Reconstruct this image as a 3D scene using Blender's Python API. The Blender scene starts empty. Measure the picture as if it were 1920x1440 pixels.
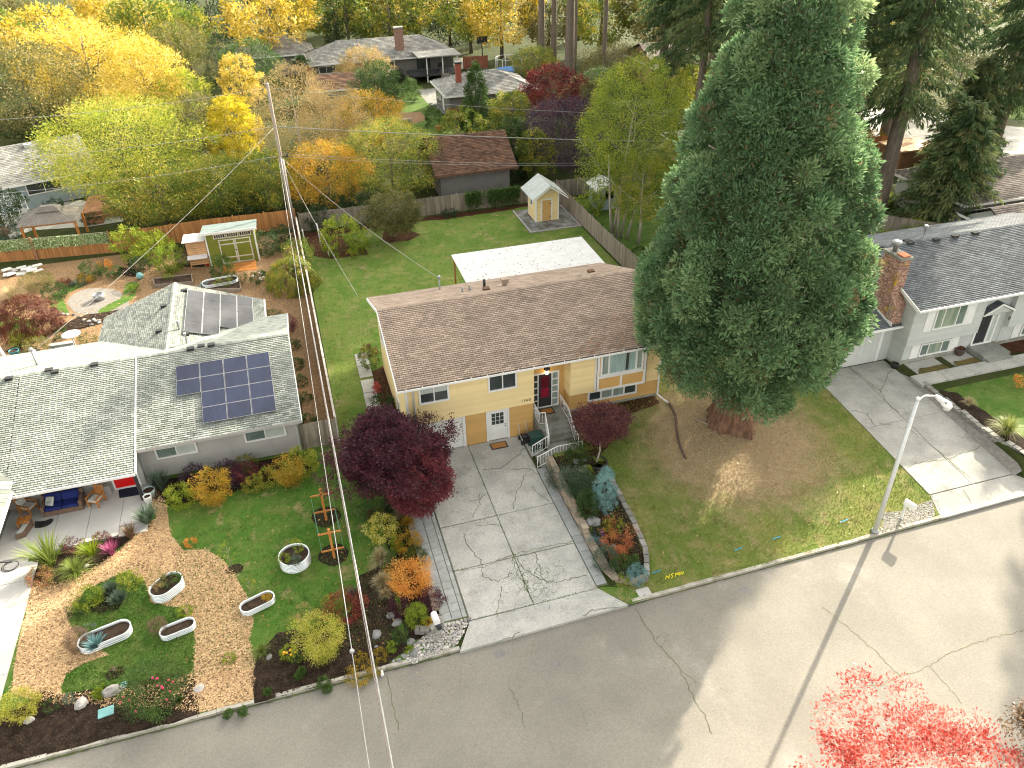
import bpy, math, random
import numpy as np
from mathutils import Matrix, Vector
random.seed(7); RNG = np.random.default_rng(7)
S = bpy.context.scene
COL = S.collection
R_ = math.radians
# ------------------------------------------------------------------ camera
F_PX = 1470.0; CAM_H = 28.5
PITCH, YAW, ROLL = R_(33.69), R_(16.13), R_(-1.285)
def _axes():
    cy, sy, cp, sp = math.cos(YAW), math.sin(YAW), math.cos(PITCH), math.sin(PITCH)
    f = Vector((sy*cp, cy*cp, -sp)); r = Vector((cy, -sy, 0)); u = r.cross(f)
    return (r*math.cos(ROLL)+u*math.sin(ROLL), -r*math.sin(ROLL)+u*math.cos(ROLL), f)
AR, AU, AF = _axes()
cam = bpy.data.cameras.new('camera'); co = bpy.data.objects.new('camera', cam); COL.objects.link(co)
cam.sensor_width = 36; cam.lens = F_PX/1920*36; cam.clip_start = .5; cam.clip_end = 3000
m3 = Matrix((AR, AU, -AF)).transposed()
co.matrix_world = Matrix.Translation((0, 0, CAM_H)) @ m3.to_4x4()
S.camera = co
# ------------------------------------------------------------------ world and sun
SUN_AZ = math.atan2(.79, .613)     # from +Y towards +X
SUN_EL = R_(24.0)
w = bpy.data.worlds.new("World"); S.world = w; w.use_nodes = True
nt = w.node_tree; bg = nt.nodes['Background']
sky = nt.nodes.new('ShaderNodeTexSky'); sky.sky_type = 'NISHITA'; sky.sun_disc = False
sky.sun_elevation = SUN_EL; sky.sun_rotation = SUN_AZ; sky.dust_density = 4.0; sky.air_density = 1.0; sky.ozone_density = 1.0
hs = nt.nodes.new('ShaderNodeHueSaturation'); hs.inputs['Saturation'].default_value = .22
tint = nt.nodes.new('ShaderNodeMix'); tint.data_type = 'RGBA'; tint.blend_type = 'MULTIPLY'; tint.inputs[0].default_value = 1; tint.inputs[7].default_value = (1, .95, .85, 1)
nt.links.new(sky.outputs[0], hs.inputs['Color']); nt.links.new(hs.outputs[0], tint.inputs[6]); nt.links.new(tint.outputs[2], bg.inputs[0]); bg.inputs[1].default_value = .15
sl = bpy.data.lights.new('sun', 'SUN'); so = bpy.data.objects.new('sun', sl); COL.objects.link(so)
sl.energy = 3.1; sl.angle = R_(.55); sl.color = (1, .89, .7)
d = Vector((math.sin(SUN_AZ)*math.cos(SUN_EL), math.cos(SUN_AZ)*math.cos(SUN_EL), math.sin(SUN_EL)))
so.rotation_euler = d.to_track_quat('Z', 'Y').to_euler(); so.location = d*100
S.view_settings.view_transform = 'Standard'; S.view_settings.look = 'None'; S.view_settings.exposure = 2.2; S.view_settings.gamma = 1
S.cycles.max_bounces = 6; S.cycles.transparent_max_bounces = 4; S.cycles.use_denoising = True; S.cycles.filter_width = 1.1
# ------------------------------------------------------------------ ground height and pixel helper
def sst(a, b, v):
    t = min(1, max(0, (v-a)/(b-a))); return t*t*(3-2*t)
def H(x, y):
    """height of the ground: flat lots, a raised front lawn right of the driveway, the next lot a little higher"""
    a = min(1, max(0, (y-22.6)/10.5))
    b = 1-sst(45, 52, y)
    h = 1.0*a*b*sst(11.45, 11.6, x)
    h += sst(35.55, 35.75, x)*(1.05*sst(22.9, 24.2, y)*b-h)
    if x < 20.2: h *= 1-sst(40, 44, y)
    if x < 13.6: h *= 1-sst(32.3, 32.4, y)*(1-sst(13.5, 13.6, x))
    return h
def ray(px, py):
    return AR*((px-960)/F_PX) - AU*((py-720)/F_PX) + AF
def at(px, py, z=0.0):
    r = ray(px, py); t = (z-CAM_H)/r.z
    return Vector((r.x*t, r.y*t, z))
def atg(px, py, dz=0.0):
    """point over the ground (height H + dz) that shows at this pixel of the photograph"""
    z = 0
    for _ in range(8):
        p = at(px, py, z+dz); z = H(p.x, p.y)
    p.z = z+dz; return p
def mpp(p):
    """metres per photograph pixel at a point"""
    return (Vector(p)-Vector((0, 0, CAM_H))).dot(AF)/F_PX
# ------------------------------------------------------------------ things and meshes
INV = {}
def tag(o, label=None, cat=None, group=None, kind=None):
    if label: o['label'] = label
    if cat: o['category'] = cat
    if group: o['group'] = group
    if kind: o['kind'] = kind
    return o
def thing(name, label, cat, loc=(0, 0, 0), group=None, rotz=0, kind=None):
    o = bpy.data.objects.new(name, None); COL.objects.link(o); o.empty_display_size = .2
    o.location = loc; o.rotation_euler = (0, 0, rotz)
    INV[o.name] = (Matrix.Translation(loc) @ Matrix.Rotation(rotz, 4, 'Z')).inverted()
    return tag(o, label, cat, group, kind)
def adopt(o, parent):
    if parent is not None:
        o.parent = parent
        o.matrix_parent_inverse = INV.get(parent.name, Matrix())
    return o
def place(name, mesh, parent=None, mat=None):
    o = bpy.data.objects.new(name, mesh); COL.objects.link(o); adopt(o, parent)
    if mat is not None: o.matrix_basis = mat
    if parent is not None and parent.name not in INV: pass
    return o
def dup(root, loc, rotz=0, label=None, scale=None):
    r = root.copy(); COL.objects.link(r); r.location = loc; r.rotation_euler = (0, 0, rotz)
    if scale: r.scale = (scale,)*3
    if label: r['label'] = label
    for ch in list(root.children):
        c = ch.copy(); COL.objects.link(c); c.parent = r
        for g in ch.children:
            q = g.copy(); COL.objects.link(q); q.parent = c
    return r
class MB:
    def __init__(s): s.v = []; s.f = []; s.t = []; s.sm = []
    def face(s, pts, tone=.5, smooth=False):
        n = len(s.v); s.v.extend(tuple(p) for p in pts); s.f.append(tuple(range(n, n+len(pts)))); s.t.append(tone); s.sm.append(smooth)
    def obox(s, o, a, b, c, tone=.5, skip=()):
        o, a, b, c = Vector(o), Vector(a), Vector(b), Vector(c)
        if a.cross(b).dot(c) < 0: a, b = b, a
        P = [o, o+a, o+a+b, o+b, o+c, o+a+c, o+a+b+c, o+b+c]
        n = len(s.v); s.v.extend(tuple(p) for p in P)
        for i, q in enumerate(((3, 2, 1, 0), (4, 5, 6, 7), (0, 1, 5, 4), (1, 2, 6, 5), (2, 3, 7, 6), (3, 0, 4, 7))):
            if i in skip: continue
            s.f.append(tuple(n+k for k in q)); s.t.append(tone); s.sm.append(False)
        return s
    def bx(s, x0, x1, y0, y1, z0, z1, tone=.5):
        return s.obox((x0, y0, z0), (x1-x0, 0, 0), (0, y1-y0, 0), (0, 0, z1-z0), tone)
    def prism(s, poly, vec, tone=.5, cap=True):
        poly = [Vector(p) for p in poly]; vec = Vector(vec); n = len(s.v); k = len(poly)
        nr = Vector((0, 0, 0))
        for i in range(k): nr += (poly[i]-poly[0]).cross(poly[(i+1) % k]-poly[0])
        if nr.dot(vec) > 0: poly = poly[::-1]
        s.v.extend(tuple(p) for p in poly); s.v.extend(tuple(p+vec) for p in poly)
        s.f.append(tuple(range(n, n+k))); s.f.append(tuple(range(n+2*k-1, n+k-1, -1))); s.t += [tone]*2; s.sm += [False]*2
        for i in range(k):
            j = (i+1) % k; s.f.append((n+j, n+i, n+k+i, n+k+j)); s.t.append(tone); s.sm.append(False)
        return s
    def tube(s, pts, r, n=8, tone=.5, cap=True, smooth=True):
        pts = [Vector(p) for p in pts]; K = len(pts); rr = r if isinstance(r, (list, tuple)) else [r]*K
        b = len(s.v); up = None
        for i, p in enumerate(pts):
            t = (pts[min(i+1, K-1)]-pts[max(i-1, 0)]).normalized()
            if up is None: up = t.orthogonal().normalized()
            up = (up-t*up.dot(t)).normalized() if (up-t*up.dot(t)).length > 1e-4 else t.orthogonal().normalized()
            sd = t.cross(up)
            for k in range(n):
                a = 2*math.pi*k/n; s.v.append(tuple(p+(up*math.cos(a)+sd*math.sin(a))*rr[i]))
        for i in range(K-1):
            for k in range(n):
                k2 = (k+1) % n; s.f.append((b+i*n+k, b+i*n+k2, b+(i+1)*n+k2, b+(i+1)*n+k)); s.t.append(tone); s.sm.append(smooth)
        if cap:
            s.f.append(tuple(b+k for k in range(n-1, -1, -1))); s.f.append(tuple(b+(K-1)*n+k for k in range(n))); s.t += [tone]*2; s.sm += [False]*2
        return s
    def lathe(s, c, prof, n=16, tone=.5, sx=1, sy=1, rot=0):
        b = len(s.v); K = len(prof); cr, sr = math.cos(rot), math.sin(rot)
        for r, z in prof:
            for k in range(n):
                a = 2*math.pi*k/n; u, v = r*math.cos(a)*sx, r*math.sin(a)*sy
                s.v.append((c[0]+u*cr-v*sr, c[1]+u*sr+v*cr, c[2]+z))
        for i in range(K-1):
            for k in range(n):
                k2 = (k+1) % n; s.f.append((b+i*n+k, b+i*n+k2, b+(i+1)*n+k2, b+(i+1)*n+k)); s.t.append(tone); s.sm.append(True)
        s.f.append(tuple(b+k for k in range(n-1, -1, -1))); s.f.append(tuple(b+(K-1)*n+k for k in range(n))); s.t += [tone]*2; s.sm += [False]*2
        return s
    def rock(s, c, rx, ry, rz, tone=.5, rot=None):
        rot = random.uniform(0, 6) if rot is None else rot; n = 8; K = 5; b = len(s.v); cr, sr = math.cos(rot), math.sin(rot)
        for i in range(K):
            ph = -math.pi/2+math.pi*(i+.35)/(K-.3)
            for k in range(n):
                a = 2*math.pi*k/n; j = random.uniform(.82, 1.12)
                u, v, z = rx*math.cos(ph)*math.cos(a)*j, ry*math.cos(ph)*math.sin(a)*j, rz*math.sin(ph)*random.uniform(.9, 1.08)
                s.v.append((c[0]+u*cr-v*sr, c[1]+u*sr+v*cr, c[2]+z))
        for i in range(K-1):
            for k in range(n):
                k2 = (k+1) % n; s.f.append((b+i*n+k, b+i*n+k2, b+(i+1)*n+k2, b+(i+1)*n+k)); s.t.append(tone); s.sm.append(False)
        s.f.append(tuple(b+k for k in range(n-1, -1, -1))); s.f.append(tuple(b+(K-1)*n+k for k in range(n))); s.t += [tone]*2; s.sm += [False]*2
        return s
    def mesh(s, name, mat, bevel=0):
        me = bpy.data.meshes.new(name); me.from_pydata(s.v, [], s.f)
        a = me.attributes.new('tone', 'FLOAT', 'FACE'); a.data.foreach_set('value', s.t)
        me.polygons.foreach_set('use_smooth', s.sm)
        me.materials.append(mat); me.update()
        return me
    def build(s, name, mat, parent=None, bevel=0):
        o = place(name, s.mesh(name, mat), parent)
        if bevel:
            b = o.modifiers.new('bevel', 'BEVEL'); b.width = bevel; b.segments = 1; b.limit_method = 'ANGLE'
        return o
def box_mesh(name, mat, tone=.5, ch=.0):
    return MB().bx(-.5, .5, -.5, .5, -.5, .5, tone).mesh(name, mat)
def bmat(o, a, b, c):
    """matrix that takes the unit box to the box with corner o and edges a, b, c"""
    o, a, b, c = Vector(o), Vector(a), Vector(b), Vector(c)
    if a.cross(b).dot(c) < 0: a, b = b, a
    ce = o+(a+b+c)/2
    return Matrix(((a.x, b.x, c.x, ce.x), (a.y, b.y, c.y, ce.y), (a.z, b.z, c.z, ce.z), (0, 0, 0, 1)))
class Fr:
    """a wall face: u to the right along it, w up, n outwards"""
    def __init__(s, o, u, n): s.o = Vector(o); s.u = Vector(u).normalized(); s.n = Vector(n).normalized(); s.w = Vector((0, 0, 1))
    def P(s, u, w, n=0): return s.o+s.u*u+s.w*w+s.n*n
    def B(s, mb, u0, u1, w0, w1, n0, n1, tone=.5): return mb.obox(s.P(u0, w0, n0), s.u*(u1-u0), s.w*(w1-w0), s.n*(n1-n0), tone)
    def M(s, u0, u1, w0, w1, n0, n1): return bmat(s.P(u0, w0, n0), s.u*(u1-u0), s.w*(w1-w0), s.n*(n1-n0))
# ------------------------------------------------------------------ materials
def lin(c):
    if isinstance(c, str):
        c = [int(c[i:i+2], 16)/255 for i in (0, 2, 4)]
        return tuple((v/12.92 if v <= .04045 else ((v+.055)/1.055)**2.4) for v in c)
    return tuple(c)
def N(nt, t, **k):
    n = nt.nodes.new(t)
    for a, b in k.items():
        if a in n.inputs.keys() if hasattr(n.inputs, 'keys') else False: n.inputs[a].default_value = b
        else: setattr(n, a, b)
    return n
def mixc(nt, fac, a, b, typ='MIX'):
    n = nt.nodes.new('ShaderNodeMix'); n.data_type = 'RGBA'; n.blend_type = typ
    for sock, v in ((n.inputs[0], fac), (n.inputs[6], a), (n.inputs[7], b)):
        if hasattr(v, 'default_value') or hasattr(v, 'links'): nt.links.new(v, sock)
        elif isinstance(v, (int, float)): sock.default_value = v
        else: sock.default_value = (*v, 1)
    return n.outputs[2]
def math_(nt, op, a, b=0.0, c=None):
    n = nt.nodes.new('ShaderNodeMath'); n.operation = op
    for i, v in enumerate((a, b) if c is None else (a, b, c)):
        if hasattr(v, 'links'): nt.links.new(v, n.inputs[i])
        else: n.inputs[i].default_value = v
    return n.outputs[0]
def pos(nt, scale=(1, 1, 1), obj=False):
    if obj: o = nt.nodes.new('ShaderNodeTexCoord').outputs['Object']
    else: o = nt.nodes.new('ShaderNodeNewGeometry').outputs['Position']
    m = nt.nodes.new('ShaderNodeMapping'); m.inputs['Scale'].default_value = scale; nt.links.new(o, m.inputs[0]); return m.outputs[0]
def noise(nt, vec, scale, detail=4, rough=.55, dist=0):
    n = nt.nodes.new('ShaderNodeTexNoise'); n.inputs['Scale'].default_value = scale; n.inputs['Detail'].default_value = detail
    n.inputs['Roughness'].default_value = rough; n.inputs['Distortion'].default_value = dist; nt.links.new(vec, n.inputs['Vector']); return n.outputs[0]
def ramp(nt, fac, a, b):
    n = nt.nodes.new('ShaderNodeMapRange'); n.inputs[1].default_value = a; n.inputs[2].default_value = b; n.interpolation_type = 'SMOOTHSTEP'
    nt.links.new(fac, n.inputs[0]); return n.outputs[0]
def newmat(name):
    m = bpy.data.materials.new(name); m.use_nodes = True; nt = m.node_tree; return m, nt, nt.nodes['Principled BSDF']
def tonev(nt, amt, rnd):
    """1 +- amt by the face's tone, +- rnd by the object"""
    a = nt.nodes.new('ShaderNodeAttribute'); a.attribute_name = 'tone'
    v = math_(nt, 'MULTIPLY_ADD', a.outputs['Fac'], 2*amt, 1-amt)
    if rnd:
        o = nt.nodes.new('ShaderNodeObjectInfo'); v = math_(nt, 'ADD', v, math_(nt, 'MULTIPLY_ADD', o.outputs['Random'], 2*rnd, -rnd))
    return v
def scalec(nt, col, v):
    n = nt.nodes.new('ShaderNodeVectorMath'); n.operation = 'SCALE'; nt.links.new(col, n.inputs[0]); nt.links.new(v, n.inputs['Scale']); return n.outputs[0]
def bumpn(nt, p, h, dist, strength=.6):
    b = nt.nodes.new('ShaderNodeBump'); b.inputs['Distance'].default_value = dist; b.inputs['Strength'].default_value = strength
    nt.links.new(h, b.inputs['Height']); nt.links.new(b.outputs[0], p.inputs['Normal'])
def mat(name, c1, c2=None, rough=.8, sc=3, fine=40, namt=.12, stretch=(1, 1, 1), tone=.12, rnd=.0, bump=.004, spec=.3, metal=0, lo=.35, hi=.65, stain=None, st=(.55, .75), ssc=.6):
    m, nt, p = newmat(name); v = pos(nt, stretch)
    c1 = lin(c1); c2 = lin(c2) if c2 else tuple(x*.72 for x in c1)
    n1 = noise(nt, v, sc, 5); n2 = noise(nt, v, fine, 3)
    c = mixc(nt, ramp(nt, n1, lo, hi), c1, c2)
    if stain: c = mixc(nt, ramp(nt, noise(nt, pos(nt), ssc, 6, .65), *st), c, lin(stain))
    f = math_(nt, 'MULTIPLY_ADD', n2, 2*namt, 1-namt)
    c = scalec(nt, c, math_(nt, 'MULTIPLY', f, tonev(nt, tone, rnd)))
    nt.links.new(c, p.inputs['Base Color']); p.inputs['Roughness'].default_value = rough; p.inputs['Metallic'].default_value = metal
    p.inputs['Specular IOR Level'].default_value = spec
    if bump: bumpn(nt, p, n2, bump)
    return m
def leafmat(name, cols, trans=.35, rough=.55, rnd=.06):
    """foliage: the leaf's own tone picks a colour along cols, part of the light goes through the blade"""
    m, nt, p = newmat(name)
    a = nt.nodes.new('ShaderNodeAttribute'); a.attribute_name = 'tone'
    r = nt.nodes.new('ShaderNodeValToRGB'); cr = r.color_ramp
    while len(cr.elements) < len(cols): cr.elements.new(.5)
    for i, c in enumerate(cols):
        cr.elements[i].position = i/(len(cols)-1); cr.elements[i].color = (*lin(c), 1)
    nt.links.new(a.outputs['Fac'], r.inputs[0]); c = r.outputs[0]
    if rnd:
        o = nt.nodes.new('ShaderNodeObjectInfo'); c = scalec(nt, c, math_(nt, 'MULTIPLY_ADD', o.outputs['Random'], 2*rnd, 1-rnd))
    nt.links.new(c, p.inputs['Base Color']); p.inputs['Roughness'].default_value = rough; p.inputs['Specular IOR Level'].default_value = .25
    if trans:
        tr = nt.nodes.new('ShaderNodeBsdfTranslucent'); nt.links.new(c, tr.inputs[0])
        mx = nt.nodes.new('ShaderNodeMixShader'); mx.inputs[0].default_value = trans
        nt.links.new(p.outputs[0], mx.inputs[1]); nt.links.new(tr.outputs[0], mx.inputs[2])
        nt.links.new(mx.outputs[0], nt.nodes['Material Output'].inputs[0])
    return m
# ------------------------------------------------------------------ foliage meshes (numpy)
def np_mesh(name, V, nper, tone, mat, kverts=4):
    """V: (n*kverts,3); each kverts one face"""
    n = len(V)//kverts; me = bpy.data.meshes.new(name)
    me.vertices.add(len(V)); me.vertices.foreach_set('co', np.ascontiguousarray(V, dtype=np.float32).ravel())
    me.loops.add(len(V)); me.loops.foreach_set('vertex_index', np.arange(len(V), dtype=np.int32))
    me.polygons.add(n); me.polygons.foreach_set('loop_start', np.arange(0, len(V), kverts, dtype=np.int32))
    me.update(calc_edges=True)
    a = me.attributes.new('tone', 'FLOAT', 'FACE'); a.data.foreach_set('value', np.ascontiguousarray(np.clip(tone, 0, 1), dtype=np.float32))
    me.materials.append(mat); return me
def unit(v): return v/np.maximum(np.linalg.norm(v, axis=1, keepdims=True), 1e-9)
def rvec(n): return unit(RNG.normal(size=(n, 3)))
def leaves3(P, D, L, W, nrm):
    n = len(P); L = np.broadcast_to(np.asarray(L, float), (n,))[:, None]; W = np.broadcast_to(np.asarray(W, float), (n,))[:, None]
    s = unit(np.cross(D, nrm)); b = P+D*L*RNG.uniform(.1, .5, (n, 1))
    return np.stack([b-s*W*.62, P+D*L, b+s*W*.62-D*L*.35], 1).reshape(-1, 3)
def leaves(P, D, L, W, nrm=None, bend=0.0):
    """diamond leaves from base points P along unit directions D, length L, width W -> (4n,3)"""
    n = len(P); L = np.broadcast_to(np.asarray(L, float), (n,))[:, None]; W = np.broadcast_to(np.asarray(W, float), (n,))[:, None]
    q = rvec(n) if nrm is None else nrm
    side = unit(np.cross(D, q)); up = np.cross(side, D)
    a = P; c = P+D*L-up*bend*L; mid = P+D*L*.5
    return np.stack([a, mid+side*W*.5, c, mid-side*W*.5], 1).reshape(-1, 3)
def lumps(k=7):
    f = RNG.integers(1, 6, (k, 2)); ph = RNG.uniform(0, 6.28, (k, 2)); am = RNG.uniform(.3, 1, k)/k
    def g(th, t):
        return sum(am[i]*np.sin(f[i, 0]*th+ph[i, 0]+f[i, 1]*t*4+ph[i, 1]) for i in range(k))
    return g
def profile(kind, t):
    if kind == 'round': return np.sqrt(np.clip(1-(2*t-1)**2, 0, 1))
    if kind == 'dome': return np.sqrt(np.clip(1-t**2, 0, 1))
    if kind == 'cone': return np.clip(1-t, 0, 1)**.8*np.clip(t*8, .5, 1)
    if kind == 'egg': return np.sqrt(np.clip(1-(1.6*t-.6)**2, 0, 1))*np.clip(t*5+.35, 0, 1)
    if kind == 'col': return np.clip(1-t**3, 0, 1)**.6*np.clip(t*6+.6, 0, 1)
    if kind == 'vase': return np.clip(.35+t*.8, 0, 1)*np.sqrt(np.clip(1-np.clip((t-.55)/.45, 0, 1)**2, 0, 1))
    return np.ones_like(t)
def crown_pts(kind, r, h, nclump, inner=.55, lump=.3, jit=.0):
    t = RNG.uniform(0, 1, nclump*3); pr = profile(kind, t)
    keep = RNG.uniform(0, 1, len(t)) < pr+.08; t = t[keep][:nclump]; pr = pr[keep][:nclump]
    th = RNG.uniform(0, 6.2832, len(t)); g = lumps(); rad = pr*r*(1+lump*2*g(th, t))
    q = np.where(RNG.uniform(0, 1, len(t)) < .75, RNG.uniform(.85, 1, len(t)), RNG.uniform(inner, .9, len(t)))
    C = np.stack([np.cos(th)*rad*q, np.sin(th)*rad*q, t*h], 1)
    out = unit(np.stack([np.cos(th), np.sin(th), (t-.45)*1.6*np.ones_like(t)], 1))
    return C, out, t
def crown(name, mat, kind='round', r=2, h=3, nclump=120, per=60, rc=.45, leaf=.12, asp=.6, inner=.5, lump=.3, z0=0, ori='out', tone=(.2, .8), tvar=.15, topt=0.0, flat=1.0, tri=True):
    """a crown of leaf clumps; per-clump tone gives colour patches"""
    C, O, t = crown_pts(kind, r, h, nclump, inner, lump)
    n = len(C); idx = np.repeat(np.arange(n), per); k = len(idx)
    off = RNG.normal(size=(k, 3)); off *= (RNG.uniform(.2, 1, (k, 1))*rc/np.maximum(np.linalg.norm(off, axis=1, keepdims=True), 1e-6)); off[:, 2] *= flat
    P = C[idx]+off; P[:, 2] = np.maximum(P[:, 2], .01)
    if ori == 'out': D = unit(O[idx]*.7+unit(off)*.6+rvec(k)*.6)
    elif ori == 'up': D = unit(np.array([[0, 0, 1.]])+O[idx]*.35+rvec(k)*.35)
    elif ori == 'down': D = unit(np.array([[0, 0, -1.]])+O[idx]*.8+rvec(k)*.4)
    else: D = rvec(k)
    nr = unit(O[idx]*.6+rvec(k)*.75+np.array([[0, 0, .55]])); ct = RNG.uniform(tone[0], tone[1], n)+topt*(t-.5)
    T = ct[idx]+RNG.normal(0, tvar, k)
    V = (leaves3 if tri else leaves)(P, D, leaf*RNG.uniform(.45, 1.45, k), leaf*asp*RNG.uniform(.7, 1.2, k), nr)
    V[:, 2] += z0
    return np_mesh(name, V, 4, T, mat, 3 if tri else 4)
def blades(name, mat, r, h, n, wid=.02, arch=.6, tone=(.2, .8), seg=3, up=.55):
    """a clump of arching blades"""
    th = RNG.uniform(0, 6.283, n); q = RNG.uniform(.15, 1, n); L = h*RNG.uniform(.7, 1.15, n)
    base = np.stack([np.cos(th)*r*.15*q, np.sin(th)*r*.15*q, np.zeros(n)], 1)
    dirh = np.stack([np.cos(th), np.sin(th), np.zeros(n)], 1); side = np.stack([-np.sin(th), np.cos(th), np.zeros(n)], 1)
    VV = []; prev = None
    for s in range(seg+1):
        u = s/seg; x = q*r*u**(1+up); z = L*(u-arch*q*u**2.2*.9)
        c = base+dirh*x[:, None]+np.array([[0, 0, 1.]])*z[:, None]; wd = wid*(1-u**2*.85)*.5
        cur = (c-side*wd, c+side*wd)
        if prev is not None: VV.append(np.stack([prev[0], prev[1], cur[1], cur[0]], 1))
        prev = cur
    V = np.concatenate(VV, 0).reshape(-1, 3); T = np.tile(RNG.uniform(tone[0], tone[1], n), seg)
    return np_mesh(name, V, 4, T, mat)
# ================================================================== SETTING
def clip_half(poly, ax, val, keep_greater):
    out = []
    for i in range(len(poly)):
        a, b = poly[i], poly[(i+1) % len(poly)]
        ia = (a[ax] >= val) == keep_greater or a[ax] == val; ib = (b[ax] >= val) == keep_greater or b[ax] == val
        if ia: out.append(a)
        if ia != ib:
            t = (val-a[ax])/(b[ax]-a[ax]); out.append((a[0]+(b[0]-a[0])*t, a[1]+(b[1]-a[1])*t))
    return out
def wobble(poly, amp=.08, step=.5):
    out = []
    for i in range(len(poly)):
        a, b = Vector(poly[i][:2]), Vector(poly[(i+1) % len(poly)][:2]); n = max(1, int((b-a).length/step))
        for k in range(n):
            p = a.lerp(b, k/n); out.append((p.x+random.uniform(-amp, amp), p.y+random.uniform(-amp, amp)))
    return out
def drape(name, poly, off, m, step=2.0, wob=0, kind='structure', parent=None, hf=None):
    poly = [(p[0], p[1]) for p in poly]
    if wob: poly = wobble(poly, wob)
    hf = hf or H
    x0, x1 = min(p[0] for p in poly), max(p[0] for p in poly); y0, y1 = min(p[1] for p in poly), max(p[1] for p in poly)
    xs = list(np.arange(math.floor(x0/step)*step, x1+step, step)); ys = list(np.arange(math.floor(y0/step)*step, y1+step, step))
    vm, V, Fc = {}, [], []
    for i in range(len(xs)-1):
        c1 = clip_half(clip_half(poly, 0, xs[i], True), 0, xs[i+1], False)
        if len(c1) < 3: continue
        for j in range(len(ys)-1):
            c = clip_half(clip_half(c1, 1, ys[j], True), 1, ys[j+1], False)
            if len(c) < 3: continue
            ids = []
            for q in c:
                k = (round(q[0], 4), round(q[1], 4))
                if k not in vm: vm[k] = len(V); V.append((q[0], q[1], hf(q[0], q[1])+off))
                if not ids or ids[-1] != vm[k]: ids.append(vm[k])
            if ids[0] == ids[-1]: ids.pop()
            if len(set(ids)) == len(ids) >= 3: Fc.append(ids)
    me = bpy.data.meshes.new(name); me.from_pydata(V, [], Fc); me.materials.append(m); me.update()
    for p in me.polygons:
        if p.normal.z < 0: p.flip()
    o = place(name, me, parent); tag(o, kind=kind); return o
def inpoly(P, poly):
    x, y = P[:, 0], P[:, 1]; r = np.zeros(len(P), bool); n = len(poly)
    for i in range(n):
        (ax, ay), (bx_, by) = poly[i][:2], poly[(i+1) % n][:2]
        if ay == by: continue
        c = ((ay > y) != (by > y)) & (x < (bx_-ax)*(y-ay)/(by-ay)+ax); r ^= c
    return r
def sample(poly, n):
    poly = [(p[0], p[1]) for p in poly]; a = np.array(poly); out = np.zeros((0, 2))
    while len(out) < n:
        P = RNG.uniform(a.min(0), a.max(0), (n*2, 2)); out = np.concatenate([out, P[inpoly(P, poly)]])
    return out[:n]
def pxs(*pts): return [tuple(atg(x, y)[:2]) for x, y in pts]
# ---- ground materials
def groundmat(name, cols, sc=.35, fine=6, centre=None, rad=(2, 6), ccol=None, speck=.38, blade=30):
    """turf: patches of green, olive and straw; a ring of brown needle litter round a tree if asked for"""
    m, nt, p = newmat(name); v = pos(nt)
    a = ramp(nt, noise(nt, v, sc, 6, .62), .38, .64); b = ramp(nt, noise(nt, v, sc*3.1, 5, .65, .6), .45, .7)
    c = mixc(nt, a, lin(cols[0]), lin(cols[1])); c = mixc(nt, math_(nt, 'MULTIPLY', b, .75), c, lin(cols[2]))
    if len(cols) > 3: c = mixc(nt, math_(nt, 'MULTIPLY', ramp(nt, noise(nt, v, sc*1.7, 6, .7), .56, .68), .8), c, lin(cols[3]))
    c = mixc(nt, math_(nt, 'MULTIPLY', ramp(nt, noise(nt, v, sc*5.3, 6, .7, .4), .55, .66), .55), c, tuple(x*.5 for x in lin(cols[0])))
    if centre:
        sub = nt.nodes.new('ShaderNodeVectorMath'); sub.operation = 'DISTANCE'; nt.links.new(v, sub.inputs[0]); sub.inputs[1].default_value = centre
        dd = math_(nt, 'ADD', sub.outputs['Value'], math_(nt, 'MULTIPLY_ADD', noise(nt, v, .55, 6, .7), 7, -3.5))
        c = mixc(nt, math_(nt, 'MULTIPLY', ramp(nt, dd, rad[1], rad[0]), .9), c, lin(ccol))
    n2 = noise(nt, v, blade, 3); n3 = noise(nt, v, fine, 4, .7)
    f = math_(nt, 'MULTIPLY', math_(nt, 'MULTIPLY_ADD', n2, 2*speck, 1-speck), math_(nt, 'MULTIPLY_ADD', n3, .5, .75))
    c = scalec(nt, c, math_(nt, 'MULTIPLY', f, tonev(nt, .38, 0)))
    nt.links.new(c, p.inputs['Base Color']); p.inputs['Roughness'].default_value = .95; p.inputs['Specular IOR Level'].default_value = .1
    bumpn(nt, p, n2, .03, .8); return m
def chipmat(name, c1, c2, c3, scale=22):
    m, nt, p = newmat(name); v = pos(nt, (1, 1.4, 1))
    vo = nt.nodes.new('ShaderNodeTexVoronoi'); vo.inputs['Scale'].default_value = scale; nt.links.new(v, vo.inputs['Vector'])
    sp = nt.nodes.new('ShaderNodeSeparateColor'); nt.links.new(vo.outputs['Color'], sp.inputs[0])
    c = mixc(nt, sp.outputs[0], lin(c1), lin(c2)); c = mixc(nt, ramp(nt, sp.outputs[1], .72, .9), c, lin(c3))
    c = mixc(nt, math_(nt, 'MULTIPLY', ramp(nt, noise(nt, v, .5, 5), .5, .75), .5), c, lin(c2))
    c = scalec(nt, c, tonev(nt, .3, 0))
    nt.links.new(c, p.inputs['Base Color']); p.inputs['Roughness'].default_value = .9; p.inputs['Specular IOR Level'].default_value = .15
    bumpn(nt, p, vo.outputs['Distance'], .02, .8); return m
G_LAWN = groundmat('lawn_turf', ((.19, .26, .055), (.27, .30, .08), (.38, .33, .145), (.46, .37, .2)), .28, 7, (22.0, 30.6, .9), (3.0, 7.0), (.57, .44, .27))
G_BACK = groundmat('back_turf', ((.15, .27, .045), (.23, .32, .07), (.33, .33, .12), (.42, .35, .18)), .3, 6)
G_LEFT = groundmat('left_turf', ((.095, .22, .032), (.14, .26, .046), (.25, .29, .085), (.44, .35, .18)), .33, 6)
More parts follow.
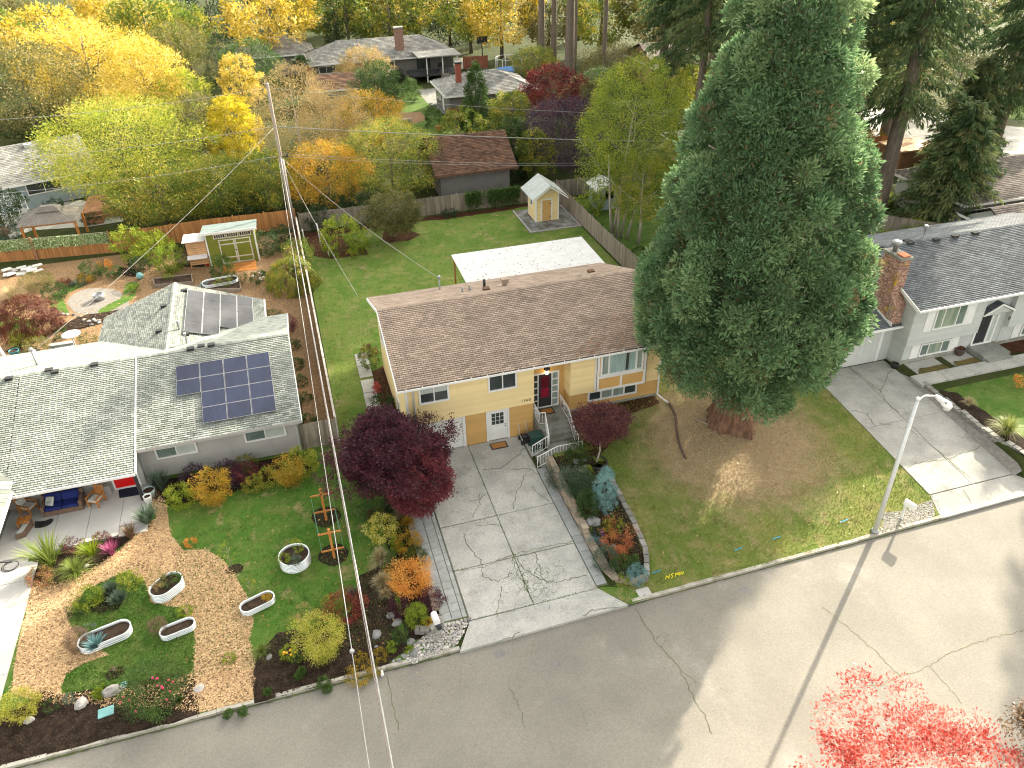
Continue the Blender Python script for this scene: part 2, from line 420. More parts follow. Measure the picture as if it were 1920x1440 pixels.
G_LUSH = groundmat('lush_turf', ((.1, .205, .035), (.15, .25, .052), (.24, .28, .085)), .5, 7)
G_WILD = groundmat('rough_ground', ((.055, .085, .02), (.08, .1, .03), (.11, .105, .045), (.13, .11, .065)), .12, 3)
G_CHIP = chipmat('wood_chip', (.74, .54, .31), (.55, .36, .19), (.24, .145, .075), 14)
G_CHIPB = chipmat('weathered_chip', (.46, .31, .17), (.33, .2, .1), (.17, .1, .055), 16)
G_MULCH = mat('dark_mulch', (.035, .024, .017), (.07, .048, .034), .95, 2.5, 30, .55, tone=.45, bump=.03, spec=.1)
G_BARK = mat('red_mulch', (.085, .036, .02), (.13, .06, .035), .95, 2.5, 30, .5, tone=.4, bump=.03, spec=.1)
G_ASPH = mat('old_asphalt', (.225, .213, .183), (.195, .185, .16), .9, .35, 13, .3, tone=.1, bump=.004, spec=.2, stain=(.3, .29, .26), st=(.55, .8), ssc=.25)
G_CONC = mat('old_concrete', (.44, .435, .4), (.35, .35, .325), .88, .8, 13, .42, tone=.08, rnd=.05, bump=.004, spec=.25, stain=(.29, .285, .26), st=(.52, .72), ssc=.7)
G_CONCR = mat('grey_concrete', (.35, .345, .315), (.28, .277, .255), .88, .8, 13, .36, tone=.08, rnd=.05, bump=.004, spec=.25, stain=(.22, .217, .2), st=(.52, .72), ssc=.7)
G_CONCN = mat('pale_concrete', (.47, .465, .44), (.41, .405, .385), .8, .7, 50, .06, tone=.06, rnd=.03, bump=.001, stain=(.45, .44, .41), st=(.6, .85))
G_CONCD = mat('damp_concrete', (.27, .275, .25), (.2, .205, .185), .85, 1.2, 30, .2, tone=.1, bump=.003, stain=(.14, .14, .11), st=(.5, .7))
G_KERB = mat('kerb_concrete', (.42, .4, .35), (.33, .315, .27), .9, 1.5, 24, .3, tone=.1, rnd=.08, bump=.01, stain=(.2, .19, .13), st=(.5, .7), ssc=1.5)
G_PAVER = mat('grey_paver', (.34, .355, .345), (.29, .305, .3), .85, 3, 40, .15, tone=.1, rnd=.1, bump=.003)
G_WALL = mat('tan_wall_stone', (.34, .28, .21), (.26, .215, .165), .92, 4, 22, .3, tone=.15, rnd=.3, bump=.012)
G_WALLG = mat('grey_wall_stone', (.28, .27, .245), (.2, .195, .18), .92, 4, 22, .3, tone=.15, rnd=.28, bump=.012)
G_CRACK = mat('crack_fill', (.1, .095, .07), (.12, .15, .05), .95, 5, 30, .4, bump=0, spec=.1)
G_ROCK = mat('grey_rock', (.26, .26, .255), (.17, .17, .17), .9, 3, 14, .3, tone=.3, rnd=.2, bump=.02)
G_PEB = mat('river_pebble', (.46, .43, .39), (.25, .245, .24), .8, 9, 20, .2, tone=.4, bump=0)
G_GRAV = mat('fine_gravel', (.36, .34, .31), (.27, .255, .23), .92, 5, 45, .45, tone=.3, bump=.012)
# ---- base sheet of ground
def lines(lo, hi, near0, near1, step, extra=()):
    a = [lo, (lo*2+near0)/3, (lo+2*near0)/3]+list(np.arange(near0, near1+.01, step))+[(near1*2+hi)/3, (near1+2*hi)/3, hi]+list(extra)
    return sorted(set(round(float(v), 3) for v in a))
xs = lines(-700, 900, -34, 70, 2, (11.4, 11.48, 11.56, 11.64, 13.48, 13.55, 13.62, 35.5, 35.6, 35.7, 35.8)); ys = lines(21.98, 1500, 24, 76, 2, (22.6, 32.28, 32.36, 32.44))
V = [(x, 22.0+.013*max(0, min(x, 300)-3) if y == ys[0] else y+(.013*max(0, min(x, 300)-3) if y < 22.7 else 0), H(x, y)-.03) for y in ys for x in xs]; nx = len(xs)
Fq = [(j*nx+i, j*nx+i+1, (j+1)*nx+i+1, (j+1)*nx+i) for j in range(len(ys)-1) for i in range(nx-1)]
me = bpy.data.meshes.new('ground'); me.from_pydata(V, [], Fq); me.materials.append(G_WILD); me.update()
tag(place('ground', me), kind='structure')
# ---- street and kerb
mb = MB(); K = 40
SX = np.linspace(-160, 240, 81)
for i in range(80):
    mb.face([(SX[i], -120, -.13), (SX[i+1], -120, -.13), (SX[i+1], 22.1+.012*max(0, SX[i+1]), -.13), (SX[i], 22.1+.012*max(0, SX[i]), -.13)])
street = tag(mb.build('street', G_ASPH), kind='structure')
def kerb_y(x): return 21.88+.013*max(0, x-3)
mb = MB(); mb.bx(-150, -149.9, 21.9, 21.95, -.3, -.2); kerb = tag(mb.build('kerb', G_KERB), kind='structure')
km = box_mesh('kerb_stone', G_KERB)
def kerbrun(x0, x1, step=2.4, top=.02):
    x = x0
    while x < x1-.05:
        e = min(x1, x+step*random.uniform(.8, 1.2)); a, b = kerb_y(x), kerb_y(e)
        place('kerb_stone', km, kerb, bmat((x+.008, a-.02+random.uniform(-.012, .012), -.3), (e-x-.016, b-a, 0), (0, .17, 0), (0, 0, .3+top+random.uniform(-.012, .012)))); x = e
kerbrun(-15, 3.7); kerbrun(11.9, 29.6); kerbrun(36.4, 60, 4)
mb = MB()
for x in np.arange(-15, 3.7, .25):
    mb.bx(x, x+.25, kerb_y(x)-.07-random.uniform(0, .05), kerb_y(x)-.01, -.128, -.118+random.uniform(0, .006))
for x in np.arange(11.9, 29.5, .25):
    mb.bx(x, x+.25, kerb_y(x)-.06-random.uniform(0, .04), kerb_y(x)-.01, -.128, -.118+random.uniform(0, .006))
mb.build('gutter_dirt', G_CRACK, kerb)
# ---- cracks: thin recessed-looking ribbons of dirt and moss
def crack(pts, wd, parent, z=None, jit=.07, world=False, name='crack', m=None):
    P = [Vector(p) for p in pts] if world else [atg(*p) for p in pts]; Q = []
    for a, b in zip(P[:-1], P[1:]):
        n = max(2, int((b-a).length/.16))
        for k in range(n):
            q = a.lerp(b, k/n); Q.append(Vector((q.x+random.uniform(-jit, jit), q.y+random.uniform(-jit, jit), 0)))
    Q.append(Vector((P[-1].x, P[-1].y, 0))); mb = MB()
    for i in range(len(Q)-1):
        t = (Q[i+1]-Q[i]); 
        if t.length < 1e-4: continue
        s = Vector((-t.y, t.x, 0)).normalized(); w0 = wd*random.uniform(.3, .85)/2; w1 = wd*random.uniform(.3, .85)/2
        zz = [(H(q.x, q.y)+.045 if z is None else z) for q in (Q[i], Q[i+1])]
        a, b, c, e = Q[i]-s*w0, Q[i+1]-s*w1, Q[i+1]+s*w1, Q[i]+s*w0
        mb.face([(a.x, a.y, zz[0]), (b.x, b.y, zz[1]), (c.x, c.y, zz[1]), (e.x, e.y, zz[0])])
    return mb.build(name, m or G_CRACK, parent)
def offs(pts, dz): return pts
ZS = -.124
for pts, wd in (([(727, 1265), (735, 1300), (740, 1330), (748, 1370)], .05), ([(1190, 1138), (1210, 1170), (1235, 1210), (1275, 1255), (1297, 1300), (1320, 1340), (1335, 1375)], .05),
                ([(1275, 1260), (1290, 1265), (1305, 1278), (1293, 1287)], .03), ([(1232, 1195), (1245, 1185), (1252, 1195), (1240, 1215)], .025), ([(955, 1290), (972, 1320), (985, 1365)], .03), ([(1095, 1335), (1102, 1370)], .025),
                ([(1540, 1135), (1600, 1185), (1650, 1230), (1690, 1268)], .04), ([(1690, 1268), (1740, 1250), (1790, 1220), (1850, 1200), (1920, 1180)], .04), ([(1520, 1345), (1590, 1292), (1650, 1285), (1690, 1266)], .03), ([(1745, 1250), (1775, 1285), (1805, 1320)], .03)):
    crack([at(x, y, -.12) for x, y in pts], wd, street, z=ZS, world=True)
G_STAIN = mat('oil_stain', (.16, .155, .15), (.2, .195, .185), .85, 4, 30, .2, bump=0)
for px_, py_, r in ((1042, 1245, .18), (936, 1225, .22), (1395, 1106, .2), (1375, 1125, .08)):
    c = at(px_, py_, -.12); k = [(c.x+math.cos(a)*r*random.uniform(.75, 1.2)*1.3, c.y+math.sin(a)*r*random.uniform(.75, 1.1)) for a in np.linspace(0, 6.28, 15)[:-1]]
    mb = MB(); mb.face([(x, y, ZS-.0015) for x, y in k]); mb.build('oil_stain', G_STAIN, street)
# ---- lawns, beds and paths (each a few millimetres above the one below)
LAWN_R = [(11.62, 22.06), (20, 22.12), (29.3, 22.25), (29.9, 23.2), (29.75, 34.5), (29.4, 46), (19.3, 46), (19.3, 36), (13.58, 36), (13.58, 32.3), (11.62, 32.3)]
drape('front_lawn', LAWN_R, 0, G_LAWN, 1.0)
LAWN_B = [(.45, 38.4), (4.2, 38.4), (4.2, 45), (25.6, 46.5), (25.75, 71.4), (.6, 71.4)]
drape('back_lawn', LAWN_B, .0, G_BACK, 2.0)
LAWN_L = [(-15, 22.0), (3.6, 22.0), (3.6, 31.5), (4.2, 36), (4.2, 38.6), (-1.8, 38.4), (-16, 38.4)]
drape('left_lawn', LAWN_L, -.004, G_LEFT, 3.0)
CHIPS = pxs((62, 1092), (112, 1092), (180, 1062), (222, 1032), (255, 1003), (292, 972), (282, 935), (296, 918), (312, 945), (318, 985), (322, 1005), (345, 1032), (385, 1030), (425, 1055), (447, 1090), (462, 1115), (475, 1165), (468, 1195), (478, 1245), (476, 1312), (372, 1336), (330, 1330), (100, 1320), (20, 1300), (35, 1200))
drape('chip_path', CHIPS, .006, G_CHIP, 2.0, .05)
ISLE = pxs((128, 1165), (160, 1105), (235, 1072), (275, 1090), (283, 1130), (340, 1140), (364, 1172), (366, 1205), (362, 1262), (330, 1270), (290, 1285), (235, 1288), (120, 1302), (114, 1290), (126, 1262), (160, 1243), (205, 1228), (150, 1200))
drape('island_lawn', ISLE, .012, G_LUSH, 2.0, .06)
ISLEBED = pxs((165, 1145), (195, 1110), (225, 1100), (238, 1118), (220, 1143), (185, 1152))
drape('island_bed', ISLEBED, .018, G_MULCH, 2.0, .06)
BEDF = pxs((-30, 1345), (35, 1330), (80, 1295), (115, 1303), (175, 1292), (240, 1283), (325, 1262), (362, 1268), (374, 1341), (300, 1361), (100, 1412), (-60, 1450))
drape('front_bed', BEDF, .018, G_MULCH, 2.0, .06)
BEDK = pxs((478, 1318), (470, 1268), (488, 1218), (522, 1188), (562, 1180), (640, 1168), (664, 1138), (676, 1080), (712, 1062), (738, 1105), (748, 1180), (772, 1212), (718, 1252))
drape('kerb_bed', BEDK, .012, G_MULCH, 2.0, .07)
BEDW = pxs((285, 935), (275, 900), (330, 895), (560, 850), (590, 870), (575, 890), (500, 905), (430, 925), (380, 940), (320, 950))
drape('wall_bed', BEDW, .012, G_MULCH, 2.0, .07)
BEDP = pxs((62, 1100), (58, 1080), (75, 1045), (170, 1030), (225, 1005), (262, 985), (285, 985), (250, 1005), (222, 1030), (180, 1065), (112, 1096))
drape('porch_bed', BEDP, .014, G_MULCH, 2.0, .04)
drape('drive_bed', [(1.6, 23.0), (3.3, 22.6), (3.3, 30), (4.4, 31.3), (4.4, 35.5), (2.4, 35.0), (1.7, 30)], .014, G_MULCH, 2.0, .07)
drape('back_bed', [(.7, 71.5), (25, 71.5), (20.4, 70.6), (14, 70.4), (9, 70.9), (5, 70.2), (.9, 70.4)], .012, G_BARK, 2, .1)
drape('corner_bed', pxs((575, 450), (590, 480), (620, 485), (690, 478), (680, 455), (600, 430)), .014, G_BARK, 2, .1)
drape('tree_ring', pxs((715, 450), (730, 455), (765, 452), (790, 440), (760, 430), (720, 435)), .014, G_BARK, 2, .08)
drape('planting_bed', [(11.6, 32.3), (11.6, 24), (12.3, 23.2), (13.2, 23.3), (13.6, 24.6), (13.8, 26.2), (13.85, 28.4), (13.9, 30), (13.6, 31.4), (12.6, 32.3)], .012, G_MULCH, 1, .03)
drape('house_bed', [(13.7, 35.8), (19.4, 35.8), (19.4, 34.8), (17.5, 34.4), (15.5, 33.9), (14.9, 32.0), (13.9, 31.3), (13.2, 31.8), (13.3, 33.5)], .012, G_BARK, 1, .06)
drape('side_bed', [(3.2, 38.6), (4.2, 38.6), (4.2, 46), (3.3, 45.5)], .014, G_BARK, 2, .05)
drape('garden_chips', [(-34, 44), (-1.5, 44), (-1.5, 38.4), (.3, 38.4), (.3, 72), (-34, 72)], .004, G_CHIPB, 3)
drape('gravel_circle', [tuple(at(185+58*math.cos(a), 567+27*math.sin(a))[:2]) for a in np.linspace(0, 6.28, 30)[:-1]], .012, G_GRAV, 3, .08)
for pts in ([(95, 580), (130, 590), (115, 555), (160, 535), (150, 528), (100, 550)], [(195, 590), (250, 560), (258, 528), (238, 530), (225, 560), (180, 585)], [(0, 620), (20, 640), (60, 625), (95, 640), (60, 600), (0, 590)]):
    drape('garden_grass', pxs(*pts), .02, G_LEFT, 2, .12)
for pts in ([(330, 500), (385, 500), (375, 465), (320, 458)], [(100, 612), (165, 590), (225, 580), (200, 605), (120, 625)], [(10, 660), (60, 675), (90, 660), (40, 640)], [(215, 515), (255, 520), (260, 508), (225, 500)]):
    drape('garden_soil', pxs(*pts), .024, G_MULCH, 2, .12)
drape('neighbour_lawn', [(26.1, 49), (36, 49), (36, 71), (26.1, 71)], .0, G_LUSH, 2)
drape('far_lawn', pxs((733, 158), (790, 160), (812, 190), (835, 225), (850, 255), (800, 262), (745, 245), (725, 205)), .004, G_LUSH, 4)
drape('far_soil', pxs((735, 212), (790, 210), (800, 225), (750, 240)), .012, G_CHIPB, 4, .2)
drape('far_drive', pxs((780, 168), (820, 165), (835, 195), (838, 218), (800, 192)), .012, G_CONCD, 4)
drape('far_path', pxs((850, 108), (880, 108), (885, 130), (850, 128)), .012, G_CONC, 4)
drape('side_street', pxs((1610, 205), (1690, 185), (1800, 226), (1925, 240), (1960, 330), (1905, 312), (1840, 300), (1780, 288), (1650, 276)), .006, G_CONCR, 4)
drape('side_lawn', pxs((1785, 215), (1930, 225), (1930, 180), (1800, 180)), .004, G_LUSH, 4)
drape('upper_lawn', [(36.0, 23.2), (60, 23.2), (60, 30.6), (36.4, 30.6)], .0, G_LUSH, 1)
drape('upper_bed', [(35.85, 23.5), (37.2, 23.5), (36.9, 30), (36.0, 30.6)], .01, G_MULCH, 1, .05)
drape('verge_gravel', pxs((1648, 1000), (1655, 975), (1652, 963), (1690, 958), (1748, 937), (1752, 968)), .012, G_GRAV, 1, .03)
drape('wall_gravel', [(35.2, 23.6), (35.65, 23.6), (35.65, 32), (35.2, 33)], .02, G_GRAV, 1)
drape('moss_verge', pxs((1118, 1103), (1135, 1100), (1195, 1105), (1225, 1118), (1180, 1133)), .014, G_LEFT, 1, .03)
# ---- loose stuff: grass tufts, chips, pebbles
def tufts(name, poly, n, m, h=.06, hf=H, skip=None, tone=(.25, .8)):
    P = sample(poly, n)
    if skip is not None: P = P[~inpoly(P, skip)]
    n = len(P); z = np.array([hf(a, b) for a, b in P]); B = np.stack([P[:, 0], P[:, 1], z-.005], 1)
    D = unit(rvec(n)*.55+np.array([[0, 0, 1.]])); V = leaves(B, D, h*RNG.uniform(.5, 1.4, n), h*.55*RNG.uniform(.5, 1.3, n))
    o = place(name, np_mesh(name, V, 4, RNG.uniform(*tone, n), m)); return tag(o, kind='stuff')
tufts('grass', [p for p in LAWN_R if p[1] < 40]+[], 52000, G_LAWN, .065)
tufts('grass', [(.7, 40), (4, 40), (4, 46), (25, 50), (25.5, 70), (1, 70)], 30000, G_BACK, .07)
tufts('grass', [(-9, 24), (1.6, 23), (3.2, 32), (2, 37), (-8, 36.5)], 26000, G_LEFT, .07)
tufts('grass', ISLE, 9000, G_LUSH, .09)
def flakes(name, poly, n, m, L=.06, asp=.4, z=.012, tone=(.1, .95), skip=None):
    P = sample(poly, n)
    if skip is not None: P = P[~inpoly(P, skip)]
    n = len(P); B = np.stack([P[:, 0], P[:, 1], np.array([H(a, b) for a, b in P])+z+RNG.uniform(0, .03, n)], 1)
    D = unit(rvec(n)*np.array([[1, 1, .35]])); nr = unit(rvec(n)*.4+np.array([[0, 0, 1.]]))
    o = place(name, np_mesh(name, leaves(B, D, L*RNG.uniform(.5, 1.5, n), L*asp*RNG.uniform(.6, 1.4, n), nr), 4, RNG.uniform(*tone, n), m)); return tag(o, kind='stuff')
flakes('wood_chips', CHIPS, 34000, G_CHIP, .1, skip=ISLE)
flakes('wood_chips', [(-1.4, 39), (.2, 39), (.2, 66), (-2.5, 66), (-4, 56)], 9000, G_CHIPB, .09)
flakes('mulch_bits', [(11.7, 32), (11.7, 24), (13.2, 23.4), (13.8, 29.8)], 1800, G_MULCH, .08, .5)
for pl, n in ((BEDF, 5000), (BEDK, 7000), (BEDW, 2500), (ISLEBED, 1000)): flakes('mulch_bits', pl, n, G_MULCH, .09, .5)
flakes('wood_chips', [(-24, 55), (-3, 56), (-3, 65), (-9, 66), (-9, 71), (-24, 71)], 9000, G_CHIPB, .12)
flakes('mulch_bits', [(13.8, 35.6), (19.3, 35.6), (19.3, 34.9), (15.5, 34), (14, 31.6), (13.3, 32)], 2500, G_BARK, .07, .5, .015)
LEAFLIT = leafmat('fallen_leaf', ((.1, .03, .02), (.25, .09, .03), (.4, .22, .06), (.5, .4, .2)), 0)
NEED = leafmat('fallen_needles', ((.16, .09, .05), (.3, .17, .09), (.42, .26, .15)), 0)
a_ = [(22+5.6*math.cos(t)*1.0, 29.9+4.6*math.sin(t)) for t in np.linspace(0, 6.28, 20)[:-1]]
flakes('needle_litter', a_, 9000, NEED, .12, .22, .02)
def litter(name, pts, n, m, z=-.12, L=.05):
    P = sample([at(x, y, z)[:2] for x, y in pts], n); B = np.stack([P[:, 0], P[:, 1], np.full(n, z+.004)], 1)
    o = place(name, np_mesh(name, leaves(B, unit(rvec(n)*np.array([[1, 1, .1]])), L*RNG.uniform(.5, 1.4, n), L*.7, unit(rvec(n)*.3+np.array([[0, 0, 1.]]))), 4, RNG.uniform(0, 1, n), m)); return tag(o, kind='stuff')
litter('fallen_leaves', [(730, 1260), (870, 1230), (930, 1290), (760, 1330)], 90, LEAFLIT)
litter('fallen_leaves', [(870, 1200), (1180, 1145), (1450, 1360), (850, 1360)], 60, LEAFLIT)
flakes('fallen_leaves', [p for p in LAWN_R if p[1] < 40], 500, LEAFLIT, .09, .7, .05, skip=a_)
flakes('fallen_leaves', [(-9, 24), (1.6, 23), (3.2, 32), (2, 37), (-8, 36.5)], 420, LEAFLIT, .09, .7, .05)
flakes('fallen_leaves', [(.7, 46), (25, 52), (25.5, 70), (1, 70)], 500, LEAFLIT, .11, .7, .05)
flakes('fallen_leaves', [(4.5, 28), (7.5, 28.5), (7, 33), (4.5, 33.5)], 110, LEAFLIT, .06, .7, .03, tone=(0, .35))
def pebbles(name, poly, n, m, r=(.04, .08), z=.01):
    mb = MB()
    for x, y in sample(poly, n):
        rr = random.uniform(*r); mb.rock((x, y, H(x, y)+z), rr*random.uniform(.9, 1.3), rr, rr*.6, random.random())
    return tag(mb.build(name, m), kind='stuff')
pebbles('river_pebbles', pxs((772, 1212), (810, 1180), (832, 1168), (878, 1166), (872, 1180), (855, 1212), (775, 1245), (755, 1235)), 950, G_PEB, (.03, .06))
pebbles('gravel', pxs((1648, 1000), (1655, 975), (1652, 963), (1690, 958), (1748, 937), (1752, 968)), 480, G_GRAV, (.03, .055))
# ---- the yellow house's driveway: six slabs, apron, two strips of pavers
drv = tag(MB().bx(4.4, 10.72, 23.1, 35.9, -.2, -.02).build('driveway', G_CONCD), kind='structure')
sm_ = box_mesh('slab', G_CONC)
XJ = [4.48, 7.52, 10.66]; YJ = [23.2, 26.3, 29.4, 35.62]
for i in range(2):
    for j in range(3):
        place('slab', sm_, drv, bmat((XJ[i]+.02, YJ[j]+.02, -.1), (XJ[i+1]-XJ[i]-.04, 0, 0), (0, YJ[j+1]-YJ[j]-.04, 0), (0, 0, .13+random.uniform(-.006, .006))))
ZD = .036
def dcrack(pts, wd=.05): crack([at(x, y, .03) for x, y in pts], wd, drv, z=ZD+random.uniform(0, .004), world=True)
for q in ([(868, 1000), (880, 1030), (902, 1050), (905, 1080)], [(880, 940), (900, 935), (915, 925)], [(900, 925), (900, 945), (885, 970)], [(850, 1072), (900, 1065), (960, 1040), (1000, 1030), (1075, 1015)], [(960, 1033), (985, 1068), (1010, 1085), (1035, 1093)],
          [(905, 880), (940, 878), (975, 850), (985, 840)], [(960, 880), (990, 878), (1010, 890)], [(1000, 912), (1010, 925), (1030, 940)], [(985, 890), (965, 930), (962, 955)], [(930, 1160), (935, 1130), (940, 1100)], [(905, 1080), (935, 1090), (960, 1075)],
          [(960, 1040), (970, 1075), (985, 1100), (1000, 1128)], [(1000, 1030), (1010, 1060), (1018, 1085)], [(1018, 1085), (1040, 1092), (1100, 1080)], [(895, 985), (940, 985)]): dcrack(q)
P0 = [at(965, 1085, 0)]
for k in range(46):      # the crazed patch near the street
    c = Vector((7.9+random.gauss(0, .9), 24.6+random.gauss(0, .65), 0)); a = random.uniform(0, 6.28); L = random.uniform(.2, .5)
    crack([c, c+Vector((math.cos(a)*L, math.sin(a)*L, 0)), c+Vector((math.cos(a+.7)*L*1.6, math.sin(a+.7)*L*1.6, 0))], .018, drv, z=ZD+k*.00005, world=True, jit=.04)
ap = [at(862, 1222, 0), at(1178, 1134, 0), at(1121, 1104, 0), at(881, 1166, 0)]
mb = MB(); mb.prism([(ap[0].x, ap[0].y, .012), (ap[1].x, ap[1].y, .012), (ap[2].x, ap[2].y, .035), (ap[3].x, ap[3].y, .035)], (0, 0, -.18)); mb.build('apron', G_CONC, drv)
for q in ([(1025, 1127), (1030, 1143)], [(1090, 1155), (1110, 1145), (1140, 1140), (1160, 1138)], [(905, 1215), (960, 1195), (975, 1185)]): crack([at(x, y, .03) for x, y in q], .04, drv, z=.031, world=True)
pvm = box_mesh('paver', G_PAVER)
strip = tag(MB().bx(3.2, 4.46, 23.3, 31.4, -.2, -.01).build('paver_strip', G_CRACK), kind='structure')
y = 23.5
while y < 31.2:
    for x0, wd in ((3.27, .46), (3.75, .46), (4.23, .2)):
        if wd > .3 or True: place('paver', pvm, strip, bmat((x0, y, -.05), (wd-.012, 0, 0), (0, .448, 0), (0, 0, .075+random.uniform(-.006, .006))))
    y += .46
strip2 = tag(MB().bx(10.68, 11.24, 23.3, 32.2, -.2, -.01).build('paver_strip', G_CRACK), kind='structure')
y = 23.4
while y < 32.0:
    place('paver', pvm, strip2, bmat((10.7, y, -.05), (.52, 0, 0), (0, .545, 0), (0, 0, .08+random.uniform(-.006, .006)))); y += .56
edge = tag(MB().bx(3.3, 3.35, 23.4, 23.42, -.1, -.02).build('stone_edging', G_PEB), kind='structure')
for k in range(7): 
    mb = MB(); mb.rock((3.35+k*.19, 23.3-.0*k, .03), .11, .1, .06, random.random()); mb.build('stone', G_PEB, edge)
wd_ = [(5.6+random.gauss(0, .03), 23.3+random.random()*12) for k in range(1)]
WP = np.concatenate([np.stack([7.52+RNG.normal(0, .03, 260), RNG.uniform(23.3, 35, 260)], 1), np.stack([RNG.uniform(4.5, 10.6, 160), 26.3+RNG.normal(0, .03, 160)], 1), np.stack([RNG.uniform(4.5, 10.6, 60), 29.4+RNG.normal(0, .03, 60)], 1), np.stack([7.9+RNG.normal(0, .8, 260), 24.6+RNG.normal(0, .6, 260)], 1), np.stack([RNG.uniform(4.5, 10.6, 200), 23.2+RNG.normal(0, .03, 200)], 1)])
nW = len(WP); place('weeds', np_mesh('weeds', leaves(np.concatenate([WP, np.full((nW, 1), .025)], 1), unit(rvec(nW)*.8+np.array([[0, 0, .8]])), .06*RNG.uniform(.5, 1.4, nW), .04), 4, RNG.uniform(.1, .8, nW), G_LEFT), drv)['kind'] = 'stuff'
# ---- path beside the house
path = tag(MB().bx(2.35, 3.2, 38.2, 48.2, -.2, -.03).build('side_path', G_CONCD), kind='structure')
for y0, y1 in ((38.2, 41.0), (41.05, 43.0), (43.05, 44.6), (44.9, 46.4), (46.45, 48.1)):
    place('slab', sm_, path, bmat((2.35+(y0-38)*.015, y0, -.1), (.85, 0, 0), (.02, y1-y0-.02, 0), (0, 0, .14)))
# ---- white house's driveway
drv2 = tag(MB().bx(29.9, 35.1, 24, 24.1, -.3, -.2).build('driveway', G_CONCD), kind='structure')
def sheet(name, q, m, parent, th=.12, up=.035):
    P = [Vector((x, y, H(x, y)+up)) for x, y in q]; mb = MB(); n = 6
    for i in range(n):
        for j in range(n):
            def g(a, b):
                e = P[0].lerp(P[1], a).lerp(P[3].lerp(P[2], a), b); e.z = H(min(max(e.x, 11.7), 35.5), e.y)+up; return e
            mb.face([g(i/n, j/n), g((i+1)/n, j/n), g((i+1)/n, (j+1)/n), g(i/n, (j+1)/n)])
    edge_ = [P[0], P[1], P[2], P[3]]
    for i in range(4):
        a, b = edge_[i], edge_[(i+1) % 4]
        for k in range(n):
            c, e = a.lerp(b, k/n), a.lerp(b, (k+1)/n); 
            for q_ in (c, e): q_.z = H(min(max(q_.x, 11.7), 35.5), q_.y)+up
            mb.face([c-Vector((0, 0, th)), e-Vector((0, 0, th)), e, c])
    return mb.build(name, m, parent)
yb = atg(1700, 787).y
for x0, x1 in ((29.78, 32.5), (32.53, 35.2)):
    for y0, y1 in ((23.75, yb-.02), (yb, 34.6)): sheet('slab', [(x0, y0), (x1, y0), (x1, y1), (x0, y1)], G_CONCR, drv2)
sheet('apron', [(29.2, 22.16), (36.3, 22.27), (35.3, 23.7), (29.8, 23.7)], G_CONCR, drv2, up=.02)
for q in ([(1592, 690), (1650, 735), (1665, 760), (1685, 775)], [(1670, 695), (1655, 725), (1648, 738)], [(1590, 770), (1625, 775), (1640, 800)], [(1645, 795), (1670, 797)], [(1695, 800), (1758, 845), (1790, 875), (1835, 908)], [(1700, 880), (1720, 870), (1780, 860), (1840, 838)], [(1805, 920), (1822, 945)]): crack(q, .05, drv2)
# ---- left house's driveway and porch
drv3 = tag(MB().bx(-30, -15.1, 21.9, 33.5, -.25, -.04).build('driveway', G_CONCN), kind='structure')
sc_ = box_mesh('slab', G_CONCN)
yj = [21.95, at(10, 1265).y, at(25, 1172).y, at(30, 1093).y, 33.4]
for j in range(4):
    place('slab', sc_, drv3, bmat((-30, yj[j]+.012, -.1), (14.95, 0, 0), (0, yj[j+1]-yj[j]-.024, 0), (0, 0, .14)))
# ================================================================== BUILDINGS
WHITE = mat('white_paint', (.78, .78, .76), (.72, .72, .7), .5, 2, 30, .04, tone=.04, bump=0, spec=.4)
GLASS = mat('window_glass', (.035, .045, .045), (.05, .06, .058), .06, .8, 3, .1, tone=0, bump=0, spec=.7)
GLASSL = mat('curtained_glass', (.2, .26, .23), (.3, .35, .31), .1, 1.2, 4, .1, tone=0, bump=0, spec=.6, stretch=(3, 3, .3))
BLIND = mat('pale_blind', (.46, .5, .47), (.42, .46, .43), .35, 3, 20, .05, tone=0, bump=0, spec=.5)
CURT = mat('aqua_curtain', (.36, .48, .46), (.24, .34, .33), .5, 3.5, 6, .15, tone=.1, bump=0, spec=.4, stretch=(2.2, 2.2, .15))
YEL = mat('yellow_siding', (.8, .635, .33), (.77, .605, .31), .6, 1, 30, .05, tone=.05, rnd=.06, bump=.001, spec=.3)
ORA = mat('orange_siding', (.6, .365, .13), (.56, .34, .12), .6, 1, 30, .05, tone=.05, rnd=.06, bump=.001, spec=.3)
GAPVENT = mat('gap_shade_and_vent', (.06, .06, .058), None, .95, 3, 20, .1, bump=0, spec=.1)  # deck kept dark as painted shadow lines between shingles; vents share it
SH_BRN = mat('brown_shingle', (.335, .265, .21), (.27, .213, .17), .92, .9, 60, .25, tone=.2, rnd=.15, bump=.006, spec=.15, stain=(.15, .12, .09), st=(.56, .78), ssc=.5)
SH_GRN = mat('pale_green_shingle', (.275, .295, .262), (.23, .252, .228), .92, 1, 60, .22, tone=.28, rnd=.22, bump=.006, spec=.15)
SH_GRY = mat('slate_shingle', (.13, .145, .155), (.1, .112, .122), .92, 1.2, 60, .22, tone=.26, rnd=.2, bump=.006, spec=.15)
SH_FAR = mat('grey_shingle', (.27, .27, .25), (.2, .2, .185), .92, .8, 40, .25, tone=.28, bump=.006, spec=.15)
SH_RED = mat('russet_shingle', (.15, .085, .055), (.11, .065, .045), .92, .9, 40, .25, tone=.4, bump=.006, spec=.15)
GREY = mat('grey_siding', (.40, .385, .365), (.36, .35, .335), .7, .8, 30, .05, tone=.05, rnd=.05, bump=.001)
PALE = mat('pale_grey_siding', (.50, .52, .50), (.46, .48, .465), .7, .8, 30, .05, tone=.05, rnd=.04, bump=.001)
TAUPE = mat('taupe_siding', (.19, .18, .17), (.16, .155, .15), .75, 1, 30, .08, tone=.1, bump=0)
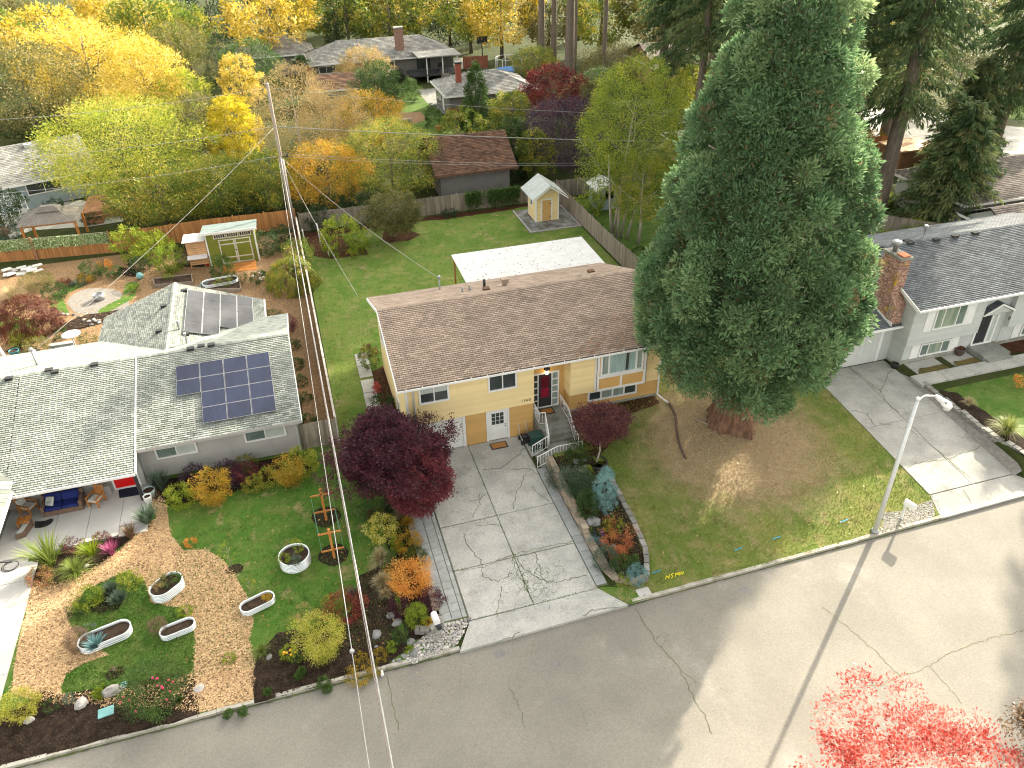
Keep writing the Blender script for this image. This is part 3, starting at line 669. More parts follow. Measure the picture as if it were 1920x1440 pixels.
BLUEG = mat('blue_grey_siding', (.34, .40, .43), (.30, .36, .39), .7, 1, 30, .06, tone=.06, bump=0)
BLK = mat('black_metal', (.018, .018, .02), (.03, .03, .03), .45, 3, 30, .1, bump=0, spec=.4)
GUTIN = mat('gutter_debris', (.05, .045, .04), (.1, .08, .05), .9, 4, 30, .4, bump=0)
METAL = mat('grey_metal', (.38, .39, .4), (.3, .31, .32), .45, 3, 30, .1, bump=0, metal=.5, spec=.5)
CEDAR = mat('cedar_board', (.46, .22, .085), (.36, .165, .06), .8, 1.5, 30, .2, stretch=(6, 6, .6), tone=.15, rnd=.22, bump=.003, spec=.2)
WEATH = mat('weathered_board', (.30, .26, .21), (.22, .19, .155), .88, 1.5, 30, .25, stretch=(6, 6, .6), tone=.15, rnd=.22, bump=.004, spec=.15, stain=(.15, .13, .1), st=(.55, .75))
TEAK = mat('orange_wood', (.52, .22, .06), (.42, .165, .04), .55, 2, 30, .12, stretch=(4, 4, 1), tone=.1, rnd=.1, bump=.001)
NEWW = mat('new_pine', (.58, .36, .19), (.5, .29, .14), .75, 2, 30, .12, stretch=(1, 1, 5), tone=.1, rnd=.12, bump=.001)
FOUND = mat('foundation_concrete', (.36, .355, .31), (.28, .28, .25), .9, 1.5, 20, .25, tone=.1, bump=.005, stain=(.2, .19, .14), st=(.5, .7))
def tabmesh(nm, m, w_, l, th, tone):
    mb = MB(); a = [(0, 0, 0), (w_, 0, 0), (w_, 0, th), (0, 0, th), (0, l, .003), (w_, l, .003)]
    mb.face([a[3], a[2], a[5], a[4]], tone); mb.face([a[0], a[1], a[2], a[3]], tone); mb.face([a[0], a[3], a[4]], tone); mb.face([a[1], a[5], a[2]], tone)
    return mb.mesh(nm, m)
def roof_slope(par, e0, e1, r1, r0, m, tab=.33, course=.145, indiv=0, th=.034, deck=.1, skip=None, nm='roof', cols=(0, 1)):
    """a slope seen from outside: e0-e1 the eave from left to right, r0-r1 the upper edge"""
    e0, e1, r0, r1 = map(Vector, (e0, e1, r0, r1)); u = (e1-e0).normalized(); n = u.cross(r0-e0).normalized()
    if n.z < 0: n = -n
    s = n.cross(u); sl = (r0-e0).dot(s)
    mb = MB(); mb.prism([e0, e1, r1, r0] if (r1-r0).length > .02 else [e0, e1, r0], -n*deck); ro = mb.build(nm, GAPVENT, par)
    ax0, ax1, bx0, bx1 = 0, (e1-e0).dot(u), (r0-e0).dot(u), (r1-e0).dot(u)
    nc = max(1, int(round(sl/course))); cs = sl/nc; mb = MB(); cnt = 0
    var = [tabmesh('shingle', m, tab-.018, cs-.014, th, t) for t in (.1, .3, .5, .7, .9)] if indiv else None
    rot = Matrix((u, s, n)).transposed().to_4x4()
    for i in range(nc):
        f0 = i/nc; lo, hi = ax0+(bx0-ax0)*f0, ax1+(bx1-ax1)*f0; x = lo-(i % 2)*tab*.5-random.uniform(0, .05)*tab
        while x < hi-.02:
            a, b = max(x, lo), min(x+tab, hi); x += tab
            if b-a < .05: continue
            o = e0+u*(a+.005)+s*(i*cs)+n*.003
            if skip and skip(o): continue
            full = b-a > tab*.98; t = random.random()
            if full and cnt < indiv:
                place('shingle', random.choice(var), ro, Matrix.Translation(o) @ rot); cnt += 1; continue
            ww = u*(b-a-.018); p = [o, o+ww, o+ww+n*th, o+n*th, o+s*(cs-.014)+n*.004, o+ww+s*(cs-.014)+n*.004]
            mb.face([p[3], p[2], p[5], p[4]], t); mb.face([p[0], p[1], p[2], p[3]], t*.8)  # butt edge toned darker, its shade put into the tone
    o = mb.build('shingles', m, ro); tag(o, kind='stuff'); return ro
def ridge_caps(par, a, b, m, step=.3, w_=.16, drop=.06, rise=.02):
    a, b = Vector(a), Vector(b); u = (b-a).normalized(); L = (b-a).length; sd = u.cross(Vector((0, 0, 1))).normalized(); me = None
    k = int(L/step); mb = MB()
    st = step*1.08
    for q in (-1, 1):
        mb.face([(0, 0, 0), (st, 0, -.012), (st, q*w_, -drop-.012), (0, q*w_, -drop)][::q], .5)
        mb.face([(0, 0, 0), (0, q*w_, -drop), (0, q*w_, -drop-.02), (0, 0, -.02)][::q], .3)
    me = mb.mesh('ridge_cap', m); rot = Matrix((u, -sd, Vector((0, 0, 1)))).transposed().to_4x4()
    for i in range(k): place('ridge_cap', me, par, Matrix.Translation(a+u*(i*L/k)+Vector((0, 0, rise))) @ rot)
SIDM = {}
def boards(par, F, u0, u1, w0, w1, pitch, m, n0=0.0, nm='siding_board'):
    if m.name not in SIDM: SIDM[m.name] = box_mesh(nm, m)
    k = max(1, round((w1-w0)/pitch)); p = (w1-w0)/k
    for i in range(k):
        u0_, u1_ = (u0(w0+i*p), u1(w0+i*p)) if callable(u0) else (u0, u1)
        b = F.w*(p*1.02)-F.n*.026; c = F.u.cross(b).normalized()
        if c.dot(F.n) < 0: c = -c
        place(nm, SIDM[m.name], par, bmat(F.P(u0_, w0+i*p-.004, n0+.022), F.u*(u1_-u0_), b, c*.014))
def window(par, F, u0, u1, w0, w1, cols=(1, 1), fw=.11, d=.06, n0=0.0, panes=None, blind=0, mull=.06, rows=1, fm=None, sill=True):
    """white framed window; cols are the relative widths of its lights"""
    mb = MB(); fm = fm or WHITE
    F.B(mb, u0-fw, u1+fw, w1, w1+fw, n0, n0+d); F.B(mb, u0-fw, u1+fw, w0-fw, w0, n0, n0+d+(.02 if sill else 0)); F.B(mb, u0-fw, u0, w0, w1, n0, n0+d); F.B(mb, u1, u1+fw, w0, w1, n0, n0+d)
    tot = sum(cols); x = u0; xs_ = []
    for i, c in enumerate(cols):
        x2 = x+(u1-u0)*c/tot; xs_.append((x, x2))
        if i < len(cols)-1: F.B(mb, x2-mull/2, x2+mull/2, w0, w1, n0, n0+d-.012)
        x = x2
    for r in range(1, rows):
        z = w0+(w1-w0)*r/rows; F.B(mb, u0, u1, z-mull/3, z+mull/3, n0, n0+d-.016)
    wn = mb.build('window', fm, par)
    for i, (a, b) in enumerate(xs_):
        pm = panes[i] if panes else GLASS
        zt = w1-(w1-w0)*blind
        q = MB(); F.B(q, a+.005, b-.005, w0+.003, zt, n0+.004, n0+.022); q.build('pane', pm, wn)
        if blind: q = MB(); F.B(q, a+.005, b-.005, zt, w1-.003, n0+.004, n0+.02); q.build('blind', BLIND, wn)
    return wn
X, Y, Z = Vector((1, 0, 0)), Vector((0, 1, 0)), Vector((0, 0, 1))
def gable_wall(par, m, x0, x1, y0, y1, z0, ze, yr, zr, nm='wall', t=.05):
    """box with a gable along x: eaves at ze, ridge (yr, zr)"""
    mb = MB(); mb.prism([(x0, y0, z0), (x0, y1, z0), (x0, y1, ze), (x0, yr, zr), (x0, y0, ze)], (x1-x0, 0, 0)); return mb.build(nm, m, par)
# ------------------------------------------------------------------ the yellow house
yh = thing('split_level_house', 'yellow split-level house with brown shingle roof and street number on the siding', 'house', (11.8, 40.7, 0))
RY, RZ, EZ = 40.7, 7.08, 5.12
mb = MB(); mb.bx(4.19, 11.58, 35.52, 36.6, 2.27, 5.06); mb.bx(13.8, 19.5, 35.52, 36.6, 2.27, 5.06); mb.prism([(4.19, 36.6, 0), (4.19, 45.7, 0), (4.19, 45.7, 5.06), (4.19, RY, 6.9), (4.19, 36.6, 5.4)], (15.31, 0, 0)); mb.bx(11.58, 13.8, 36.52, 36.6, 1.0, 5.4)
wall = mb.build('wall', YEL, yh)
mb = MB(); mb.bx(4.19, 11.58, 35.68, 36.6, 0, 2.265); mb.bx(13.8, 19.5, 35.68, 36.6, .9, 2.265); mb.build('lower_wall', ORA, yh)
mb = MB(); mb.bx(13.75, 19.55, 35.62, 35.9, .5, 1.18); mb.bx(19.2, 19.55, 35.9, 45.7, .4, 1.1); mb.build('foundation', FOUND, yh)
mb = MB(); mb.bx(11.58, 13.8, 36.49, 36.53, 1.1, 5.1); mb.build('entry_wall', ORA, yh)
FU = Fr((0, 35.52, 0), X, -Y); FL = Fr((0, 35.68, 0), X, -Y); FE = Fr((0, 36.49, 0), X, -Y)
boards(wall, FU, 4.19, 11.58, 2.27, 5.06, .2, YEL); boards(wall, FU, 13.8, 19.5, 2.27, 5.06, .2, YEL)
FS = Fr((4.19, 0, 0), -Y, -X); 
boards(wall, FS, -45.7, -35.52, 0.1, 5.06, .25, YEL)
boards(wall, FS, lambda z: -(RY+(6.9-z)*2.72), lambda z: -(RY-(6.9-z)*2.82), 5.06, 6.7, .25, YEL)
FR_ = Fr((13.8, 0, 0), Y, -X); boards(wall, FR_, 35.52, 36.49, 2.27, 5.06, .2, YEL)
lw = yh
boards(yh, FL, 7.5, 8.68, 0.02, 2.26, .2, ORA); boards(yh, FL, 10.12, 11.58, .02, 2.26, .2, ORA); boards(yh, FL, 13.8, 19.5, 1.18, 2.26, .2, ORA); boards(yh, FL, 4.2, 4.75, .02, 2.26, .2, ORA)
for q in ((4.17, 4.3, 35.46, 35.51, 0, 5.06), (7.3, 7.46, 35.58, 35.67, 0, 2.26), (4.72, 4.86, 35.58, 35.67, 0, 2.26)): mb = MB(); mb.bx(*q); mb.build('corner_trim', WHITE, yh)
# garage door
mb = MB(); FL.B(mb, 4.86, 7.3, .02, 2.2, .0, .03); gd = mb.build('garage_door', WHITE, yh)
mb = MB()
for i in range(4):
    for j in range(4): FL.B(mb, 4.93+j*.595, 5.45+j*.595, .1+i*.53, .52+i*.53, .031, .045)
mb.build('door_panels', WHITE, gd)
# side door with nine lights
mb = MB(); FL.B(mb, 8.7, 8.82, 0, 2.2, 0, .06); FL.B(mb, 9.98, 10.1, 0, 2.2, 0, .06); FL.B(mb, 8.82, 9.98, 2.1, 2.2, 0, .06); fr = mb.build('door_frame', WHITE, yh)
mb = MB(); FL.B(mb, 8.83, 9.97, .05, 2.09, .0, .03); dr = mb.build('side_door', WHITE, yh)
for i in range(3):
    for j in range(3):
        mb = MB(); FL.B(mb, 9.03+j*.25, 9.25+j*.25, 1.15+i*.27, 1.39+i*.27, .031, .04); mb.build('pane', GLASS, dr)
mb = MB(); mb.lathe((9.83, 35.6, .98), [(.03, -.02), (.035, 0), (.03, .02)], 8); mb.lathe((9.83, 35.6, 1.1), [(.025, -.02), (.025, .02)], 8); mb.build('door_knob', BLK, dr)
# windows
window(yh, FU, 5.02, 6.52, 3.72, 4.72, (1, 1), .1, .075, n0=.03, blind=.45)
window(yh, FU, 8.95, 10.45, 3.72, 4.74, (1, 1), .1, .075, n0=.03)
window(yh, FS, -44.3, -43.3, 3.1, 4.3, (1, 1), .1, .06, n0=.03); window(yh, FS, -39.6, -38.4, 3.1, 4.4, (1, 1), .1, .06, n0=.03); window(yh, FS, -39.3, -38.5, .8, 1.9, (1,), .1, .06, n0=.03)
# bay with picture window
mb = MB(); mb.bx(15.32, 18.4, 35.2, 35.51, 2.5, 5.06); bay = mb.build('bay', ORA, yh)
FB = Fr((0, 35.2, 0), X, -Y)
mb = MB(); FB.B(mb, 15.28, 18.44, 2.44, 2.58, 0, .05); FB.B(mb, 15.28, 15.45, 2.58, 5.06, 0, .05); FB.B(mb, 18.27, 18.44, 2.58, 5.06, 0, .05); FB.B(mb, 16.8, 16.92, 2.58, 3.32, 0, .05); FB.B(mb, 15.45, 18.27, 3.32, 3.46, 0, .055)
mb.bx(15.27, 15.315, 35.15, 35.5, 2.44, 5.06); mb.bx(18.405, 18.45, 35.15, 35.5, 2.44, 5.06); mb.build('bay_frame', WHITE, bay)
window(bay, FB, 15.62, 18.1, 3.6, 4.98, (.5, 2.1, .42), .1, .08, panes=[GLASSL, CURT, GLASSL], mull=.1)
mb = MB(); FB.B(mb, 17.1, 17.28, 3.62, 4.96, .0225, .026); mb.build('curtain_gap', GLASS, bay)
window(yh, FL, 15.08, 18.05, 1.6, 2.12, (1, 1, 1, 1), .1, .06, n0=.03, panes=[GLASS, GLASSL, GLASSL, GLASS], mull=.1)
# entry door, side lights, lantern
mb = MB(); FE.B(mb, 11.66, 13.44, 3.5, 3.6, 0, .08); FE.B(mb, 11.66, 11.74, 1.18, 3.5, 0, .08); FE.B(mb, 13.36, 13.44, 1.18, 3.5, 0, .08); FE.B(mb, 12.1, 12.16, 1.18, 3.5, 0, .08); FE.B(mb, 12.96, 13.02, 1.18, 3.5, 0, .08); FE.B(mb, 11.66, 13.44, 1.1, 1.2, 0, .1)
for i in range(1, 5):
    z = 1.2+i*.46
    for a, b in ((11.74, 12.1), (13.02, 13.36)): FE.B(mb, a, b, z-.03, z+.03, 0, .07)
ef = mb.build('entry_frame', WHITE, yh)
for i in range(5):
    for a, b in ((11.74, 12.1), (13.02, 13.36)):
        q = MB(); FE.B(q, a+.004, b-.004, 1.205+i*.46, 1.625+i*.46, .005, .03); q.build('pane', GLASSL if a > 12.5 else GLASS, ef)
DGREY = mat('charcoal_paint', (.035, .038, .042), (.03, .03, .033), .5, 2, 30, .05, bump=0)
REDP = mat('red_door_panel', (.28, .012, .035), (.2, .008, .03), .35, 3, 12, .2, bump=0, stretch=(1, 1, 4))
mb = MB(); FE.B(mb, 12.16, 12.96, 1.2, 3.5, .01, .06); ed = mb.build('front_door', DGREY, yh)
mb = MB(); FE.B(mb, 12.31, 12.81, 2.55, 3.32, .061, .068); mb.build('screen', mat('dim_red_screen', (.12, .008, .02), (.09, .006, .015), .4, 3, 12, .2, bump=0), ed)
mb = MB(); FE.B(mb, 12.31, 12.81, 1.85, 2.5, .061, .068); mb.build('red_panel', REDP, ed)
mb = MB(); mb.bx(12.52, 12.68, 36.15, 36.31, 3.86, 3.9); mb.lathe((12.6, 36.23, 3.9), [(.14, 0), (.2, .04), (.16, .16), (.06, .24)], 8); mb.tube([(12.6, 36.23, 4.1), (12.6, 36.23, 4.95)], .012, 5); lan = mb.build('lantern', BLK, yh)
em, ent, ep = newmat('lit_lamp'); ep.inputs['Base Color'].default_value = (.9, .75, .45, 1); ep.inputs['Emission Color'].default_value = (1, .72, .35, 1); ep.inputs['Emission Strength'].default_value = 1.3
mb = MB(); mb.lathe((12.6, 36.23, 3.6), [(.07, 0), (.12, .06), (.12, .26)], 8); mb.build('lamp_glass', em, lan)
def text(s, loc, size, rot, m, parent, name, ext=.004):
    c = bpy.data.curves.new(name, 'FONT'); c.body = s; c.size = size; c.extrude = ext; c.materials.append(m)
    t_ = bpy.data.objects.new('lettering', c); COL.objects.link(t_); bpy.context.view_layer.update(); me = bpy.data.meshes.new_from_object(t_.evaluated_get(bpy.context.evaluated_depsgraph_get())); bpy.data.objects.remove(t_)
    return place(name, me, parent, Matrix.Translation(loc) @ rot)
ROTF = Matrix.Rotation(R_(90), 4, 'X')
for i, ch in enumerate('1360'): text(ch, (10.78+i*.155, 35.475, 2.5+i*.0), .24, ROTF, BLK, yh, 'house_number')
# roof
NB = lambda o: False
roof_slope(yh, (3.74, 35.0, EZ), (20.02, 35.0, EZ), (20.02, RY, RZ), (3.74, RY, RZ), SH_BRN, indiv=300)
roof_slope(yh, (20.02, 46.3, 5.1), (3.74, 46.3, 5.1), (3.74, RY, RZ), (20.02, RY, RZ), SH_BRN)
P_ = sample([(13.5, 35.1), (19.9, 35.1), (19.9, 38.5), (17, 37.4)], 900); n_ = len(P_); B3 = np.concatenate([P_, (EZ+(P_[:, 1:2]-35)*.3439+.035)], 1)
NDL = leafmat('roof_needles', ((.2, .09, .04), (.38, .17, .07), (.5, .26, .12)), 0); place('fallen_needles', np_mesh('fallen_needles', leaves(B3, unit(rvec(n_)*np.array([[1, 1, .2]])+np.array([[0, .0, .1]])), .14*RNG.uniform(.4, 1.3, n_), .035, unit(rvec(n_)*.2+np.array([[0, -.33, .94]]))), 4, RNG.uniform(0, 1, n_), NDL), yh)['kind'] = 'stuff'
ridge_caps(yh, (3.74, RY, RZ+.03), (20.02, RY, RZ+.03), SH_BRN)
mb = MB(); mb.bx(3.7, 20.06, 34.86, 34.985, EZ-.12, EZ+.0); mb.build('gutter', WHITE, yh)
mb = MB(); mb.bx(3.74, 20.02, 34.89, 34.975, EZ+.001, EZ+.006); mb.build('gutter_debris', GUTIN, yh)
gm = MB()
for x in np.arange(4.2, 20, .9): gm.bx(x-.015, x+.015, 34.85, 35.1, EZ+.012, EZ+.02)
gm.build('gutter_strap', WHITE, yh)
mb = MB()
for x in (3.69, 20.02):
    mb.prism([(x, 35.0, EZ-.2), (x, 35.0, EZ+.015), (x, RY, RZ+.015), (x, RY, RZ-.2)], (.05, 0, 0)); mb.prism([(x, RY, RZ-.2), (x, RY, RZ+.015), (x, 46.3, 5.115), (x, 46.3, 4.9)], (.05, 0, 0))
mb.build('rake_board', WHITE, yh)
mb = MB(); mb.bx(3.74, 20.02, 34.99, 35.5, EZ-.13, EZ-.11); mb.build('soffit', WHITE, yh)
mb = MB(); mb.tube([(4.62, 34.95, 5.0), (4.62, 35.4, 4.75), (4.62, 35.4, .1)], .055, 6); mb.build('downspout', WHITE, yh)
mb = MB(); mb.tube([(19.75, 34.95, 5.0), (19.45, 35.4, 4.7), (19.45, 35.4, 1.25), (19.85, 34.6, 1.02)], .06, 6); mb.build('downspout', WHITE, yh)
def roofpt(y): return RZ-(RZ-EZ)/(RY-35)*abs(y-RY)
for px_, py_, k in ((880, 537, 0), (867, 545, 0), (908, 533, 1), (946, 531, 2), (912, 546, 3), (1108, 507, 3)):
    p = at(px_, py_, 6.6); zz = roofpt(p.y); mb = MB()
    if k == 0: mb.lathe((p.x, p.y, zz), [(.13, 0), (.06, .1), (.05, .35), (.05, .36)], 8); mb.build('vent_pipe', METAL, yh)
    elif k == 1: mb.lathe((p.x, p.y, zz), [(.09, 0), (.09, .6)], 8); mb.build('flue_pipe', BLK, yh)
    elif k == 2: mb.lathe((p.x, p.y, zz), [(.16, 0), (.16, .25)], 8); mb.bx(p.x-.22, p.x+.22, p.y-.2, p.y+.2, zz+.25, zz+.5); mb.build('vent_hood', SH_BRN, yh)
    else: mb.bx(p.x-.2, p.x+.2, p.y-.18, p.y+.18, zz, zz+.16); mb.build('roof_vent', SH_RED, yh)
p = at(825, 545, 5.5); mb = MB(); mb.tube([(p.x, p.y, 5.0), (p.x, p.y, 6.35)], .05, 7); mb.lathe((p.x, p.y, 6.35), [(.08, 0), (.12, .08), (.09, .2), (.03, .24)], 8); mast = mb.build('service_mast', METAL, yh); MAST = (p.x, p.y, 6.4)
# entry steps
ST = thing('entry_steps', 'grey concrete entry steps with a turn below the dark front door', 'steps', (12.4, 34.5, 0))
mb = MB(); mb.bx(11.62, 13.55, 34.7, 36.45, 0, 1.14); mb.build('landing', G_CONCD, ST)
for i in range(4):
    mb = MB(); mb.bx(11.75, 13.4, 34.68-.31*(i+1), 34.69-.31*i, 0, 1.14-.165*(i+1)); mb.build('step', G_CONCD, ST)
mb = MB(); mb.bx(11.7, 13.45, 32.3, 33.43, 0, .46); mb.build('platform', G_CONCD, ST)
for i in range(2):
    mb = MB(); mb.bx(11.69-.36*(i+1), 11.7-.36*i, 32.35, 33.43, 0, .46-.155*(i+1)); mb.build('step', G_CONCD, ST)
mb = MB(); mb.bx(10.75, 11.6, 33.5, 35.6, 0, .04); mb.build('kerb_slab', G_CONC, ST)
IRON = mat('white_iron', (.8, .8, .78), (.74, .74, .72), .45, 2, 30, .04, bump=0)
def railing(label, pts, parent_loc, n=None, scroll=()):
    t = thing('iron_railing', label, 'railing', parent_loc, 'white iron railings of the entry steps')
    for i in range(len(pts)-1):
        a, b = Vector(pts[i]), Vector(pts[i+1]); hd = Vector((0, 0, .85)); ft = Vector((0, 0, .1)); mb = MB()
        mb.tube([a+hd, b+hd], .028, 6, smooth=False); mb.tube([a+ft, b+ft], .02, 5); mb.build('rail', IRON, t)
        k = max(2, int((b-a).length/.17))
        for j in range(k+1):
            q = a.lerp(b, j/k); mb = MB(); mb.tube([q+(Vector((0, 0, 0)) if j in (0, k) else ft), q+hd], .024 if j in (0, k) else .013, 5); mb.build('post' if j in (0, k) else 'baluster', IRON, t)
        if i in scroll:
            c = a.lerp(b, .5); dr_ = (b-a).normalized(); mb = MB()
            for s_ in (-1, 1):
                q = [c+Vector((0, 0, .48+s_*.17))+dr_*(math.cos(t_)*.11*(1-t_/14))*s_+Vector((0, 0, math.sin(t_)*.13*(1-t_/14))) for t_ in np.linspace(0, 7.5, 14)]; mb.tube(q, .012, 4)
            mb.build('scroll', IRON, t)
    return t
railing('white railing on the side of the entry landing nearest the garage', [(11.68, 36.3, 1.14), (11.68, 34.8, 1.14), (12.0, 34.75, 1.14), (11.8, 33.45, .46)], (11.7, 35, 1.14), scroll=(0,))
railing('short white railing with scrollwork beside the lower steps and green bin', [(11.72, 33.42, .46), (10.8, 33.42, 0)], (11.3, 33.4, 0), scroll=(0,))
railing('white railing against the red maple, from front door down', [(13.45, 36.2, 1.14), (13.45, 34.8, 1.14), (13.38, 33.45, .46), (13.4, 32.95, .46)], (13.5, 35, 1), scroll=(0, 1))
railing('white railing along the street edge of the lower platform', [(13.4, 32.38, .46), (11.9, 32.38, .46), (10.75, 32.38, 0)], (12.2, 32.38, 0), scroll=(0, 1))
MATD = mat('coir_mat', (.42, .2, .065), (.36, .17, .055), .95, 4, 60, .2, bump=.004)
def doormat(label, x0, x1, y0, y1, z):
    t = thing('door_mat', label, 'mat', ((x0+x1)/2, (y0+y1)/2, z), 'coir mats'); mb = MB(); mb.bx(x0, x1, y0, y1, z, z+.015); mb.build('border', BLK, t); mb = MB(); mb.bx(x0+.07, x1-.07, y0+.07, y1-.07, z+.0155, z+.022); mb.build('pile', MATD, t)
doormat('brown coir mat with dark border on the driveway by the white side door', 8.75, 9.75, 34.75, 35.35, .04)
doormat('brown coir mat with dark border at the dark front door', 12.1, 12.95, 35.65, 36.25, 1.15)
# ------------------------------------------------------------------ patio cover behind the yellow house
pc = thing('patio_cover', 'white corrugated patio roof on wooden posts behind the yellow house', 'patio cover', (16.5, 52.5, 0))
CORR = mat('white_corrugated', (.68, .68, .67), (.62, .62, .61), .5, 1.5, 30, .05, tone=.1, bump=0, stain=(.6, .59, .56), st=(.6, .8), ssc=1.2)
mb = MB(); x = 11.25
while x < 21.9:
    d_ = .07
    mb.face([(x, 49.95, 3.1), (x+d_, 49.95, 3.145), (x+d_, 55.05, 3.3), (x, 55.05, 3.255)], .5); mb.face([(x+d_, 49.95, 3.145), (x+2*d_, 49.95, 3.1), (x+2*d_, 55.05, 3.255), (x+d_, 55.05, 3.3)], .4); x += 2*d_
mb.build('corrugated_sheet', CORR, pc)
for i, (x0, x1, y0, y1) in enumerate(((11.3, 21.9, 50.0, 50.1), (11.3, 21.9, 52.4, 52.5), (11.3, 21.9, 54.9, 55.0))):
    mb = MB(); mb.bx(x0, x1, y0, y1, 2.9+i*.07, 3.06+i*.07); mb.build('beam', CEDAR if i else WHITE, pc)
for x, y in ((11.45, 50.05), (21.7, 50.05), (11.45, 54.95), (16.5, 54.95), (21.7, 54.95)):
    mb = MB(); mb.bx(x-.06, x+.06, y-.06, y+.06, 0, 2.9); mb.build('post', CEDAR, pc)
mb = MB(); mb.bx(11.2, 22.0, 49.86, 49.94, 2.96, 3.1); mb.build('gutter', METAL, pc)
flk = MB()
for x, y in sample([(11.6, 50.2), (21.7, 50.2), (21.7, 54.8), (11.6, 54.8)], 170):
    z = 3.15+(y-49.95)*.0304; s_ = random.uniform(.02, .06); flk.face([(x-s_, y-s_*.6, z), (x+s_, y-s_*.3, z), (x+s_*.5, y+s_, z), (x-s_*.6, y+s_*.7, z)], .3)
tag(flk.build('fallen_leaves', GUTIN, pc), kind='stuff')
# ------------------------------------------------------------------ yellow shed on its paved pad
pad = tag(MB().bx(20.7, 25.8, 64.4, 70.2, -.2, .0).build('shed_pad', G_CRACK), kind='structure')
pk = box_mesh('paver', mat('patio_paver', (.24, .25, .25), (.12, .11, .1), .85, 1.2, 30, .15, rnd=.12, bump=.003))
for i in range(9):
    for j in range(10): place('paver', pk, pad, bmat((20.95+i*.53, 64.65+j*.55, -.05), (.51, 0, 0), (0, .53, 0), (0, 0, .08+random.uniform(-.008, .008))))
ek = box_mesh('edging_stone', G_PEB)
for i in range(17): place('edging_stone', ek, pad, bmat((20.72+i*.3, 64.42, -.02), (.27, 0, 0), (0, .16, 0), (0, 0, .12)))
for i in range(18): place('edging_stone', ek, pad, bmat((20.72, 64.6+i*.31, -.02), (.16, 0, 0), (0, .28, 0), (0, 0, .12))); place('edging_stone', ek, pad, bmat((25.6, 64.6+i*.31, -.02), (.16, 0, 0), (0, .28, 0), (0, 0, .12)))
sh = thing('garden_shed', 'small yellow shed with pale corrugated gable roof on a grey paved pad', 'shed', (23.1, 67.8, .03))
SX0, SX1, SY0, SY1 = 22.0, 24.25, 66.7, 69.0
mb = MB(); mb.prism([(SX0, SY0, .04), (SX1, SY0, .04), (SX1, SY0, 2.7), ((SX0+SX1)/2, SY0, 3.55), (SX0, SY0, 2.7)], (0, SY1-SY0, 0)); mb.build('wall', YEL, sh)
FSH = Fr((0, SY0, 0), X, -Y); FSL = Fr((SX0, 0, 0), -Y, -X)
boards(sh, FSL, -SY1, -SY0, .1, 2.7, .19, YEL); boards(sh, FSH, SX0, SX1, .1, 2.7, .19, YEL)
for F_, a, b in ((FSH, SX0-.03, SX0+.09), (FSH, SX1-.09, SX1+.03), (FSL, -SY0-.1, -SY0), (FSL, -SY1, -SY1+.1)): mb = MB(); F_.B(mb, a, b, .04, 2.75, .0, .045); mb.build('corner_trim', WHITE, sh)
mb = MB(); FSH.B(mb, 22.5, 22.62, .1, 2.1, 0, .05); FSH.B(mb, 23.5, 23.62, .1, 2.1, 0, .05); FSH.B(mb, 22.5, 23.62, 2.1, 2.22, 0, .05); mb.build('door_frame', WHITE, sh)
mb = MB(); FSH.B(mb, 22.63, 23.49, .1, 2.09, 0, .035); sd = mb.build('door', ORA, sh)
mb = MB(); FSH.B(mb, 23.28, 23.52, 1.7, 1.75, .036, .052); FSH.B(mb, 23.28, 23.52, .45, .5, .036, .052); FSH.B(mb, 22.66, 22.74, 1.05, 1.1, .036, .06); mb.build('hinge', BLK, sd)
window(sh, FSL, -68.15, -67.75, 1.35, 1.95, (1,), .09, .05, n0=.02)
xm = (SX0+SX1)/2; ox = 1.75
for s_ in (-1, 1):
    mb = MB(); n_ = 26; y0, y1 = SY0-.95, SY1+.45; b_ = Vector((xm+s_*ox, 0, 3.75-ox*.7)); a_ = Vector((xm, 0, 3.75)); nr = Vector((s_*.55, 0, .83))
    for i in range(n_):
        ya, yb_ = y0+(y1-y0)*i/n_, y0+(y1-y0)*(i+1)/n_; h0, h1 = (.0, .03) if i % 2 else (.03, .0)
        P = [Vector((a_.x, ya, a_.z))+nr*h0, Vector((a_.x, yb_, a_.z))+nr*h1, Vector((b_.x, yb_, b_.z))+nr*h1, Vector((b_.x, ya, b_.z))+nr*h0]
        mb.face(P if s_ > 0 else P[::-1], .5 if i % 2 else .42)
    mb.build('roof', mat('pale_roofing', (.46, .50, .48), (.38, .43, .41), .55, 1.5, 20, .1, tone=.15, bump=0, stain=(.3, .33, .32), st=(.6, .75), ssc=1) if s_ < 0 else bpy.data.materials['pale_roofing'], sh)
mb = MB()
for s_ in (-1, 1):
    for yy in (SY0-.97,): mb.obox((xm, yy, 3.57), (s_*ox, 0, -ox*.7), (0, .05, 0), (0, 0, .14))
mb.bx(xm-.6, xm+.6, SY0-.05, SY0-.01, 2.8, 2.9); mb.bx(xm-.05, xm+.05, SY0-.9, SY0+.3, 3.5, 3.6); mb.build('rake_board', WHITE, sh)
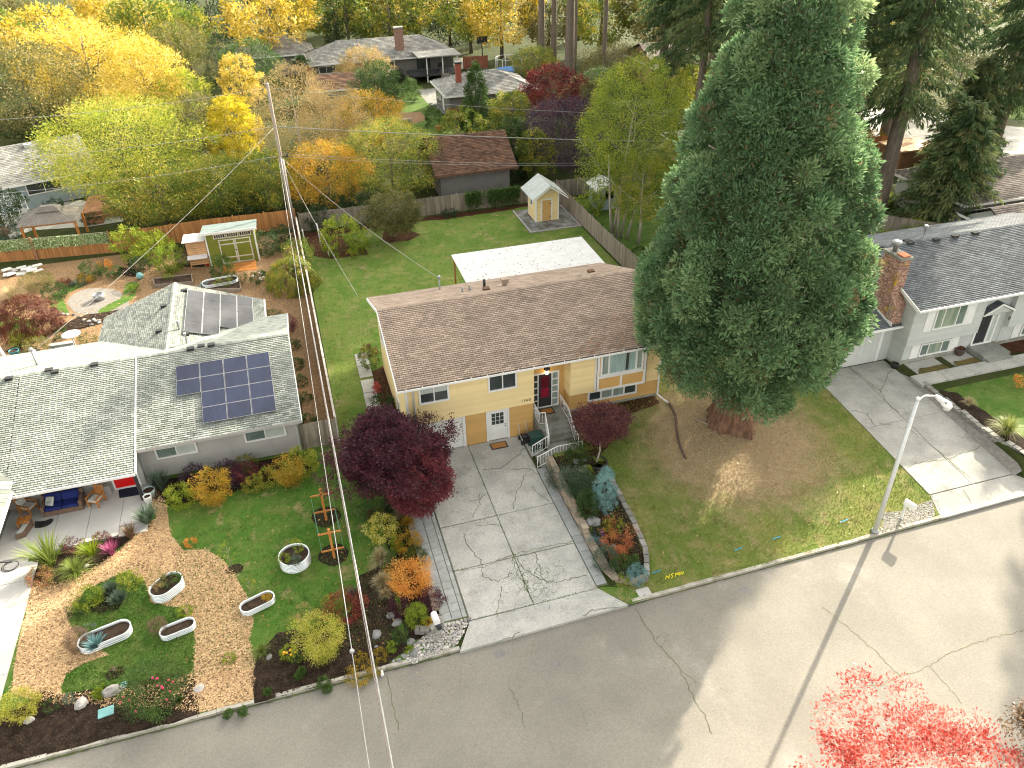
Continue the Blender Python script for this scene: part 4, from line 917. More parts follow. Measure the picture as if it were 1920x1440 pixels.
# ------------------------------------------------------------------ fences
BOARD = {}
def fence(label, pts, h, m, bw=.14, post=2.4, pm=None, hs=None, cap=False, joined=False, name='wooden_fence', skip=None, rail_side=1, base=0.0):
    pts = [Vector((p[0], p[1], 0)) for p in pts]; c = pts[0].lerp(pts[-1], .5)
    t = thing(name, label, 'fence', (c.x, c.y, 0)); pm = pm or m
    if m.name not in BOARD: BOARD[m.name] = box_mesh('board', m)
    mbj = MB(); rails = MB()
    for a, b in zip(pts[:-1], pts[1:]):
        u = (b-a).normalized(); nr = Vector((-u.y, u.x, 0)); L = (b-a).length; k = max(1, int(L/bw)); q = L/k
        for i in range(k):
            if skip and skip((a+u*i*q)): continue
            o = a+u*(i*q+.004); z0 = H(o.x, o.y)+base; hh = (hs(o) if hs else h)+random.uniform(-.015, .015); o.z = z0+.03
            A, B_, C_ = u*(q-.008), nr*.022+u*0, Vector((0, 0, hh))
            if joined: mbj.obox(o, A, B_, C_, random.random())
            else: place('board', BOARD[m.name], t, bmat(o+nr*random.uniform(-.004, .004), A, B_, C_))
        for z in (.35, (h-.25)):
            o = a+nr*(-.05*rail_side-(.0 if rail_side > 0 else .0)); o.z = H(a.x, a.y)+z+base; mb = MB(); mb.obox(o, u*L+Vector((0, 0, H(b.x, b.y)-H(a.x, a.y))), nr*.045, (0, 0, .09)); mb.build('rail', pm, t)
        if cap:
            o = a-nr*.05; o.z = H(a.x, a.y)+h+.05+base; mb = MB(); mb.obox(o, u*L, nr*.13, (0, 0, .035)); mb.build('cap_rail', pm, t)
        k = max(1, round(L/post))
        for i in range(k+1):
            p = a+u*(L*i/k); z = H(p.x, p.y)+base; hh = hs(p) if hs else h; mb = MB(); mb.obox((p-u*.05-nr*.055*(1 if rail_side > 0 else -.5))+Vector((0, 0, z)), u*.1, nr*.1, (0, 0, hh+.12)); mb.build('post', pm, t)
    if joined: tag(mbj.build('boards', m, t), kind='stuff')
    return t
fence('weathered grey board fence along the back of the lawn behind the yellow house', [(.6, 71.9), (25.7, 71.9)], 1.75, WEATH, pm=WEATH, rail_side=-1)
fence('grey board fence running from the yellow shed towards the big conifer', [(25.85, 71.8), (25.85, 60), (25.85, 48.5)], 1.75, WEATH, rail_side=-1)
fence('narrow boundary fence with pale cap between the grey house and the yellow house', [(.36, 38.35), (.36, 59.6), (.36, 71)], 1.7, WEATH, cap=True, joined=True, pm=mat('pale_cap', (.56, .53, .47), (.46, .43, .37), .85, 2, 20, .2, tone=.1, rnd=.1, bump=.002))
fence('weathered gate panel between the two houses by the gold shrub', [(-1.9, 38.3), (.3, 38.3)], 1.75, WEATH, bw=.17, rail_side=-1)
fence('orange cedar fence behind the green garden shed', [(-15.7, 72.6), (-8, 73.2), (.3, 73.0)], 1.8, CEDAR, rail_side=-1)
fence('orange cedar fence with a leafy screen beside the gazebo', [(-33, 74.6), (-15.7, 72.6)], 1.0, CEDAR, rail_side=-1, name='cedar_fence')
fence('weathered fence of the next yard beyond the purple plum tree', [(26.1, 72.4), (36, 71.6)], 1.7, WEATH, rail_side=-1)
fence('brown board fence by the leaning fir trunk', [(48.0, 56.5), (51.8, 52.4), (54, 50)], 1.75, WEATH, rail_side=-1)
fence('tall tan fence round the side yard behind the firs', [(60.5, 72.6), (62.3, 73.9), (66.5, 73)], 1.9, CEDAR, bw=.2, rail_side=-1)
fence('grey picket fence at the far end of the sheltered lawn', [(26, 125), (34, 118), (38, 112)], 1.5, WEATH, bw=.3, joined=True)
fence('low dark fence in front of the far soil patch', [(12.2, 93), (15.4, 93.2)], 1.2, WEATH, bw=.25, joined=True)
fence('plum red fence panel behind the far basketball hoop', [(31.5, 133.5), (35.5, 133.0)], 1.9, mat('red_board', (.28, .1, .06), (.22, .08, .05), .85, 2, 20, .2, tone=.15, rnd=.1), bw=.3, joined=True)
# ------------------------------------------------------------------ grey ranch house on the left
lh = thing('ranch_house', 'grey single-storey house with pale green shingles and two groups of solar panels', 'house', (-9, 41, 0))
LE, LR, LRY, LEY = 2.6, 4.62, 44.1, 37.55
mb = MB(); mb.bx(-10.3, -1.9, 38.3, 49.2, 0, 2.6); mb.bx(-17.2, -10.3, 37.75, 49.2, 0, 2.5); mb.bx(-26, -17.2, 33.1, 49.2, 0, 2.55); mb.bx(-13.3, -3.4, 48.4, 53.3, 0, 2.6)
lwall = mb.build('wall', GREY, lh)
FLH = Fr((0, 38.3, 0), X, -Y); FPO = Fr((0, 37.75, 0), X, -Y); FGA = Fr((-17.2, 0, 0), Y, X)
boards(lwall, FLH, -10.3, -1.9, 0.05, 2.55, .3, GREY); boards(lwall, FPO, -17.2, -10.3, .05, 2.5, .3, GREY); boards(lwall, Fr((-1.9, 0, 0), Y, X), 38.3, 49.2, .05, 2.55, .3, GREY)
for x in (-1.93, -10.36): mb = MB(); mb.bx(x, x+.1, 38.2, 38.31, 0, 2.6); mb.build('corner_trim', PALE, lh)
for x in (-8.0, -5.6, -3.4):
    mb = MB(); FLH.B(mb, x, x+.03, .05, 1.5, .028, .034); mb.build('batten', GREY, lwall)
GRN = mat('green_tinted_glass', (.11, .15, .135), (.17, .22, .2), .1, 1, 4, .1, tone=0, bump=0, spec=.6)
window(lh, FLH, -9.42, -7.42, 1.36, 1.92, (1, 1), .09, .06, n0=.03, panes=[GRN, BLIND]); window(lh, FLH, -4.68, -2.58, 1.38, 1.95, (1, 1), .09, .06, n0=.03, panes=[GRN, BLIND])
window(lh, FPO, -15.6, -12.8, .98, 1.62, (1, 1.6, 1), .1, .06, n0=.03, panes=[GRN, BLIND, GLASS])
RED = mat('red_paint', (.72, .012, .012), (.66, .01, .01), .35, 2, 20, .04, bump=0, spec=.4)
mb = MB(); FPO.B(mb, -11.95, -11.85, .15, 2.3, 0, .06); FPO.B(mb, -10.65, -10.55, .15, 2.3, 0, .06); FPO.B(mb, -11.85, -10.65, .15, .25, 0, .1); mb.build('door_frame', WHITE, lh)
mb = MB(); FPO.B(mb, -11.85, -10.65, .25, 2.25, 0, .04); rd = mb.build('red_door', RED, lh)
mb = MB(); c = FPO.P(-11.1, 1.25, .045); mb.prism([c+Vector((a, 0, b)) for a, b in ((0, -.32), (.32, 0), (0, .32), (-.32, 0))], (0, -.02, 0)); mb.build('diamond_light', GLASS, rd)
mb = MB(); mb.bx(-12.75, -12.05, 37.35, 37.72, .1, .75); mb.build('planter_box', GREY, lh)
# roofs: right wing with lower eave further back, left part over the porch
def zline(y): return LR-(LR-LE)*(LRY-y)/(LRY-LEY)
roof_slope(lh, (-10.36, LEY, LE), (-1.5, LEY, LE), (-1.5, LRY, LR), (-10.36, LRY, LR), SH_GRN, indiv=300)
yL = 36.15; roof_slope(lh, (-16.4, yL, zline(yL)+.03), (-10.28, yL, zline(yL)+.03), (-10.28, LRY, LR+.03), (-16.4, LRY, LR+.03), SH_GRN, indiv=0, nm='porch_roof')
roof_slope(lh, (-27, yL, zline(yL)+.03), (-16.4, yL, zline(yL)+.03), (-16.4, LRY, LR+.03), (-27, LRY, LR+.03), SH_GRN, nm='porch_roof')
roof_slope(lh, (-1.5, 50.5, 2.7), (-27, 50.5, 2.7), (-27, LRY, LR), (-1.5, LRY, LR), SH_GRN)
ridge_caps(lh, (-27, LRY, LR+.05), (-1.5, LRY, LR+.05), SH_GRN)
# garage gable that comes forward at the far left
roof_slope(lh, (-16.1, 40.3, 2.5), (-16.1, 33.0, 2.32), (-20.5, 33.0, 4.0), (-20.5, 41.5, 4.1), SH_GRN, nm='garage_roof')
mb = MB(); mb.prism([(-16.15, 32.95, 2.2), (-16.02, 32.95, 2.2), (-16.02, 36.3, 2.25), (-16.15, 36.3, 2.25)], (0, 0, .13)); mb.bx(-16.3, -10.26, yL-.1, yL-.01, zline(yL)-.13, zline(yL)+.02); mb.build('gutter', WHITE, lh)
mb = MB(); mb.bx(-10.3, -1.5, LEY-.05, LEY-.005, LE-.16, LE+.01); mb.build('fascia', GREY, lh)
mb = MB(); mb.prism([(-1.5, LEY, LE-.16), (-1.5, LEY, LE+.03), (-1.5, LRY, LR+.03), (-1.5, LRY, LR-.16)], (.05, 0, 0)); mb.prism([(-1.5, LRY, LR-.16), (-1.5, LRY, LR+.03), (-1.5, 50.5, 2.73), (-1.5, 50.5, 2.54)], (.05, 0, 0)); mb.prism([(-10.27, yL, zline(yL)-.1), (-10.27, yL, zline(yL)+.07), (-10.27, LRY, LR+.07), (-10.27, LRY, LR-.1)], (.08, 0, 0)); mb.build('rake_board', WHITE, lh)
mb = MB(); mb.tube([(-1.82, LEY, LE-.05), (-1.82, 38.2, 2.4), (-1.82, 38.2, .1)], .045, 6); mb.build('downspout', PALE, lh)
# rear wing: gable with its ridge running back
WX, WZ = -8.65, 4.45
roof_slope(lh, (-3.0, 48.3, 2.6), (-3.0, 53.5, 2.6), (WX, 54.3, WZ), (WX, 43.9, WZ), SH_GRN, nm='wing_roof')
roof_slope(lh, (-13.7, 54.3, 2.6), (-13.7, 47.6, 2.6), (WX, 44.0, WZ), (WX, 54.3, WZ), SH_GRN, nm='wing_roof')
ridge_caps(lh, (WX, 44.3, WZ+.04), (WX, 54.3, WZ+.04), SH_GRN)
mb = MB(); mb.prism([(-13.6, 54.2, 2.45), (-3.0, 53.5, 2.45), (WX, 54.1, WZ-.1)], (0, -.1, 0)); mb.build('gable', GREY, lh); mb = MB(); mb.bx(-3.0, -2.9, 48.4, 53.5, 2.48, 2.62); mb.build('gutter', WHITE, lh)
# solar panels
SOL = mat('solar_cell', (.016, .022, .05), (.02, .028, .065), .16, .5, 40, .15, stretch=(6, 1, 1), tone=.1, rnd=.15, bump=0, spec=.7)
SOLB = mat('solar_cell_grey', (.02, .021, .026), (.05, .052, .058), .3, .35, 40, .1, stretch=(1.5, 1, 1), tone=.1, rnd=.12, bump=0, spec=.25, lo=.4, hi=.6)
ALU = mat('aluminium', (.55, .56, .57), (.5, .5, .5), .35, 3, 20, .05, bump=0, metal=.7)
def panel(par, o, a, b, n, m):
    mb = MB(); th = .035; mb.obox(o, a, b, n*th); fr = mb.build('solar_panel', ALU, par)
    q = MB(); ia, ib = a*.012, b*.018; q.obox(o+ia+ib+n*(th+.001), a-ia*2, b-ib*2, n*.006); q.build('cell_sheet', m, fr)
def array(label, O, a, b, cells, m):
    t = thing('solar_array', label, 'solar panels', tuple(O)); n = a.cross(b).normalized()
    if n.z < 0: n = -n
    for i, j in cells: panel(t, O+a*i*1.02+b*j*1.02+n*.12, a, b, n, m)
    r = MB()
    for j in sorted({c[1] for c in cells}):
        ii = [c[0] for c in cells if c[1] == j]
        r.obox(O+a*min(ii)*1.02+b*(j*1.02+.5)+n*.03, a*(max(ii)-min(ii)+1)*1.02, b*.04, n*.085)
    r.build('mounting_rail', METAL, t)
sv = Vector((0, LRY-LEY, LR-LE)).normalized()
def roofpx(px, py):
    r = ray(px, py); p0 = Vector((0, LEY, LE)); nn = X.cross(sv); c0 = Vector((0, 0, CAM_H)); t = (p0-c0).dot(nn)/r.dot(nn); return c0+r*t
A0, A1, A2 = roofpx(382, 797), roofpx(520, 773), roofpx(374, 685)
aa = X*((A1.x-A0.x)/3/1.02); bl = (roofpx(507, 662)-A1).dot(sv)/4/1.02
array('blue-black solar panels in a stepped block on the front roof', Vector((A0.x, A0.y, A0.z))-aa*1.02, aa, sv*bl, [(i, j) for i in range(4) for j in range(4) if not (i == 0 and j < 2)], SOL)
wv = (Vector((WX, 50, WZ))-Vector((-3.0, 50, 2.6))).normalized()
def wingpx(px, py):
    r = ray(px, py); p0 = Vector((-3, 50, 2.6)); nn = Y.cross(wv); c0 = Vector((0, 0, CAM_H)); t = (p0-c0).dot(nn)/r.dot(nn); return c0+r*t
B0, B1, B2 = wingpx(476, 623), wingpx(476, 563), wingpx(355, 540)
nv = (B2-B1).dot(wv)/4/1.02; nu = (B1.y-B0.y)/4/1.02
array('grey reflective solar panels on the rear wing roof', Vector((B0.x, B0.y-nu*1.02, B0.z)), Y*nu, wv*nv, [(i, j) for i in range(5) for j in range(4) if not (i == 0 and j < 2)], SOLB)
for px_, py_, wg in ((178, 686, 0), (93, 697, 0), (104, 699, 0), (18, 712, 0), (378, 652, 0), (397, 650, 0), (358, 657, 0), (308, 577, 1), (299, 623, 1), (346, 547, 1), (348, 626, 1)):
    p = at(px_, py_, 4.55 if not wg else 4.2); z = zline(p.y) if p.y < LRY else LR-(p.y-LRY)*.3
    if wg: z = WZ-abs(p.x-WX)*.33
    mb = MB(); mb.bx(p.x-.2, p.x+.2, p.y-.15, p.y+.15, z-.05, z+.14); mb.build('roof_vent', BLK, lh)
for px_, py_ in ((336, 617), (350, 640)):
    p = at(px_, py_, 4.3); mb = MB(); mb.lathe((p.x, p.y, 4.0), [(.12, 0), (.06, .1), (.06, .75), (.09, .8), (.09, .9)], 8); mb.build('vent_pipe', METAL, lh)
p = at(262, 735, 4.6); q = at(240, 712, 4.6)
mb = MB(); mb.tube([(-16.1, 46.2, 3.6), (-16.1, 46.2, 5.0)], .06, 6); mb.lathe((-16.1, 46.2, 5.0), [(.1, 0), (.14, .1), (.05, .22)], 8); mb.build('service_mast', METAL, lh); LMAST = (-16.1, 46.2, 5.1)
# porch floor and post
pf = tag(MB().bx(-16.95, -10.05, 33.9, 38.9, -.1, .05).build('porch_floor', FOUND), kind='structure')
for x0, x1, y0 in ((-17.15, -14.6, 33.75), (-14.58, -13.0, 33.8), (-12.98, -11.4, 33.85), (-11.38, -10.05, 34.6)): place('slab', sc_, pf, bmat((x0, y0, -.05), (x1-x0, 0, 0), (0, 38.9-y0, 0), (0, 0, .2)))
place('slab', sc_, pf, bmat((-11.36, 33.85, -.1), (1.35, 0, 0), (0, .73, 0), (0, 0, .17))); place('slab', sc_, pf, bmat((-17.15, 33.3, -.1), (1.6, 0, 0), (0, .44, 0), (0, 0, .15)))
mb = MB(); mb.bx(-10.45, -10.3, 36.3, 36.45, .15, 2.25); mb.build('porch_post', DGREY, lh)
# ------------------------------------------------------------------ white-grey split house on the right
wh = thing('split_level_house', 'pale grey split-level house with slate roof, white shutters and a small door gable', 'house', (43, 38, 1))
WZB, WO, WE = 1.0, 2.62, 5.35
mb = MB(); mb.bx(35.5, 41.0, 33.5, 34.2, WO, WE+.05); mb.bx(43.4, 52, 33.5, 34.2, WO, WE+.05); mb.prism([(35.55, 33.9, .6), (35.55, 43.0, .6), (35.55, 43.0, 5.4), (35.55, 38.3, 7.15), (35.55, 33.9, 5.55)], (16.4, 0, 0)); mb.bx(29.6, 35.5, 34.75, 42.5, .6, 3.7)
wwall = mb.build('wall', PALE, wh)
FW1 = Fr((0, 33.5, 0), X, -Y); FW2 = Fr((0, 33.9, 0), X, -Y); FWS = Fr((35.5, 0, 0), -Y, -X); FWG = Fr((0, 34.75, 0), X, -Y)
boards(wwall, FW1, 35.5, 41.0, WO, WE, .22, PALE); boards(wwall, FW1, 43.4, 52, WO, WE, .22, PALE); boards(wwall, FW2, 35.55, 41.0, 1.3, WO, .22, PALE); boards(wwall, FW2, 43.4, 52, 1.3, WO, .22, PALE); boards(wwall, FW2, 41.0, 43.4, WO, WE, .22, PALE)
boards(wwall, FWS, -43.0, -33.5, 1.2, 5.4, .24, PALE); boards(wwall, FWS, lambda z: -(38.3+(7.15-z)*2.65), lambda z: -(38.3-(7.15-z)*2.65), 5.4, 6.95, .24, PALE)
boards(wwall, FWG, 34.75, 35.5, 1.05, 3.55, .22, PALE)
mb = MB(); mb.bx(35.6, 52, 33.82, 33.9, .5, 1.3); mb.build('foundation', FOUND, wh)
mb = MB(); FWG.B(mb, 31.4, 34.55, 1.0, 3.35, 0, .03); wg = mb.build('garage_door', mat('grey_door_paint', (.56, .57, .55), (.53, .54, .52), .6, 2, 30, .04, bump=0), wh)
mb = MB()
for i in range(4):
    for j in range(6): FWG.B(mb, 31.46+j*.515, 31.92+j*.515, 1.08+i*.57, 1.58+i*.57, .031, .042)
mb.build('door_panels', bpy.data.materials['grey_door_paint'], wg)
mb = MB(); FWG.B(mb, 34.55, 34.75, 1.0, 3.5, 0, .06); FWG.B(mb, 31.2, 31.4, 1.0, 3.5, 0, .06); FWG.B(mb, 31.4, 34.55, 3.35, 3.5, 0, .06); mb.build('door_frame', WHITE, wh)
roof_slope(wh, (35.25, 33.0, 5.47), (52.5, 33.0, 5.47), (52.5, 38.3, 7.33), (35.25, 38.3, 7.33), SH_GRY)
roof_slope(wh, (52.5, 43.6, 5.47), (35.25, 43.6, 5.47), (35.25, 38.3, 7.33), (52.5, 38.3, 7.33), SH_GRY)
ridge_caps(wh, (35.25, 38.3, 7.36), (52.5, 38.3, 7.36), SH_GRY)
roof_slope(wh, (29.2, 34.15, 3.82), (35.5, 34.15, 3.82), (35.5, 39.2, 5.25), (29.2, 39.2, 5.25), SH_GRY, nm='garage_roof')
roof_slope(wh, (35.5, 43, 4.0), (29.2, 43, 4.0), (29.2, 39.2, 5.25), (35.5, 39.2, 5.25), SH_GRY, nm='garage_roof')
mb = MB(); mb.bx(35.2, 52.5, 32.9, 32.99, 5.33, 5.47); mb.bx(29.2, 35.85, 34.05, 34.14, 3.68, 3.82); mb.build('gutter', WHITE, wh)
mb = MB(); mb.prism([(35.2, 33, 5.27), (35.2, 33, 5.5), (35.2, 38.3, 7.36), (35.2, 38.3, 7.13)], (.045, 0, 0)); mb.prism([(35.2, 38.3, 7.13), (35.2, 38.3, 7.36), (35.2, 43.6, 5.5), (35.2, 43.6, 5.27)], (.045, 0, 0)); mb.build('rake_board', WHITE, wh)
WGL = mat('green_curtain_glass', (.2, .26, .21), (.32, .36, .28), .12, 2.4, 4, .12, tone=0, bump=0, spec=.6, stretch=(2, 2, .2))
window(wh, FW1, 37.2, 39.4, 3.65, 5.0, (.8, 1.5, .8), .09, .07, n0=.03, panes=[WGL, WGL, GRN]); window(wh, FW2, 37.2, 39.35, 1.45, 2.2, (.8, 1.5, .8), .09, .07, n0=.03, panes=[GRN, WGL, GRN])
window(wh, FW2, 45.3, 48.0, 1.5, 2.3, (1, 1.4, 1), .09, .07, n0=.03, panes=[GRN, WGL, GRN]); window(wh, FW1, 45.8, 48.0, 3.65, 5.0, (1, 1), .09, .07, n0=.03, panes=[GRN, WGL])
def shutter(F, u0, u1, w0, w1):
    mb = MB(); F.B(mb, u0, u1, w0, w1, .03, .06); s_ = mb.build('shutter', WHITE, wh); k = int((w1-w0)/.1); mb = MB()
    for i in range(1, k): F.B(mb, u0+.05, u1-.05, w0+(w1-w0)*i/k-.03, w0+(w1-w0)*i/k+.015, .061, .072)
    mb.build('louver', WHITE, s_)
for F, u, w0, w1 in ((FW1, 36.45, 3.5, 5.15), (FW1, 39.55, 3.5, 5.15), (FW2, 36.45, 1.3, 2.35), (FW2, 39.5, 1.3, 2.35), (FW2, 44.5, 1.35, 2.45), (FW1, 44.95, 3.5, 5.15)): shutter(F, u, u+.62, w0, w1)
mb = MB(); FW2.B(mb, 41.2, 41.34, 1.45, 3.65, 0, .08); FW2.B(mb, 42.25, 42.37, 1.45, 3.65, 0, .08); FW2.B(mb, 42.72, 42.84, 1.45, 3.65, 0, .08); FW2.B(mb, 41.2, 42.84, 3.55, 3.67, 0, .08); FW2.B(mb, 41.2, 42.84, 1.4, 1.5, 0, .12); mb.build('door_frame', WHITE, wh)
mb = MB(); FW2.B(mb, 41.35, 42.24, 1.5, 3.54, 0, .04); wd = mb.build('front_door', DGREY, wh); mb = MB()
for i in range(3):
    for j in range(2): FW2.B(mb, 41.43+j*.4, 41.77+j*.4, 1.62+i*.65, 2.15+i*.65, .041, .052)
mb.build('door_panels', DGREY, wd); mb = MB(); FW2.B(mb, 42.38, 42.71, 1.5, 3.54, .005, .03); mb.build('side_light', BLIND, wh)
# small gable over the door
GZ = 4.58
for s_ in (-1, 1):
    e0, e1 = (42.2+s_*1.2, 33.38, 3.98), (42.2+s_*1.2, 33.95, 3.98); r0_, r1_ = (42.2, 33.38, GZ), (42.2, 33.95, GZ)
    roof_slope(wh, e1 if s_ < 0 else e0, e0 if s_ < 0 else e1, r0_ if s_ < 0 else r1_, r1_ if s_ < 0 else r0_, SH_GRY, nm='door_gable', deck=.05)
mb = MB(); mb.prism([(41.0, 33.37, 3.86), (42.2, 33.37, 4.46), (43.4, 33.37, 3.86), (43.4, 33.37, 4.0), (42.2, 33.37, 4.6), (41.0, 33.37, 4.0)], (0, -.05, 0)); mb.build('gable_board', WHITE, wh)
mb = MB(); mb.prism([(41.2, 33.4, 3.9), (43.2, 33.4, 3.9), (42.2, 33.4, 4.44)], (0, .48, 0)); mb.build('gable_infill', PALE, wh)
mb = MB(); mb.lathe((43.5, 33.62, 3.75), [(.03, -.2), (.09, -.15), (.09, .05), (.17, .06), (.04, .18)], 8); mb.tube([(43.5, 33.62, 3.9), (43.5, 33.9, 3.95)], .02, 5); mb.tube([(43.3+math.cos(t_)*.1, 33.48, 3.3+math.sin(t_)*.1) for t_ in np.linspace(0, 6.28, 10)], .02, 4); mb.build('wall_lantern', BLK, wh)
mb = MB(); mb.bx(43.6, 43.7, 33.7, 33.86, 2.6, 2.75); mb.build('letter_box', BLK, wh)
for px_, py_, kk in ((1708, 451, 0), (1757, 444, 0), (1792, 438, 0), (1830, 432, 0), (1650, 460, 0), (1702, 446, 0), (1733, 438, 1)):
    p = at(px_, py_, 7.5); mb = MB(); z = 7.33-abs(p.y-38.3)*.35
    if kk: mb.lathe((p.x, p.y, z), [(.12, 0), (.06, .1), (.06, .7), (.16, .75), (.12, .95)], 8); mb.build('vent_pipe', METAL, wh)
    else: mb.bx(p.x-.22, p.x+.22, p.y-.15, p.y+.15, z-.03, z+.13); mb.build('roof_vent', GAPVENT, wh)
# brick chimney on the garage roof
BRICK = mat('mossy_brick', (.30, .14, .095), (.44, .31, .25), .92, 9, 20, .25, tone=.45, bump=.006, stain=(.38, .24, .03), st=(.54, .66), ssc=1.3)
MORT = mat('brick_mortar', (.42, .36, .32), (.32, .27, .24), .95, 6, 30, .2, bump=.004)
CX0, CX1, CY0, CY1, CZ0, CZ1 = 34.66, 35.4, 34.85, 36.35, 3.6, 8.05
mb = MB(); mb.bx(CX0+.02, CX1-.02, CY0+.02, CY1-.02, CZ0, CZ1-.02); mb.bx(CX0+.02, CX1-.02, 34.35, CY0+.03, CZ0, 5.2); ch = mb.build('chimney', MORT, wh); mb = MB(); k = int((CZ1-CZ0)/.085)
for i in range(k):
    z = CZ0+i*.085
    x = CX0-.1*(i % 2)
    while x < CX1:
        a, b = max(x, CX0), min(x+.2, CX1); x += .21
        if b-a > .03:
            f = CY0 if z > 5.15 else 34.34; mb.bx(a, b, f, f+.1, z, z+.072, random.random())
    y = CY0-.1*(i % 2) if z > 5.15 else 34.34
    while y < CY1:
        a, b = max(y, CY0 if z > 5.15 else 34.34), min(y+.2, CY1); y += .21
        if b-a > .03: mb.bx(CX0, CX0+.1, a+.101 if a < 34.5 else a+(.0 if a > CY0+.05 else .101), b, z, z+.072, random.random())
        if b-a > .03 and z > 5.6: mb.bx(CX1-.1, CX1, a+(.0 if a > CY0+.05 else .101), b-.001, z, z+.072, random.random())
tag(mb.build('bricks', BRICK, ch), kind='stuff')
mb = MB(); mb.prism([(CX0, 34.33, 5.19), (CX0, CY0, 5.65), (CX0, CY0, 5.19)], (.8, 0, 0)); mb.build('chimney_shoulder', BRICK, ch)
mb = MB(); mb.bx(CX0-.08, CX1+.08, CY0-.08, CY1+.08, CZ1-.02, CZ1+.14); mb.build('chimney_cap', G_CONCD, ch)
mb = MB(); mb.bx(CX0+.1, CX1-.1, CY0+.0, CY0+.6, CZ1+.14, CZ1+.24); mb.build('clay_lid', mat('terracotta', (.5, .2, .1), (.42, .16, .08), .85, 3, 20, .15), ch)
mb = MB(); mb.lathe(((CX0+CX1)/2, CY1-.4, CZ1+.14), [(.16, 0), (.16, .4), (.3, .42), (.3, .62), (.1, .66)], 12); mb.build('flue_cap', METAL, ch)
mb = MB(); mb.bx(CX0-.06, CX0-.0, 34.2, CY1, 4.0, 4.12); mb.obox((CX0-.05, 34.2, 3.86), (0, 2.2, .62), (.05, 0, 0), (0, 0, .1)); mb.build('flashing', WHITE, ch)
# walk and steps of that house
wk = tag(MB().bx(36, 45, 31.2, 31.3, .6, .7).build('front_walk', G_CONCD), kind='structure')
for i in range(5): place('slab', sm_, wk, bmat((35.4+i*2.0, 31.3-.02*i, .95), (1.98, 0, 0), (0, 1.05, 0), (0, 0, .2)))
mb = MB(); mb.bx(41.0, 43.1, 32.4, 33.8, .9, 1.42); mb.bx(41.1, 43.0, 32.05, 32.4, .9, 1.28); mb.build('porch_step', G_CONCD, wh)
for x0, x1 in ((36.1, 38.4), (39.0, 40.9)): place('slab', sm_, wk, bmat((x0, 32.42, .95), (x1-x0, 0, 0), (0, 1.35, 0), (0, 0, .12)))
drape('mossy_patch', [(36.1, 32.4), (38.4, 32.4), (38.3, 32.9), (36.6, 32.95)], .075, mat('dry_moss', (.17, .13, .035), (.1, .085, .03), .95, 3, 30, .4, bump=.01), 1, .05); drape('mossy_patch', [(39, 32.4), (40.9, 32.4), (40.8, 32.9), (39.2, 32.9)], .075, bpy.data.materials['dry_moss'], 1, .05)
drape('door_bed', [(43.2, 32.6), (48, 32.6), (48, 33.8), (43.2, 33.8)], .03, G_BARK, 1, .05)
# ------------------------------------------------------------------ retaining walls made of blocks
def block_wall(label, path, zf, hf, m, bl=.42, bh=.16, bd=.26, capm=None, name='retaining_wall'):
    P = [Vector((p[0], p[1], 0)) for p in path]; c = P[len(P)//2]; t = thing(name, label, 'wall', (c.x, c.y, 0)); me = box_mesh('block', m); cm = box_mesh('cap_block', capm or m)
    seg = [(P[i+1]-P[i]).length for i in range(len(P)-1)]; L = sum(seg)
    def pt(s):
        for i, l in enumerate(seg):
            if s <= l or i == len(seg)-1: return P[i].lerp(P[i+1], s/l), (P[i+1]-P[i]).normalized()
            s -= l
    rows = 12
    for r in range(rows):
        s = -(r % 2)*bl*.5; 
        while s < L-.02:
            a, e = max(0, s), min(L, s+bl); s += bl
            if e-a < .08: continue
            p, u = pt((a+e)/2); z0 = zf(p); n = int(round(hf(p)/bh))
            if r >= n: continue
            top = r == n-1; nr = Vector((-u.y, u.x, 0)); w_ = e-a-.03; dd = bd+(.05 if top else 0); o = p-u*w_/2-nr*dd/2+Vector((0, 0, z0+r*bh)); jit = random.uniform(-.012, .012)
            place('cap_block' if top else 'block', cm if top else me, t, bmat(o+nr*jit, u*w_, nr*dd, (0, 0, bh*(.75 if top else 1)-.008)))
    return t
PW = [(11.38, 32.2), (11.38, 26), (11.42, 24.2), (11.7, 23.35), (12.4, 22.95), (13.1, 23.0)]
block_wall('tan block retaining wall between driveway pavers and the planted bed', PW, lambda p: 0.02, lambda p: .32+max(0, (p.y-23))*.072, G_WALL)
block_wall('low grey stone edging between planted bed and front lawn', [(13.15, 23.1), (13.75, 24.6), (13.9, 26.2), (13.95, 28.4), (14.0, 29.6)], lambda p: H(p.x, p.y)-.12, lambda p: .32, G_WALLG, bl=.5, bd=.2)
block_wall('grey block retaining wall beside the gravel of the right driveway', [(35.75, 32.0), (35.72, 29), (35.75, 26), (36.1, 24.2), (36.9, 23.0)], lambda p: H(35.4, p.y)-.08, lambda p: max(.2, 1.22-H(35.4, p.y)) if p.y > 24 else .9, G_WALLG, bl=.4, bh=.15)
block_wall('curved stone end wall behind the mailbox', [(2.0, 23.35), (2.6, 23.15), (3.1, 23.3), (3.2, 23.8)], lambda p: 0.0, lambda p: .3, G_WALLG, bl=.45)
block_wall('low tan stone edging beside the left paver strip', [(3.15, 24.2), (3.15, 27.0), (3.1, 30.2), (3.5, 31.2), (4.2, 31.9)], lambda p: 0.0, lambda p: .18, G_WALL, bl=.5)
